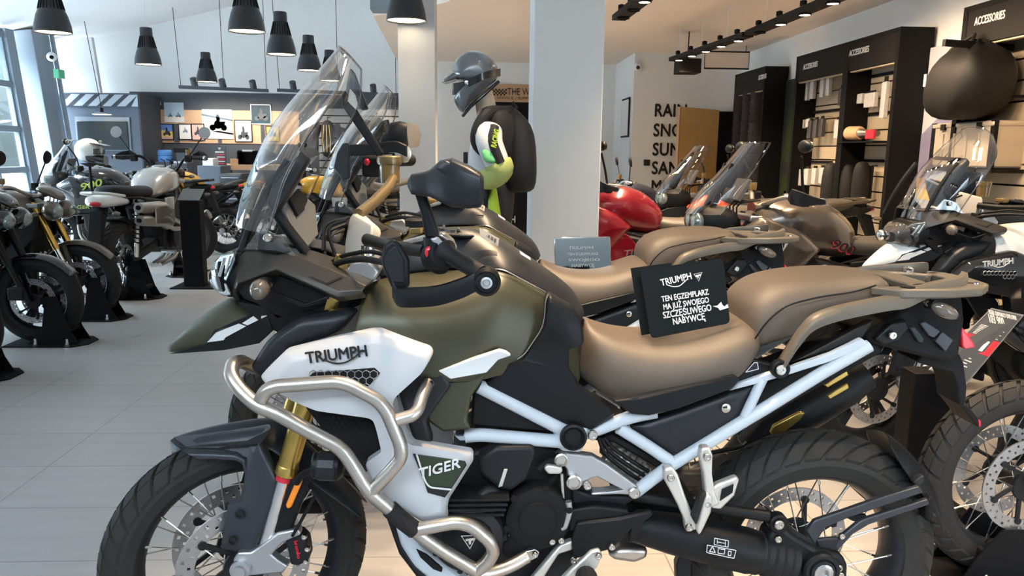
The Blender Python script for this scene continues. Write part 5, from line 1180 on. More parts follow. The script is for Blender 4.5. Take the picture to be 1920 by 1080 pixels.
# ---- accessory bays on the right wall
def bay(y0, y1, lab, text_px, items=True):
    t = thing('accessory_bay', lab, 'display wall', (XS, y0, 0), 0, 'black accessory bays'); ZH = 2.56; hd = .27; L = y1 - y0; D = XW - XS - .03
    MB().box((D / 2, .03, ZH / 2), (D, .06, ZH)).build('side_panel', 'shelf_black', t); MB().box((D / 2, L - .03, ZH / 2), (D, .06, ZH)).build('side_panel', 'shelf_black', t)
    MB().box((D / 2, L / 2, ZH - .02), (D, L - .12, .04)).build('top_panel', 'shelf_black', t)
    MB().box((.024, L / 2, ZH - .04 - hd / 2), (.04, L - .12, hd)).build('header', 'header', t)
    MB().box((.05, L / 2, ZH - .05 - hd), (.05, L - .12, .012)).build('header_light', 'slat', t)
    MB().box((D - .02, L / 2, 1.15), (.02, L - .12, 2.3)).build('backing', 'dull', t)
    for k in range(14):
        MB().box((D - .05, L / 2, .08 + k * .163), (.03, L - .12, .147)).build('slat', 'slat', t)
    hl_ = .06
    if text_px:
        q_ = onX(text_px[0], text_px[1], XS + .002)
        text_mesh('header_lettering', 'ACCESSORIES', 'white_ink', t, q_ - t.location, (0, -1, 0), (-1, 0, 0), hl_, .003, fit=text_px[2], bold=.008)
    return t
yA0, yA1, yB0, yB1, yC0 = onX(1436, 122, XS).y, onX(1379, 136, XS).y, onX(1590, 76, XS).y, onX(1494, 107, XS).y, onX(1690, 48, XS).y
bay(yA0, yA1, 'far black accessory bay with long dark garments, farthest left', (1422, 150, .30)); bay(yB0, yB1, 'black accessory bay with rows of clear packs, left of the pair', (1506, 131, .40))
bay(yC0, yB0, 'black accessory bay with the silencer and seat pads, right of the pair', (1592, 106, .42)); yD1 = onX(1808, 15, XS).y
bay(4.75, yD1, 'nearest black accessory bay at the right edge with the black bag', (1827, 48, .36))
# posters between the bays
def poster(y0, y1, lab, areas, base):
    t = thing('wall_poster', lab, 'poster', (XW - .04, y0, 0)); L = y1 - y0
    MB().box((0, L / 2, 1.2), (.03, L, 2.34)).build('board', base, t)
    for m, pts in areas: MB().prism([Vector((-.018, (1 - u) * L, .03 + v * 2.32)) for u, v in pts], (.004, 0, 0)).build('print_area', m, t)
mat('forest_print', (.015, .018, .016), .5, noise=.5, nscale=9); mat('moss_print', (.022, .034, .008), .5, noise=.4, nscale=12); mat('mountain_print', (.20, .19, .30), .5, noise=.25, nscale=5); mat('paleblue_print', (.42, .45, .50), .5); mat('snow_print', (.45, .46, .50), .5, noise=.2, nscale=8); mat('navy_print', (.02, .025, .05), .5)
mat('kit_print', (.18, .18, .20), .5, noise=.7, nscale=14)
poster(yA0 + .0 - (yA0 - yB1), yA0, 'dark forest poster of two riders between the far bays', [('moss_print', [(.05, .55), (.4, .5), (.45, .8), (.2, .86)]), ('navy_print', [(.5, .6), (.8, .6), (.82, .78), (.62, .84), (.5, .76)]), ('kit_print', [(.35, .40), (.9, .38), (.85, .58), (.5, .62)]), ('snow_print', [(.1, .2), (.6, .16), (.55, .34), (.2, .36)]), ('moss_print', [(.05, .30), (.3, .3), (.25, .45), (.08, .44)])], 'forest_print')
poster(yD1, yC0, 'tall poster of a mountain with a motorcycle below, behind the black bag', [('mountain_print', [(0, .48), (1, .55), (1, .86), (.55, .80), (.0, .66)]), ('wood', [(0, .44), (1, .44), (1, .48), (0, .48)]), ('yellow_print', [(0, .40), (1, .38), (1, .42), (0, .44)]), ('snow_print', [(0, 0), (1, 0), (1, .38), (0, .40)]), ('ink_print', [(.1, .12), (.3, .30), (.5, .34), (.75, .30), (.9, .2), (.6, .1)]), ('magenta', [(.62, .30), (.78, .29), (.8, .36), (.66, .36)])], 'paleblue_print')
# hung goods
def RW(px, py, d=.12): return onX(px, py, XW - .06 - d)
def pack(px0, py0, px1, py1, lab, m='blister', grp='clear packs hung in the accessory bays', d=.16):
    a, b_ = RW(px0, py1, d), RW(px1, py0, d); L = abs(a.y - b_.y); h_ = b_.z - a.z; c_ = (a + b_) / 2
    t = thing('hanging_pack', lab, 'accessory pack', (c_.x, c_.y, a.z), 0, grp)
    MB().box((0, 0, h_ * .46), (.05, L * .8, h_ * .84)).build('pack', m, t, bevel=.008); MB().box((0, 0, h_ * .94), (.012, L * .6, h_ * .12)).build('hang_tab', 'dull', t)
    MB().cyl((0, 0, h_ * .96), (XW - .06 - c_.x, 0, h_ * .96), .004, 6).build('hook', 'chrome', t)
for i in range(5): pack(1497 + i * 11 + (i > 2) * 8, 152 + i * -3, 1508 + i * 11 + (i > 2) * 8, 194 + i * -3, 'clear pack in the top row of the left bay of the pair', grp='top row packs')
for i in range(3): pack(1492 + i * 10, 224 - i * 2, 1501 + i * 10, 244 - i * 2, 'small pale pack in the second row, left part of the bay', grp='second row small packs')
for i in range(3): pack(1514 + i * 11, 221 - i * 2, 1525 + i * 11, 262 - i * 2, 'glossy dark pack in the second row of the left bay of the pair', 'blister_dark', 'second row dark packs')
for i in range(3): pack(1487 + i * 12, 262 - i * 2, 1498 + i * 12, 288 - i * 2, 'small dark pack in the third row of the left bay', 'blister_dark', 'third row packs')
for i in range(5): pack(1480 + i * 14, 314 - i * 1, 1492 + i * 14, 350 - i * 1, 'tall clear pack in the bottom row above the grey motorcycle', grp='bottom row packs')
pack(1572, 158, 1588, 200, 'dark pack on the post between the two middle bays, upper', 'blister_dark', 'packs on the post'); pack(1564, 218, 1584, 262, 'pale speckled pack on the post between the middle bays, lower', 'blister', 'packs on the post')
pack(1584, 180, 1596, 216, 'narrow pale pack beside the upper dark pack on the post')
pack(1608, 172, 1622, 196, 'small pale pack beside the wide white one in the right middle bay'); pack(1620, 168, 1647, 204, 'wide white pack with a black hole shape in the right middle bay'); pack(1600, 172, 1610, 212, 'narrow black pack left of the wide white one', 'blister_dark')
pack(1650, 142, 1668, 226, 'tall silver tube pack, upper right of the right middle bay')
# exhaust silencer in its bay
a = RW(1590, 250, .22); b_ = RW(1652, 250, .22); t = thing('spare_silencer', 'bronze exhaust silencer with a red tag lying on a bay shelf', 'silencer', (a.x, a.y, a.z)); d_ = b_ - a
MB().tube([Vector((0, 0, 0)), d_ * .03, d_ * .35, d_ * .42], [.05, .075, .075, .06], 20).build('canister', 'kraft', t); MB().tube([d_ * .38, d_ * .45, d_ * .9], [.06, .045, .03], 16).build('cone', 'bar_steel', t); MB().box(d_ * .78 + Vector((-.03, 0, -.01)), (.02, .17, .09)).build('tag', 'red_ink', t)
MB().box(d_ * .5 + Vector((.05, 0, -.09)), (.30, d_.length * 1.1, .015)).build('bracket_shelf', 'shelf_black', t)
# seat pads
for i, (px, w_, y0_, y1_) in enumerate(((1556, 26, 304, 392), (1584, 34, 306, 390), (1614, 24, 302, 388))):
    a, b_ = RW(px - w_ / 2, y1_, .2), RW(px + w_ / 2, y0_, .2); L = abs(a.y - b_.y); h_ = b_.z - a.z; c_ = (a + b_) / 2
    t = thing('spare_saddle', ('black spare motorcycle seat hung upright, left of three', 'widest black spare seat in the middle of three hung upright', 'black spare motorcycle seat hung upright, right of three')[i], 'seat', (c_.x, c_.y, a.z), 0, 'spare seats on the bay')
    rr = [[Vector((.10 * math.sin(x) * k_, L * .5 * math.cos(x) * q_, z * h_)) for x in [2 * PI * k / 16 for k in range(16)]] for (z, q_, k_) in ((0, .7, .6), (.08, .95, .9), (.5, 1, 1.), (.85, .75, .9), (1, .5, .5))]
    MB().loft(rr).build('cushion', 'rubber', t, sub=1); MB().box((.09, 0, h_ * .5), (.02, L * .6, h_ * .8)).build('seat_base', 'dull', t); MB().cyl((.1, 0, h_ * .9), (.26, 0, h_ * .9), .006, 6).build('hook', 'dull', t)
# display rails
for i, (x0_, y0_, x1_, y1_) in enumerate(((1496, 146, 1570, 130), (1498, 214, 1575, 204), (1600, 150, 1676, 130), (1590, 218, 1672, 208), (1492, 302, 1560, 300), (1582, 300, 1656, 302))):
    a, b_ = RW(x0_, y0_, .05), RW(x1_, y1_, .05); t = thing('display_rail', 'thin black display rail across the slats of a middle bay', 'rail', a, 0, 'black rails of the middle bays'); MB().beam((0, 0, 0), Vector((0, b_.y - a.y, 0)), .02, .03).build('rail', 'shelf_black', t)
    MB().cyl((0, (b_.y - a.y) * .5, 0), (.08, (b_.y - a.y) * .5, 0), .006, 6).build('bracket', 'shelf_black', t)
# long garments in the far bay
for i, (px, w_) in enumerate(((1387, 12), (1402, 10), (1417, 16))):
    a, b_ = onX(px - w_ / 2, 360, XS + .1), onX(px + w_ / 2, 172, XS + .1); L = abs(a.y - b_.y) + .1; h_ = b_.z - a.z; c_ = (a + b_) / 2
    t = thing('hanging_garment', ('long ribbed dark garment, leftmost on the far bay rail', 'flat dark garment between two ribbed ones on the far bay', 'long ribbed dark garment, rightmost on the far bay rail')[i], 'garment', (c_.x, c_.y, a.z), 0, 'garments in the far bay')
    rr = []
    for k in range(40):
        z = k / 39; g_ = 1 + .08 * math.sin(k * 2.4); rr.append([Vector((.12 * math.sin(x) * g_, L * .5 * math.cos(x) * g_ * (.75 + .25 * math.sin(z * PI)), z * h_)) for x in [2 * PI * j / 14 for j in range(14)]])
    MB().loft(rr).build('cloth', 'garment', t); MB().cyl((0, 0, h_), (.2, 0, h_ + .05), .008, 6).build('hanger', 'dull', t)
# black bag on a long hook and silver pannier in the near bay
q_ = onX(1818, 152, XS - .05); t = thing('luggage_bag', 'black roll-top travel bag hanging from the near bay hook', 'bag', q_); S = q_.y / FPX
rr = []
for (z, a_, b2) in ((-70, 18, .6), (-62, 46, .8), (-40, 62, 1), (0, 66, 1), (28, 58, .95), (52, 38, .7), (66, 14, .4), (74, 8, .2)):
    rr.append([Vector((.26 * b2 * math.copysign(abs(math.sin(x)) ** .6, math.sin(x)) * (1 if a_ > 20 else .5), a_ * S * 1.22 * math.copysign(abs(math.cos(x)) ** .6, math.cos(x)) - z * S * .15, z * S + .02 * math.cos(x * 5))) for x in [2 * PI * k / 24 for k in range(24)]])
MB().loft(rr).build('body', 'bag', t, sub=1)
MB().box((-.24, .22, .02), (.006, .03, .10)).build('label', 'white_ink', t)
for s_ in (-1, 1): MB().tube([(-.16, s_ * .22, .10), (-.10, s_ * .12, .26), (0, 0, .36)], .014, 8).build('strap', 'bag', t)
a = onX(1770, 80, XS - .42); b_ = onX(1862, 82, XW - .05); t = thing('display_hook', 'long black square hook holding the travel bag', 'hook', a); MB().beam((0, 0, 0), (b_.x - a.x, q_.y - a.y, 0), .03, .05).build('arm', 'shelf_black', t); MB().box((b_.x - a.x, q_.y - a.y, -.04), (.03, .06, .2)).build('plate', 'shelf_black', t)
a = onX(1830, 180, XS - .1); t = thing('display_hook', 'thin rod with chrome ends sticking out below the bag', 'hook', a); MB().cyl((0, 0, 0), (.42, -.05, .0), .012, 10).build('rod', 'shelf_black', t); MB().cyl((-.01, 0, 0), (.02, 0, 0), .022, 10).build('end_cap', 'chrome', t)
a, b_ = onX(1745, 312, XS + .02), onX(1868, 225, XS + .02); L = abs(a.y - b_.y); h_ = a.z - b_.z; h_ = abs(b_.z - a.z); c_ = (a + b_) / 2
t = thing('aluminium_pannier', 'pale aluminium side case on the near bay below the bag', 'pannier', (c_.x, c_.y, min(a.z, b_.z)))
MB().box((.16, 0, h_ / 2), (.34, L, h_)).build('case', 'case_alu', t, bevel=.02); MB().box((.16, 0, h_ * .93), (.36, L * 1.02, h_ * .10)).build('lid', 'case_alu', t, bevel=.01)
for y in (-.3, -.1, .1, .3): MB().tube([(-.015, y * L, h_ * .2), (-.015, y * L, h_ * .75)], .012, 8).build('pressed_rib', 'case_alu', t)
for y in (-.3, .3): MB().box((-.01, y * L, h_ * .9), (.04, .06, .05)).build('latch', 'dull', t)
for p in (-1, 1): MB().box((.0, p * L * .49, h_ * .5), (.03, .05, h_)).build('corner_guard', 'shelf_black', t)
MB().box((-.012, -L * .30, h_ * .3), (.004, .12, .10)).build('label', 'paper', t); MB().box((.18, 0, -.02), (.40, L * 1.1, .03)).build('bracket_shelf', 'shelf_black', t)
# ------------------------------------------------------------------ dressed display figure with helmet and backpack
YM = 3.6
def m3(px, py, off=0.): return onY(px, py, YM - off)
mat('mannequin', (.52, .42, .30), .5); mat('jersey_black', (.014, .014, .016), .75, bump=.3, bscale=90); mat('jersey_white', (.62, .64, .66), .75, bump=.3, bscale=90); mat('neon', (.45, .62, .05), .7); mat('neon_green', (.16, .55, .22), .7)
mat('helmet_grey', (.13, .14, .155), .16, .2, coat=.7); mat('visor_black', (.012, .012, .014), .2, coat=.3); mat('leather_black', (.010, .010, .012), .7, bump=.4, bscale=50)
mat('sleeve_fade', (.38, .44, .14), .75)
mo = m3(905, 300, 0); mo.z = 0
man = thing('dressed_mannequin', 'standing shop mannequin in black, white and neon riding jersey', 'mannequin', mo)
L3 = lambda px, py, off=0.: m3(px, py, off) - mo
def oval(px0, px1, py, dep, tilt=0., n=20):
    a, b_ = L3(px0, py), L3(px1, py + tilt); c_ = (a + b_) / 2; rx = (b_.x - a.x) / 2; tz = (b_.z - a.z) / 2
    return [Vector((c_.x + rx * math.cos(t), dep * math.sin(t), c_.z + tz * math.cos(t))) for t in [2 * PI * k / n for k in range(n)]]
MB().loft([oval(893, 938, 232, .06), oval(893, 932, 205, .058), oval(888, 925, 175, .055), oval(880, 918, 150, .06)]).build('neck', 'mannequin', man, sub=1)
MB().loft([oval(884, 958, 440, .13), oval(884, 964, 395, .15), oval(878, 966, 350, .15), oval(876, 966, 328, .15)]).build('trouser_waist', 'jersey_black', man, sub=1)
body = [oval(874, 968, 345, .155), oval(872, 968, 335, .155), oval(876, 966, 310, .145), oval(880, 968, 275, .16), oval(888, 968, 245, .20), oval(896, 962, 222, .20, 0), oval(902, 948, 205, .12, 2)]
MB().loft(body).build('jersey', 'jersey_white', man, sub=1)
MB().loft([oval(892, 976, 318, .170), oval(890, 978, 285, .195), oval(892, 976, 250, .225), oval(893, 970, 226, .245), oval(899, 960, 210, .215), oval(905, 946, 198, .12, 3)]).build('body_armour', 'jersey_black', man, sub=1)
pants = []
for s in (-1, 1):
    MB().loft([oval(905, 958, 700, .07), oval(900, 958, 560, .085), oval(893, 958, 470, .10), oval(888, 960, 400, .12)] ).build('trouser_leg', 'jersey_black', man, sub=1).location = (0, s * .095, 0)
g_ = MB().loft([oval(903, 952, 440, .165), oval(904, 945, 395, .175), oval(908, 938, 350, .172), oval(912, 932, 335, .16)]); g_.build('trouser_panel', 'neon', man, sub=1)
MB().loft([oval(905, 918, 368, .185), oval(903, 918, 330, .185)]).build('belt_strap', 'jersey_black', man)
# left arm: shoulder - elbow - hand
def arm(side):
    o_ = .21 * side
    P_ = [L3(921, 238, o_ + .02 * side), L3(917, 264, o_ + .045 * side), L3(932, 305, o_ + .04 * side), L3(936, 318, o_ + .04 * side), L3(920, 334, o_ + .02 * side), L3(893, 338, o_ - .04 * side)]
    sh = MB().tube(smooth(P_[:3], 4), [.044, .053, .057, .058, .058, .057, .056, .055, .054], 16); u = sh.build('upper_sleeve', 'jersey_white', man)
    MB().tube(smooth(P_[2:], 4), [.060, .062, .063, .062, .061, .058, .055, .052, .050, .046, .042, .038, .036], 16).build('lower_sleeve', 'sleeve_fade', man)
    st = [p + Vector((.012, -.046 * side, 0)) for p in smooth(P_[:3], 4)]
    MB().tube(st, .022, 10).build('sleeve_stripe', 'jersey_black', man)
    q_ = L3(926, 292, o_ + .115 * side)
    if side > 0:
        text_mesh('sleeve_lettering', 'RACING', 'neon', man, L3(930, 278, .325), L3(936, 247, .325) - L3(930, 278, .325), (0, -1, 0), .022, .002, fit=.075, shear=.2, bold=.02)
        MB().loft([[p + Vector((.03 * math.cos(t), -.05 - .02 * math.sin(t), 0)) for t in [2 * PI * k / 10 for k in range(10)]] for p in (L3(913, 276, .24), L3(917, 296, .25), L3(922, 306, .25))]).build('sleeve_patch', 'neon_green', man, sub=1)
    w = P_[-1]; hd = MB(); dr = Vector((-1, .25 * side, -.1)).normalized()
    hd.ell(w + dr * .04, (.052, .042, .030), 14, 8)
    for k in range(4):
        b0 = w + dr * .075 + Vector((0, (-.03 + .02 * k), .004)); hd.tube([b0, b0 + dr * .035 + Vector((0, 0, -.01)), b0 + dr * .05 + Vector((0, 0, -.04))], [.011, .010, .008], 8)
    hd.tube([w + dr * .03 + Vector((0, -.035 * side, .01)), w + dr * .07 + Vector((0, -.05 * side, .0))], [.012, .009], 8)
    hd.build('glove', 'leather_black', man)
arm(1); arm(-1)
MB().prism([L3(893, 262, .17), L3(900, 230, .20), L3(908, 232, .215), L3(902, 262, .20)], (0, .03, 0)).build('shoulder_strap', 'jersey_white', man)
st = m3(873, 296, .17) - mo; MB().box(st, (.02, .01, .05)).build('chest_logo', 'jersey_black', man)
MB().lathe([(.001, 0), (.26, 0), (.26, .02), (.03, .03), (.03, .45)], (.03, 0, 0), (0, 0, 1), 28).build('stand', 'shelf_black', man)
# backpack
bp = m3(968, 285); t = thing('backpack', 'large black backpack worn by the mannequin next to the column', 'backpack', bp)
def B3(px, py): return m3(px, py) - bp
rr = []
for (y, x0_, x1_, d_) in ((362, 930, 998, .10), (345, 940, 1006, .14), (300, 948, 1006, .16), (250, 946, 1003, .16), (222, 944, 988, .13), (205, 944, 968, .09), (197, 948, 958, .04)):
    a, b_ = B3(x0_, y), B3(x1_, y); c_ = (a + b_) / 2; w = (b_.x - a.x) / 2
    rr.append([Vector((c_.x + w * math.copysign(abs(math.cos(q)) ** .7, math.cos(q)), d_ * math.copysign(abs(math.sin(q)) ** .7, math.sin(q)), c_.z)) for q in [2 * PI * k / 20 for k in range(20)]])
MB().loft(rr).build('body', 'leather_black', t, sub=1)
MB().tube([B3(958, 204) + Vector((0, -.02, 0)), B3(962, 192) + Vector((0, -.02, 0)), B3(968, 204) + Vector((0, -.02, 0))], .008, 8).build('carry_loop', 'leather_black', t)
MB().tube(smooth([B3(950, 215) + Vector((0, -.15, 0)), B3(956, 250) + Vector((0, -.165, 0)), B3(952, 300) + Vector((0, -.165, 0))], 4), .010, 8).build('zip', 'dull', t)
MB().tube(smooth([B3(948, 210) + Vector((0, -.10, 0)), B3(915, 215) + Vector((0, -.215, 0)), B3(894, 245) + Vector((0, -.235, 0)), B3(896, 275) + Vector((0, -.21, 0)), B3(930, 300) + Vector((0, -.22, 0))], 5), .024, 10).build('shoulder_strap', 'leather_black', t)
# helmet
hc = m3(893, 140); t = thing('motocross_helmet', 'glossy grey peaked motocross helmet on the mannequin', 'helmet', hc)
def H3(px, py, off=0.): return m3(px, py, off) - hc
out = [(848, 150), (847, 128), (853, 112), (866, 99), (884, 94), (904, 97), (922, 107), (933, 122), (937, 140), (935, 152), (922, 164), (905, 178), (888, 192), (872, 208), (867, 216), (858, 205), (850, 190), (851, 180), (862, 176), (872, 172), (878, 160), (866, 154)]
shell_ = []
for s, sc, dy in ((-1, .20, .125), (-1, .62, .115), (-1, .88, .08), (-1, .99, .03), (1, .99, .03), (1, .88, .08), (1, .62, .115), (1, .20, .125)):
    cc = H3(895, 145); shell_.append([Vector((cc.x + (p.x - cc.x) * sc, -s * -dy if False else s * dy, cc.z + (p.z - cc.z) * sc)) for p in [H3(*q) for q in out]])
MB().loft(shell_).build('shell', 'helmet_grey', t, sub=2)
MB().prism([H3(826, 158), H3(830, 154), H3(852, 133), H3(872, 131), H3(878, 143), H3(862, 152), H3(838, 163)], (0, .0, 0)) if False else None
pk = []
for (x, y0_, y1_, w) in ((826, 155, 160, .075), (840, 143, 158, .095), (856, 134, 152, .105), (874, 132, 146, .115)):
    a, b_ = H3(x, y0_), H3(x + 4, y1_); pk.append([Vector((b_.x, -w, b_.z)), Vector((a.x, -w * .7, a.z)), Vector((a.x, 0, a.z + .012)), Vector((a.x, w * .7, a.z)), Vector((b_.x, w, b_.z)), Vector((b_.x, 0, b_.z + .018))])
MB().loft(pk).build('peak', 'helmet_grey', t, sub=1)
MB().loft([[H3(874, 152, .10) , H3(870, 172, .095), H3(862, 178, .07), H3(864, 156, .06)], [H3(850, 156, .05), H3(852, 178, .05), H3(848, 178, -.05), H3(848, 156, -.05)]]).build('goggle_opening', 'visor_black', t)
stp = [H3(878, 156, .128), H3(895, 148, .136), H3(915, 140, .12), H3(936, 136, .06), H3(939, 135, 0)]
b = MB(); P_ = smooth(stp, 4); b.loft([[p + Vector((0, .012, -.016)), p + Vector((0, -.006, -.016)), p + Vector((0, -.006, .016)), p + Vector((0, .012, .016))] for p in P_]); b.build('goggle_strap', 'visor_black', t)
MB().lathe([(.009, 0), (.009, .006), (.001, .008)], H3(875, 155, .125), (0, -1, 0), 14).build('visor_screw', 'chrome', t)
MB().tube([H3(935, 153, .05), H3(905, 180, .09), H3(882, 200, .08), H3(868, 217, .03)], .008, 8).build('rim_trim', 'visor_black', t)
# ------------------------------------------------------------------ the other motorcycles
mat('red_paint', (.17, .004, .012), .22, .35, coat=.9); mat('orange_paint', (.80, .11, .015), .3, .1, coat=.7); mat('grey_paint', (.115, .095, .080), .22, .55, coat=.9); mat('bronze_paint', (.10, .08, .06), .3, .6, coat=.6)
mat('gloss_black', (.010, .011, .013), .14, .1, coat=.9); mat('silver_paint', (.50, .50, .49), .25, .6, coat=.8); mat('yellow_paint', (.75, .40, .02), .3, coat=.6); mat('white_paint', (.72, .72, .70), .3, coat=.6); mat('neon_ink', (.24, .32, .05), .5); mat('seat_tan', (.060, .052, .043), .5); mat('gold_leg', (.55, .33, .08), .25, .9)

def bike(name, label, loc, rz, cfg, group=None):
    """a showroom motorcycle in its own metres: nose towards -x, left flank towards -y, wheels on the floor"""
    g = lambda k, d=None: cfg.get(k, d)
    t = thing(name, label, 'motorcycle', loc, rz, group)
    adv = g('style') == 'adventure'; ROAD = not adv
    tm, am, fm_, wire = g('tank', 'gloss_black'), g('accent', 'black'), g('fork', 'black'), g('wire', False)
    fR, rR = (.335, .325) if adv else (.305, .315)
    if wire and ROAD: fR, rR = .33, .315
    fx, rx_ = (-.77, .77) if adv else (-.70, .73)
    st = math.radians(g('steer', 0))
    w = make_wheel('front_wheel', t, fR, .10 if (adv or wire) else .12, fR - (.085 if adv or wire else .085), 'wire' if wire else 'cast', ((.155, .065), (.155, -.065)), blocks=34 if g('knobby') else 0, rimcol=g('rim', 'satin')); w.location = (fx, 0, fR); w.rotation_euler = (0, 0, st)
    w = make_wheel('rear_wheel', t, rR, .15 if adv else .17, rR - .095, 'wire' if wire else 'cast', ((.125, -.07),), blocks=30 if g('knobby') else 0, slant=.9, rimcol=g('rim', 'satin')); w.location = (rx_, 0, rR)
    top = Vector((fx + (.33 if adv else .27), 0, 1.02 if adv else .92)); axl = Vector((fx + .01, 0, fR)); d = (top - axl)
    for s in (-1, 1):
        o_ = Vector((0, s * .10, 0)); m_ = axl + d * .42
        f = MB().cyl(m_ + o_, top + o_, .026, 16).build('fork_tube', fm_, t); MB().cyl(axl + o_, m_ + o_, .024 if g('fork_solid') else .020, 14).build('fork_slider', 'black' if fm_ == 'black' else 'chrome', f)
        MB().box(axl + o_ * 1.15 + Vector((.07, 0, .06)), (.10, .04, .09)).build('brake_caliper', 'engine', t, bevel=.01)
        if adv: MB().beam(axl + o_ * 1.2 + d * .10, axl + o_ * 1.2 + d * .32, .02, .07).build('fork_guard', 'satin', t, bevel=.008)
    MB().beam(top + Vector((0, -.13, -.02)), top + Vector((0, .13, -.02)), .10, .035).build('upper_fork_clamp', 'alu', t, bevel=.008)
    # front mudguard hugging the tyre
    rr = []
    for k in range(9):
        a = math.radians(35 + 115 * k / 8); r = fR + .022; rr.append([Vector((fx - r * math.cos(a), .062 * u, fR + r * math.sin(a) - .03 * abs(u) ** 3)) for u in (-1, -.7, -.3, 0, .3, .7, 1)])
    if not g('nofender'): MB().loft(rr, cap=False, closed=False).build('front_fender', g('fender', 'gloss_black'), t, solid=.005, sub=1)
    for s in (() if g('nofender') else (-1, 1)): MB().beam((fx, s * .075, fR), (fx + .08, s * .068, fR + fR * .95), .006, .035).build('fender_stay', g('fender', 'gloss_black'), t)
    # engine, frame, radiator
    def side(n, pts, y, th, m, bev=.008, both=False, parent=None):
        b = MB().prism([Vector((x, -y, z)) for x, z in pts], (0, th, 0)); o = b.build(n, m, parent or t, bevel=bev)
        if both: mir(b).build(n, m, parent or t, bevel=bev)
        return o
    def dome(n, pts, y, rise, m):
        P_ = fillet([Vector((x, -y, z)) for x, z in pts] + [Vector((x, -y, z)) for x, z in pts[:2]], .02, 3)[1:-1]; c_ = sum(P_, Vector()) / len(P_)
        b = MB().loft([[p + Vector((0, .03, 0)) for p in P_], P_] + [[p.lerp(c_, f) + Vector((0, -rise * h_, 0)) for p in P_] for f, h_ in ((.12, .45), (.35, .85), (.75, 1))]); b.build(n, m, t, ang=60); mir(b).build(n, m, t, ang=60)
    side('engine_block', [(-.36, .70), (-.10, .78), (.18, .72), (.24, .45), (.12, .30), (-.22, .26), (-.34, .42)], .16, .32, 'engine', .02)
    for s, (x, z, r) in (((-1), (-.12, .44, .105)), (-1, (.10, .46, .085)), (1, (-.02, .43, .11))):
        MB().lathe([(r, 0), (r, .03), (r * .85, .045), (r * .5, .05), (.001, .052)], (x, s * .16, z), (0, s, 0), 24).build('engine_cover', g('cover', 'engine'), t)
    for k in range(5): MB().box((-.20, 0, .52 + .035 * k), (.24, .30, .010)).build('cylinder_fin', 'engine', t)
    MB().box((-.42, 0, .62), (.03, .30, .30)).build('radiator', 'dull', t, bevel=.006)
    for y in (-.06, 0, .06): MB().tube(fillet([(-.33, y, .60), (-.46, y, .50), (-.44, y, .30), (-.30, y, .20), (0, y * .6, .17)], .08, 4), .020, 10).build('exhaust_header', 'bar_steel', t)
    for s in (-1, 1):
        MB().tube(fillet([(-.42, s * .06, .95), (-.12, s * .17, .74), (.20, s * .15, .52), (.24, s * .15, .36)], .05, 3), .020, 10).build('main_frame', g('frame', 'black'), t)
        MB().tube(fillet([(.08, s * .13, .70), (.50, s * .12, .80), (.92, s * .09, .88 if adv else .82)], .05, 3), .014, 8).build('subframe_tube', g('frame', 'black'), t)
        MB().tube(fillet([(.22, s * .14, .50), (.60, s * .12, .78)], .03, 2), .013, 8).build('subframe_strut', g('frame', 'black'), t)
        MB().beam((.20, s * .12, .40), (rx_, s * .11, rR), .035, .07).build('swingarm', g('swing', 'satin'), t, bevel=.01)
        MB().cyl((.26, s * .17, .33), (.30, s * .30, .33), .016, 10).build('footpeg', 'alu', t)
    MB().tube([(.30, 0, .45), (.42, 0, .72)], .045, 14).build('shock_spring', g('spring', 'dull'), t)
    MB().lathe([(.03, 0), (.035, .015), (.035, .04), (.001, .05)], (rx_, -.13, rR), (0, -1, 0), 16).build('axle_nut', 'alu', t)
    # tank
    if adv: tk = ((-.50, .93, .05, .08), (-.42, .95, .12, .16), (-.30, .965, .155, .20), (-.16, .965, .165, .205), (-.02, .94, .16, .175), (.08, .90, .125, .13), (.16, .86, .09, .10))
    elif g('style') == 'scrambler': tk = ((-.40, .90, .06, .08), (-.34, .91, .11, .15), (-.2, .915, .13, .17), (0, .90, .125, .165), (.12, .86, .10, .13), (.19, .82, .06, .09))
    else: tk = ((-.46, .86, .05, .08), (-.38, .87, .11, .17), (-.26, .885, .14, .21), (-.10, .88, .15, .20), (.04, .84, .13, .15), (.14, .80, .08, .10))
    MB().loft([ring(x, z, h_, w_, 2.6, 24) for x, z, h_, w_ in tk]).build('tank', tm, t, sub=1)
    tz = max(z + h_ for x, z, h_, w_ in tk); MB().lathe([(.055, 0), (.055, .006), (.04, .010), (.001, .011)], (-.20, 0, tz - .008), (.1, 0, 1), 22).build('filler_cap', g('cap', 'alu'), t)
    if adv: MB().loft([ring(x, tz - .035 - .3 * abs(x + .3), .036, w_, 2.2, 16) for x, w_ in ((-.44, .07), (-.38, .10), (-.24, .11), (-.14, .09))]).build('tank_top_cover', g('topcover', 'satin'), t)
    # seat and tail
    if adv:
        se = ((.06, .86, .05, .08), (.14, .845, .055, .12), (.30, .835, .055, .15), (.44, .85, .055, .155), (.54, .90, .075, .15), (.74, .925, .07, .13), (.92, .94, .045, .10)); tl = ((.50, .84, .06, .12), (.80, .87, .06, .12), (1.0, .90, .045, .09), (1.08, .91, .02, .05))
    elif g('style') == 'scrambler':
        se = ((.14, .84, .05, .10), (.30, .83, .055, .13), (.55, .84, .06, .14), (.75, .86, .055, .13), (.86, .87, .03, .10)); tl = ((.60, .77, .03, .12), (.86, .80, .05, .13), (.98, .80, .05, .11), (1.05, .79, .03, .07))
    else:
        se = ((.06, .80, .04, .08), (.16, .785, .05, .12), (.32, .78, .05, .145), (.46, .81, .05, .14), (.56, .86, .05, .12), (.74, .89, .04, .10)); tl = ((.40, .76, .05, .12), (.60, .81, .055, .12), (.80, .86, .045, .09), (.95, .89, .02, .04))
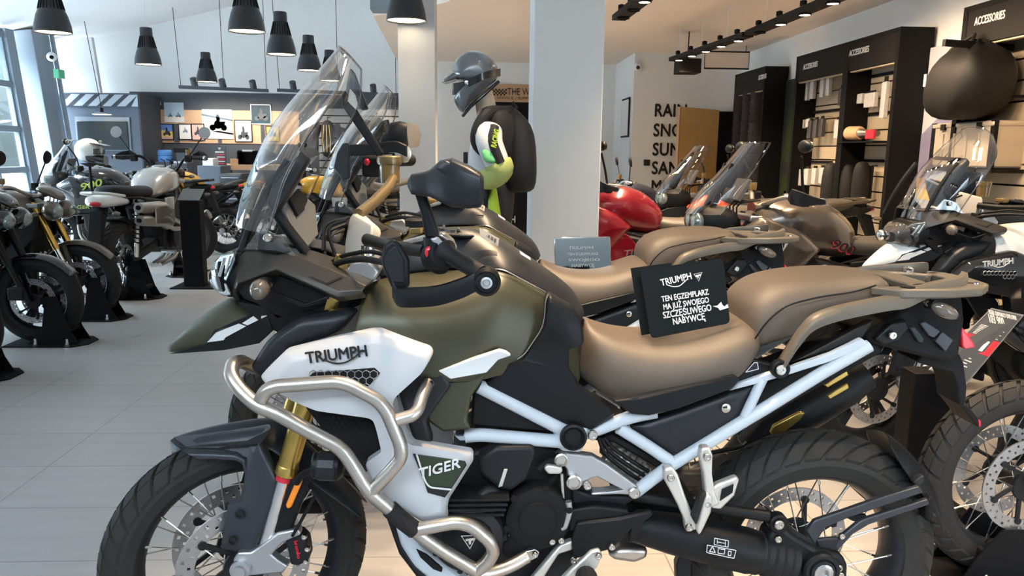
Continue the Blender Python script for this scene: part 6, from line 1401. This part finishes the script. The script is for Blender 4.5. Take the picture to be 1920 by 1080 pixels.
    MB().loft([ring(x, z, h_, w_, 2.6, 20) for x, z, h_, w_ in se]).build('seat', g('seat', 'seat_tan'), t, sub=1)
    MB().loft([ring(x, z, h_, w_, 2.6, 18) for x, z, h_, w_ in tl]).build('tail_body', g('tail', 'black'), t, sub=1)
    ex = tl[-1][0]; ez = tl[-1][1]; MB().ell((ex - .01, 0, ez - .01), (.03, .05, .02), 14, 8).build('tail_light', 'red_lens', t)
    side('plate_holder', [(ex - .12, ez - .04), (ex - .02, ez - .06), (ex + .06, ez - .30), (ex + .02, ez - .31)], .05, .10, 'dull', .004)
    for s in (-1, 1): MB().ell((ex - .02, s * .15, ez - .08), (.035, .03, .018), 12, 8).build('turn_signal', 'smoke_lens', t); MB().cyl((ex - .04, 0, ez - .08), (ex - .02, s * .13, ez - .08), .007, 8).build('signal_stem', 'dull', t)
    if adv:
        for s in (-1, 1): MB().tube(fillet([(.46, s * .165, .84), (.56, s * .185, .93), (.95, s * .16, .975), (1.06, s * .08, .985)], .04, 4), .015, 10).build('grab_rail', g('rail', 'satin'), t)
        MB().box((.97, 0, .985), (.18, .22, .016)).build('luggage_rack', g('rail', 'satin'), t, bevel=.006)
        MB().tube(fillet([(.10, .14, .25), (.45, .18, .30), (.60, .19, .38), (.95, .20, .58)], .08, 4), [.03] * 6 + [.06] * 6, 16).build('silencer', g('pipe', 'bar_steel'), t)
    elif g('style') == 'scrambler':
        for k, z in enumerate((.70, .60)):
            MB().tube(fillet([(-.34, .06, .55), (-.30, .19, .48), (.10, .21, z - .10), (.30, .22, z), (.84, .24, z + .04)], .08, 4), [.02] * 11 + [.058] * 5 + [.040], 16).build('high_silencer', 'bar_steel', t)
            MB().cyl((.83, .24, z + .04), (.855, .24, z + .043), .018, 12).build('silencer_outlet', 'dull', t)
        MB().beam((.15, .25, .62), (.62, .28, .66), .012, .13).build('heat_shield', 'bar_steel', t, bevel=.004)
        side('number_board', [(-.04, .78), (.14, .78), (.18, .66), (.10, .58), (-.02, .62)], .19, .02, 'silver_paint', .006, True)
        for s in (-1, 1): MB().tube([(.60, s * .13, .76), (rx_ - .02, s * .14, rR + .02)], .018, 10).build('rear_shock', 'bar_steel', t); MB().tube([Vector((.62, s * .13, .70)).lerp(Vector((rx_ - .03, s * .14, rR + .12)), k / 40) + Vector((.028 * math.cos(k * 1.2), .028 * math.sin(k * 1.2), 0)) for k in range(41)], .006, 6).build('shock_spring', 'dull', t)
        MB().tube([(ex - .25, -.12, .83), (ex - .02, -.10, .86), (ex + .01, 0, .865), (ex - .02, .10, .86), (ex - .25, .12, .83)], .012, 8).build('grab_loop', 'white_paint', t)
    else:
        MB().tube(fillet([(.05, .12, .20), (.35, .17, .26), (.62, .19, .44)], .08, 4), [.03] * 6 + [.055], 16).build('silencer', 'bar_steel', t)
    side('side_cover', [(.10, .76), (.42, .80), (.46, .70), (.28, .58), (.14, .60)], .135, .02, g('cover2', 'satin'), .008, True)
    side('rear_hugger', [(rx_ - .34, rR + .08), (rx_ - .22, rR + .27), (rx_ - .05, rR + .345), (rx_ + .10, rR + .335), (rx_ - .02, rR + .30), (rx_ - .18, rR + .22), (rx_ - .28, rR + .06)], .07, .14, 'dull', .006)
    # nose
    bz = 1.10 if adv else 1.02
    if g('style') == 'scrambler': bz = 1.10
    if adv:
        nz = ((-.80, .955, .07, .06), (-.74, .965, .10, .11), (-.64, .975, .10, .14), (-.52, .97, .07, .14))
        MB().loft([ring(x, z, h_, w_, 2.8, 18) for x, z, h_, w_ in nz]).build('nose', 'black', t, sub=1)
        for s in (-1, 1): MB().ell((-.765, s * .055, .975), (.045, .055, .055), 16, 10).build('headlight', 'lamp_lens', t)
        bk = [[Vector((x, -w_, z - .01)), Vector((x, 0, z + .03)), Vector((x, w_, z - .01)), Vector((x, 0, z - .025))] for x, z, w_ in ((-1.02, .79, .012), (-.92, .825, .06), (-.76, .865, .11), (-.58, .88, .12))]
        MB().loft(bk).build('beak', g('beak', tm), t, sub=1)
        side('beak_side', [(-1.0, .785), (-.74, .90), (-.46, .93), (-.40, .86), (-.72, .82)], .115, .012, g('beakside', 'satin'), .003, True)
        dome('radiator_shroud', [(-.60, .92), (-.44, 1.02), (-.22, .94), (-.10, .84), (-.26, .66), (-.42, .60), (-.50, .74)], .20, .045, g('shroud', tm))
        side('lower_fairing', [(-.42, .72), (-.14, .80), (-.04, .70), (-.22, .56), (-.40, .58)], .205, .03, g('lower', 'black'), .008, True)
        side('engine_guard', [(-.40, .40), (-.10, .20), (.14, .20), (.14, .26), (-.08, .27), (-.34, .46)], .13, .26, g('guard', 'dull'), .01)
        wh = g('screen', .42); P0 = smooth([Vector((-.82, 0, 1.02)), Vector((-.74, 0, 1.14)), Vector((-.62, 0, 1.02 + wh * .62)), Vector((-.50, 0, 1.02 + wh))], 4); rows = []
        for i, c_ in enumerate(P0):
            f = i / (len(P0) - 1); hw = .17 * (1 - .35 * f ** 3) if f > .15 else .12 + .05 * f / .15
            rows.append([Vector((c_.x + .16 * (abs(k) / 6) ** 2.2 * (1 - .35 * f), hw * math.sin(k / 6 * PI / 2), c_.z)) for k in range(-6, 7)])
        MB().loft(rows, cap=False, closed=False).build('windscreen', 'screen_smoke' if g('smoke') else 'screen', t)
        MB().tube([r_[0] for r_ in rows] + rows[-1][1:-1] + [r_[-1] for r_ in reversed(rows)], .004, 6).build('windscreen_edge', 'screen_smoke', t)
        for s in (-1, 1): MB().beam((-.70, s * .06, 1.02), (-.58, s * .06, 1.30), .02, .03).build('screen_bracket', 'dull', t)
        MB().prism([Vector((-.56, -.10, 1.10)), Vector((-.56, .10, 1.10)), Vector((-.50, .10, 1.22)), Vector((-.50, -.10, 1.22))], (.02, 0, -.008)).build('instrument_display', 'tft', t, bevel=.004)
    else:
        hx, hz = fx + .13, .86 if g('style') != 'scrambler' else .96
        if g('lamps', 1) == 2:
            for s in (-1, 1):
                MB().ell((hx, s * .095, hz), (.07, .085, .075), 18, 12).build('lamp_housing', g('headcol', 'gloss_black'), t); MB().ell((hx - .025, s * .10, hz - .005), (.055, .066, .058), 18, 12).build('headlight', 'lamp_lens', t)
            MB().loft([ring(x, z, h_, w_, 2.2, 16) for x, z, h_, w_ in ((hx - .05, hz + .08, .02, .06), (hx + .02, hz + .14, .04, .10), (hx + .14, hz + .17, .03, .11))]).build('flyscreen', g('headcol', 'gloss_black'), t, sub=1)
        else:
            MB().lathe([(.001, .14), (.06, .12), (.088, .06), (.092, 0), (.086, -.008)], (hx - .03, 0, hz), (1, 0, 0), 26).build('lamp_housing', g('headcol', 'gloss_black'), t); MB().lathe([(.086, 0), (.07, -.014), (.001, -.022)], (hx - .03, 0, hz), (1, 0, 0), 26, cap=False).build('headlight', 'lamp_lens', t)
        for s in (-1, 1): MB().ell((hx + .08, s * .19, hz - .02), (.03, .03, .018), 12, 8).build('turn_signal', 'smoke_lens', t); MB().cyl((hx + .08, s * .09, hz - .02), (hx + .08, s * .17, hz - .02), .008, 8).build('signal_stem', 'dull', t)
        MB().lathe([(.05, 0), (.052, .02), (.04, .035), (.001, .036)], (top.x - .08, 0, top.z + .06), (.5, 0, 1), 20).build('instrument', 'dull', t)
        side('radiator_shroud', [(-.50, .84), (-.30, .80), (-.22, .70), (-.36, .58), (-.46, .66)], .17, .03, g('shroud', 'black'), .008, True)
    # bars, grips, mirrors
    bx = top.x + .05; sgn = math.sin(st)
    bp_ = [Vector((bx + .13 - sgn * .40 * s_, s_ * .40, bz + .015)) for s_ in (-1, 1)]
    MB().tube(fillet([bp_[0], Vector((bx + .04 - sgn * -.2, -.20, bz + .03)), Vector((bx - .02, -.07, top.z + .05)), Vector((bx - .02, .07, top.z + .05)), Vector((bx + .04 - sgn * .2, .20, bz + .03)), bp_[1]], .05, 4), .013, 10).build('handlebar', g('bar', 'bar_steel'), t)
    for s in (-1, 1):
        e_ = bp_[0] if s < 0 else bp_[1]; i_ = e_ + Vector((-.035, -s * .12, .004))
        MB().cyl(i_, e_ + (e_ - i_) * .08, .018, 14).build('grip', 'rubber', t); MB().cyl(e_, e_ + (e_ - i_) * .15, .021, 12).build('bar_end', 'alu', t)
        MB().box(i_ + Vector((.01, -s * .035, -.01)), (.05, .06, .06)).build('switch_housing', 'dull', t, bevel=.01)
        MB().tube([i_ + Vector((-.03, -s * .02, 0)), i_ + Vector((-.06, s * .05, -.005)), e_ + Vector((-.06, 0, -.01))], .007, 7).build('lever', g('lever', 'alu'), t)
        if adv or g('guards'):
            MB().loft([[e_ + Vector(q) + Vector((0, 0, z)) for z in (z0, z1)] + [e_ + Vector(q) + Vector((.012, 0, z)) for z in (z1, z0)] for q, z0, z1 in (((.0, s * .03, 0), -.012, .012), ((-.06, s * .015, .005), -.022, .024), ((-.105, -s * .02, .01), -.036, .040), ((-.13, -s * .08, .015), -.034, .048), ((-.12, -s * .14, .01), -.012, .022))]).build('hand_guard', 'black', t, bevel=.006)
        mt = g('mirror', 'adv'); b0 = i_ + Vector((0, -s * .02, .02))
        if mt == 'adv':
            mh_ = b0 + Vector((-.06, s * .08, .24)); MB().tube(smooth([b0, b0 + Vector((-.02, s * .01, .10)), mh_ + Vector((0, 0, -.03))], 4), .008, 8).build('mirror_stem', 'black', t)
            MB().ell(mh_ + Vector((0, s * .03, .02)), (.026, .064, .034), 16, 10).build('mirror', 'black', t); MB().ell(mh_ + Vector((.020, s * .03, .02)), (.010, .056, .028), 16, 8).build('mirror_glass', 'mirror_glass', t)
        elif mt == 'round':
            mh_ = b0 + Vector((-.02, s * .14, .20)); MB().tube([b0, mh_], .006, 8).build('mirror_stem', 'black', t); MB().lathe([(.001, -.016), (.045, -.012), (.055, .004)], mh_, (1, 0, .15), 22).build('mirror', 'dull', t); MB().lathe([(.052, .005), (.001, .006)], mh_, (1, 0, .15), 22).build('mirror_glass', 'mirror_glass', t)
    MB().lathe([(.022, 0), (.024, .035), (.022, .045)], bp_[1] + Vector((-.05, -.16, .03)), (0, 0, 1), 14).build('brake_reservoir', 'amber_fluid', t)
    for k in range(3): MB().tube(smooth([(bx - .02, .05 - .05 * k, bz), (bx - .16, .05 - .06 * k, bz - .04), (bx - .08, .04 - .04 * k, bz - .26)], 4), .005, 6).build('control_cable', 'black', t)
    # badges
    def badge(x, y, z, s_, m='white_ink'):
        MB().prism([Vector((x - s_, y, z + s_ * .7)), Vector((x + s_, y, z + s_ * .7)), Vector((x, y, z - s_))], (0, -.003, 0)).build('badge', m, t); MB().prism([Vector((x - s_ * .7, y - .004, z + s_ * .52)), Vector((x + s_ * .7, y - .004, z + s_ * .52)), Vector((x + s_ * .6, y - .004, z + s_ * .2)), Vector((x + s_ * .2, y - .004, z + s_ * .2)), Vector((x, y - .004, z - s_ * .7)), Vector((x - s_ * .2, y - .004, z + s_ * .2)), Vector((x - s_ * .6, y - .004, z + s_ * .2))], (0, -.002, 0)).build('badge_mark', 'black_ink', t)
    for (kind, body, x, z, y, sz, fit_, m, ang_) in g('text', ()):
        if kind == 'badge': badge(x, y, z, sz)
        else: text_mesh('side_lettering', body, m, t, (x, y, z), (math.cos(ang_), 0, math.sin(ang_)), (0, -1, 0), sz, .002, fit=fit_, bold=.006, shear=.2)
    return t
# --- second large adventure bike, straight behind the first: the same parts, its own bars
SK = ('rider_seat_sign', 'left_mirror', 'mirror_stem', 'mirror_mount', 'mirror_recess', 'mirror_glass', 'mirror_arm', 'right_mirror', 'hand_guard', 'hand_guard_inset', 'hand_guard_arm', 'bar_end', 'bar_end_bolt', 'left_grip', 'handlebar', 'lever_perch', 'switch_housing', 'brake_reservoir', 'reservoir_cap', 'foam_bar_wrap', 'handlebar_far_end')
b2 = copy_tree(hero, skip=SK); b2.location = (HX - .02, HY + 1.05, 0)
tag(b2, 'second tall green adventure motorcycle, right behind the nearest one, sign on its seat', 'motorcycle')
Y2 = b2.location.y
def h2(px, py, off=0.): return onY(px, py, Y2 - off) - b2.location
MB().tube(fillet([h2(760, 296, .42), h2(748, 300, .30), h2(700, 330, .08), h2(690, 345, 0), h2(715, 352, -.1), h2(800, 330, -.38)], .04, 4), .0145, 12).build('handlebar', 'bar_steel', b2)
MB().lathe([(.026, .03), (.026, -.004), (.016, -.008), (.001, -.01)], h2(756, 288, .43), (0, 1, 0), 22).build('bar_end', 'bar_steel', b2)
MB().loft([[p + Vector((0, y, z)) for y, z in ((-.01, -.018), (.012, -.018), (.012, .018), (-.01, .018))] for p in smooth([h2(656, 282, .36), h2(700, 280, .41), h2(740, 275, .43), h2(764, 284, .435)], 4)]).build('hand_guard_arm', 'black', b2, bevel=.004)
MB().prism([h2(642, 268, .36), h2(654, 268, .37), h2(656, 334, .37), h2(642, 338, .36), h2(624, 316, .33), h2(632, 285, .33)], (0, .02, 0)).build('hand_guard', 'satin', b2, bevel=.006)
MB().tube([h2(752, 300, .33), h2(748, 276, .35), h2(735, 262, .36)], .012, 10).build('mirror_stem', 'black', b2)
mh = []
for (x0, y0, y1, w) in ((713, 262, 272, .010), (718, 252, 274, .022), (728, 246, 276, .028), (733, 230, 277, .032), (750, 227, 277, .036), (764, 230, 276, .030)):
    a, c_ = h2(x0, y0, .38), h2(x0, y1, .38); mh.append([Vector((p.x, p.y + a.y, p.z)) for p in ring(a.x, (a.z + c_.z) / 2, (a.z - c_.z) / 2, w, 2.8, 18)])
MB().loft(mh).build('left_mirror', 'black', b2, ang=60)
MB().prism([h2(761, 229, .40), h2(778, 233, .37), h2(787, 251, .35), h2(782, 275, .35), h2(766, 278, .39)], (.006, .01, 0)).build('mirror_glass', 'bar_steel', b2, bevel=.003)
MB().cyl(h2(770, 300, .30), h2(742, 300, .40), .020, 14).build('left_grip', 'rubber', b2); MB().box(h2(700, 312, .26), (.07, .06, .07)).build('switch_housing', 'dull', b2, bevel=.01)
MB().ell(h2(688, 304, .30), (.010, .008, .012), 10, 6).build('red_switch', 'red_lens', b2)
# --- black and white large adventure bike at the right: same model line, other colours and a cast front wheel
wb = copy_tree(hero, skip=('front_wheel', 'handlebar_far_end', 'mirror_arm', 'right_mirror', 'left_mirror', 'mirror_stem', 'mirror_recess', 'mirror_glass', 'brake_reservoir', 'reservoir_cap', 'crash_bar', 'crash_bar_upper_loop', 'crash_bar_stay', 'crash_bar_lower_loop', 'crash_bar_rear_stay', 'crash_bar_tab', 'crash_bar_wrap', 'fog_lamp', 'fog_lamp_ring', 'fog_lamp_bracket', 'model_decal'),
               swap={'white': 'gloss_black', 'black_ink': 'white_ink', 'green': 'white_paint', 'gold': 'dull', 'fender': 'satin', 'white_frame': 'black'})
wb.location = (HX + 2.44, HY + 1.45, 0); tag(wb, 'black and white tall adventure motorcycle at the right with a bare clear windscreen', 'motorcycle')
for o in kids(wb):
    k = o.name.split('.')[0]
    if k in ('windscreen', 'windscreen_edge', 'screen_slot'): o.location = (0.01, 0, -.10)
    if k in ('headlight', 'headlight_lens', 'headlight_bezel', 'lamp_reflector', 'nose'): o.location = (.0, 0, -.045)
    if k in ('beak', 'beak_side', 'beak_stripe'): o.location = (.02, 0, -.0)
w = make_wheel('front_wheel', wb, .315, .11, .235, 'cast', ((.16, .068), (.16, -.068))); w.location = (-.70, 0, .325); w.rotation_euler = (0, 0, math.radians(14))
MB().lathe([(.028, 0), (.03, .05), (.034, .052), (.034, .07), (.001, .072)], (-.06, .30, 1.17), (0, 0, 1), 20).build('brake_reservoir', 'amber_fluid', wb); MB().tube([(-.30, .05, 1.10), (-.16, .2, 1.13), (-.05, .42, 1.16)], .013, 8).build('handlebar_far_end', 'black', wb)
# --- mid-size bikes to the right
bike('adventure_motorcycle', 'glossy brown grey adventure motorcycle with a red 900 on its flank, behind the nearest seat', (2.02, 4.35, 0), 0, dict(style='adventure', tank='grey_paint', beak='grey_paint', shroud='grey_paint', smoke=True, screen=.40, wire=True, fork='black', topcover='bronze_paint', frame='alu_light', steer=6,
     text=(('badge', '', -.34, .88, -.249, .045, 0, '', 0), ('t', '900', -.055, .852, -.186, .050, .13, 'red_ink', -.35), ('t', '900', -.050, .858, -.189, .048, .13, 'black_ink', -.35), ('t', 'TIGER', -.30, .69, -.236, .045, .22, 'white_ink', .12))))
bike('adventure_motorcycle', 'orange and black adventure motorcycle beside the open wooden door', (2.36, 6.55, 0), 0, dict(style='adventure', tank='bronze_paint', beak='black', shroud='orange_paint', screen=.40, wire=True, fork='gold_leg', smoke=True, steer=4, guards=True, rail='bronze_paint', text=(('badge', '', -.34, .88, -.249, .045, 0, '', 0),)))
bike('adventure_motorcycle', 'glossy red motorcycle emerging from behind the near white column', (1.20, 5.55, 0), 0, dict(style='adventure', tank='red_paint', beak='red_paint', shroud='red_paint', lower='red_paint', screen=.30, fork='black', rim='satin', text=(('badge', '', -.42, .86, -.249, .05, 0, '', 0), ('t', 'TIGER', -.16, .64, -.236, .04, .2, 'tool_grey', .12))))
bike('roadster_motorcycle', 'bare chrome-barred motorcycle farthest back beside the lettered wall', (1.95, 8.6, 0), 0, dict(style='roadster', tank='navy_print', lamps=1, mirror='round', bar='chrome', wire=True, headcol='chrome'))
bike('roadster_motorcycle', 'motorcycle cut by the right edge with only its spoked front wheel showing', (2.45, 2.28, 0), 0, dict(nofender=True, style='scrambler', tank='gloss_black', wire=True, knobby=True, mirror=None, steer=4))
# --- left row, noses towards the aisle
bike('roadster_motorcycle', 'black roadster cut by the left edge, nearest in the left row', (-3.78, 4.55, 0), PI, dict(style='roadster', tank='gloss_black', lamps=2, mirror='round', fender='gloss_black', fork='black'))
bike('roadster_motorcycle', 'black roadster with twin lamps and a chrome-edged mudguard, second in the left row', (-3.72, 5.38, 0), PI, dict(style='roadster', tank='gloss_black', lamps=2, mirror='round', fender='gloss_black', fork='black', shroud='dull'))
bike('roadster_motorcycle', 'black roadster with a golden fork, third in the left row', (-3.82, 6.18, 0), PI, dict(style='roadster', tank='bronze_paint', lamps=2, mirror='round', fork='gold_leg', fender='bronze_paint', headcol='bronze_paint'))
sc_ = bike('scrambler_motorcycle', 'silver-tanked scrambler seen from behind with high twin silencers', (-3.2, 7.8, 0), -PI / 2, dict(style='scrambler', tank='silver_paint', tail='white_paint', wire=True, knobby=True, fork='gold_leg', mirror='round', guards=True, seat='rubber', bar='black')); sc_.scale = (1.1, 1.1, 1.12)
bike('adventure_motorcycle', 'black adventure motorcycle with neon lettering behind the silver-tanked scrambler', (-4.12, 9.15, 0), 0, dict(style='adventure', tank='gloss_black', beak='gloss_black', shroud='gloss_black', screen=.40, fork='black', text=(('t', '900', -.30, .86, -.262, .075, .24, 'neon_ink', .25), ('t', 'TIGER', -.44, .66, -.236, .035, .2, 'neon_ink', .0))))
bike('roadster_motorcycle', 'dark roadster with a plain grey seat next to the black price post', (-3.95, 10.1, 0), 0, dict(style='roadster', tank='grey_paint', lamps=1, mirror=None, wire=True))
bike('roadster_motorcycle', 'roadster with a bright yellow tail in front of the drawer cabinet', (-3.95, 11.1, 0), 0, dict(style='roadster', tank='yellow_paint', tail='yellow_paint', lamps=1, mirror=None))
bike('roadster_motorcycle', 'dark motorcycle with yellow trim seen through the tall windscreen', (-1.75, 9.6, 0), .3, dict(style='scrambler', tank='yellow_paint', lamps=1, mirror='adv', wire=True))
# ------------------------------------------------------------------ signs, stands, price post, helmet
def stand(x, y, lab, rz=0., s=1., tall=1.):
    t = thing('wheel_stand', lab, 'wheel stand', (x, y, 0), rz, 'black wheel stands')
    MB().prism([Vector((-.26 * s, -.16, 0)), Vector((.20 * s, -.16, 0)), Vector((.28 * s, -.07, 0)), Vector((.28 * s, .07, 0)), Vector((.20 * s, .16, 0)), Vector((-.26 * s, .16, 0))], (0, 0, .008)).build('base_plate', 'shelf_black', t)
    for sd in (-1, 1):
        MB().prism([Vector((-.12, sd * .078, .008)), Vector((.22, sd * .078, .008)), Vector((.17, sd * .078, .10)), Vector((.10, sd * .078, .34 * tall)), Vector((.02, sd * .078, .34 * tall)), Vector((-.02, sd * .078, .12))], (0, sd * .006, 0)).build('cheek_plate', 'shelf_black', t)
        for x_ in (-.05, .16): MB().lathe([(.014, 0), (.014, .02), (.009, .022), (.009, .045), (.001, .05)], (x_, sd * .12, .008), (0, 0, 1), 12).build('chrome_bolt', 'chrome', t)
    MB().cyl((.14, -.078, .10), (.14, .078, .10), .02, 10).build('roller', 'shelf_black', t)
    return t
stand(-3.0, 4.55, 'black wheel stand under the wheel cut by the left edge'); stand(-2.95, 5.38, 'black wheel stand under the second left-row wheel'); stand(-3.05, 6.18, 'black wheel stand with chrome bolts under the golden-forked motorcycle')
stand(-3.12, 7.06, 'black wheel stand under the rear wheel of the silver-tanked scrambler', 0); stand(-3.12, 8.42, 'black wheel stand under the front wheel of the silver-tanked scrambler', -PI / 2)
stand(-.72, HY + 1.05, 'black wheel stand with a chrome bolt behind the nearest front wheel', PI); stand(1.78, 2.28, 'black wheel stand at the right edge of the photo', PI, 1., .55)
# placard on the nearest seat
def placard(lab, px, py, pts_top, off, tilt, m, lines, mats):
    pass
q = [h(1200, 506, .06), h(1356, 484, .06), h(1369, 606, .10), h(1221, 635, .10)]
o = hero.location; q = [p + o for p in q]; c_ = sum(q, Vector()) / 4
sg = thing('seat_placard', 'black placard with white text on the nearest rider seat', 'sign', c_); q = [p - c_ for p in q]
rq = fillet(q + [q[0], q[1]], .012, 4)[1:-1]
nrm = (q[1] - q[0]).cross(q[2] - q[1]).normalized();
if nrm.y > 0: nrm = -nrm
mat('board_black', (.006, .008, .009), .4, spec=.12)
MB().prism(rq, -nrm * .006).build('board', 'board_black', sg)
ux = (q[1] - q[0]).normalized(); q2_ = [p - nrm * .006 for p in q]
MB().prism([p + Vector((-.012, .05, -.004)) for p in (q[0], q[0] + ux * .10, q[3] + ux * .06, q[3])], Vector((0, .004, 0))).build('rear_leaf', 'board_black', sg)
def on_sign(px, py, base=hero.location):
    d = ray(px, py); p0 = c_ + nrm * .001; t_ = (p0 - CAMP).dot(nrm) / d.dot(nrm); return CAMP + d * t_ - c_
for body, l_, r_, sz in (('TRIUMPH', (1240, 536), (1297, 523), 12.5), ('TEN EGZEMPLARZ', (1241, 566), (1329, 552), 10.5), ('MA JUŻ SWOJEGO', (1244, 581), (1329, 567), 10.5), ('SZCZĘŚLIWEGO', (1244, 597), (1334, 582), 12), ('NABYWCĘ', (1262, 609), (1322, 599), 12)):
    a, b_ = on_sign(*l_), on_sign(*r_); S = sz / FPX * 1.78
    text_mesh('placard_lettering', body, 'white_ink', sg, a, b_ - a, nrm, S, .0012, fit=(b_ - a).length, bold=.008)
MB().tube(fillet([on_sign(1250, 534), on_sign(1262, 538), on_sign(1274, 537), on_sign(1288, 524)], .01, 4), .0012, 6).build('brand_underline', 'white_ink', sg)
for P_ in ([(1301, 514), (1316, 511), (1310, 527)],): MB().tube([on_sign(*p) for p in P_], .0010, 5, closed=True).build('badge_outline', 'white_ink', sg)
MB().prism([on_sign(*p) for p in ((1304, 516), (1314, 514), (1313, 517), (1310, 518), (1309, 523), (1307, 519), (1304, 519))], nrm * .001).build('badge_mark', 'white_ink', sg)
MB().prism([on_sign(*p) for p in ((1336, 574), (1345, 573), (1352, 566), (1354, 571), (1358, 575), (1364, 570), (1366, 577), (1356, 580), (1350, 582), (1346, 577))], nrm * .001).build('scuff_mark', 'white_ink', sg)
# pale reflective placard on the second seat
q = [onY(1039, 446, Y2 + .012), onY(1144, 444, Y2 + .012), onY(1147, 511, Y2 - .010), onY(1140, 517, Y2 - .010), onY(1041, 517, Y2 - .010)]
c_ = sum(q, Vector()) / 5; s2 = thing('seat_placard', 'glossy placard mirroring the sky on the second seat', 'sign', c_); q = [p - c_ for p in q]
mat('gloss_card', (.02, .02, .022), .05, 0, spec=1.0, coat=1.)
n2 = (q[1] - q[0]).cross(q[2] - q[1]).normalized()
MB().prism(q, (0, .006, .002)).build('board', 'mirror_glass', s2, bevel=.002); nrm = n2 if n2.y < 0 else -n2
for body, l_, r_, sz in (('TRIUMPH', (1066, 468), (1112, 467), 6), ('TEN EGZEMPLARZ', (1064, 479), (1122, 478), 5), ('SWOJEGO', (1066, 490), (1124, 489), 5), ('NABYWCĘ', (1072, 501), (1114, 500), 6)):
    a, b_ = on_sign(*l_), on_sign(*r_); text_mesh('placard_lettering', body, 'frame_alu', s2, a, b_ - a, nrm, sz / FPX * 2.8, .0008, fit=(b_ - a).length)
# price post in front of the black and white bike
t = thing('price_stand', 'black price post with a slanted card reading 103 900, beside the nearest tail', 'price stand', (1.52, 2.72, 0))
a, b_ = onY(1716, 700, 2.72), onY(1790, 700, 2.72); w_ = b_.x - a.x
MB().box((0, .05, b_.z / 2), (w_, .10, b_.z)).build('post', 'shelf_black', t, bevel=.004); MB().box((0, .1, .006), (.34, .34, .012)).build('foot', 'shelf_black', t); t.location.x = (a.x + b_.x) / 2
tl = t.location; cd = [onY(1742, 692, 2.66), onY(1812, 722, 2.66), onY(1921, 590, 2.95), onY(1859, 577, 2.95)]; cd = [p - tl for p in cd]
card = MB().prism(cd, (.0, .006, -.006)).build('price_card', 'alu', t, bevel=.002)
ux = (cd[1] - cd[0]); uy = (cd[3] - cd[0]); nz_ = ux.cross(uy).normalized(); nz_ = nz_ if nz_.z > 0 else -nz_
def cp_(u, v): return cd[0] * (1 - u) * (1 - v) + cd[1] * u * (1 - v) + cd[2] * u * v + cd[3] * (1 - u) * v + nz_ * .0012
def area(n, m, u0, v0, u1, v1, lift=0): MB().prism([cp_(u0, v0) + nz_ * lift, cp_(u1, v0) + nz_ * lift, cp_(u1, v1) + nz_ * lift, cp_(u0, v1) + nz_ * lift], nz_ * .0008).build(n, m, card, flat=True)
area('card_print', 'charcoal', .04, .03, .96, .97); area('red_band', 'red_ink', .04, .37, .96, .57, .001); area('band_mark', 'paper', .62, .40, .72, .54, .002)
def ctext(s_, u0, u1, v, hgt):
    a, b_ = cp_(u0, v) + nz_ * .001, cp_(u1, v) + nz_ * .001; text_mesh('card_lettering', s_, 'white_ink', card, a, b_ - a, nz_, hgt, .0008, fit=(b_ - a).length, bold=.006)
ctext('TIGER 1200 RALLY EXPLORER', .08, .92, .90, .020); ctext('103 900', .28, .72, .785, .040)
for k in range(8): area('text_line', 'paper', .14,   .59 + .019 * k, .86 - .06 * (k % 3), .597 + .019 * k, .001)
for k in range(6): area('text_line', 'paper', .14, .10 + .035 * k, .70 - .07 * (k % 2), .110 + .035 * k, .001)
# tall black price post in the left row
a, b_ = onY(338, 376, 7.6), onY(376, 376, 7.6); t = thing('price_stand', 'tall plain black post beside the silver-tanked scrambler', 'price stand', ((a.x + b_.x) / 2, 7.62, 0))
MB().box((0, 0, b_.z / 2), (b_.x - a.x, .12, b_.z)).build('post', 'shelf_black', t, bevel=.004); MB().box((.05, .05, .006), (.5, .4, .012)).build('foot', 'shelf_black', t); MB().prism([Vector((-.11, -.062, b_.z)), Vector((.10, -.062, b_.z)), Vector((.10, .10, b_.z + .10)), Vector((-.11, .10, b_.z + .10))], (0, 0, .006)).build('price_card', 'charcoal', t)
# white helmet on a post at the left
c_ = onY(166, 284, 8.3); t = thing('motocross_helmet', 'white and black helmet standing at the left below the wall screen', 'helmet', c_)
MB().ell((0, 0, .01), (.135, .125, .125), 22, 14).build('shell', 'white_paint', t); MB().loft([[Vector((x, w_ * math.cos(a_), z + .05 * math.sin(a_))) for a_ in [2 * PI * k / 14 for k in range(14)]] for x, z, w_ in ((.02, -.06, .12), (.12, -.08, .10), (.17, -.09, .06))]).build('chin_bar', 'gloss_black', t)
MB().prism([Vector((.06, -.09, .08)), Vector((.20, -.07, .05)), Vector((.20, .07, .05)), Vector((.06, .09, .08))], (0, 0, .012)).build('peak', 'gloss_black', t, bevel=.004); MB().box((.10, 0, .0), (.06, .18, .06)).build('visor', 'tv', t, bevel=.01)
z_ = c_.z - .115; q_ = thing('helmet_post', 'slim dark post carrying the white helmet', 'stand', (c_.x, c_.y, 0)); MB().cyl((0, 0, 0), (0, 0, z_), .013, 12).build('pole', 'dull', q_); MB().lathe([(.001, 0), (.18, 0), (.18, .015), (.001, .02)], n=22).build('foot', 'dull', q_); MB().lathe([(.03, z_ - .04), (.09, z_ - .005), (.001, z_)], n=18).build('cradle', 'dull', q_)
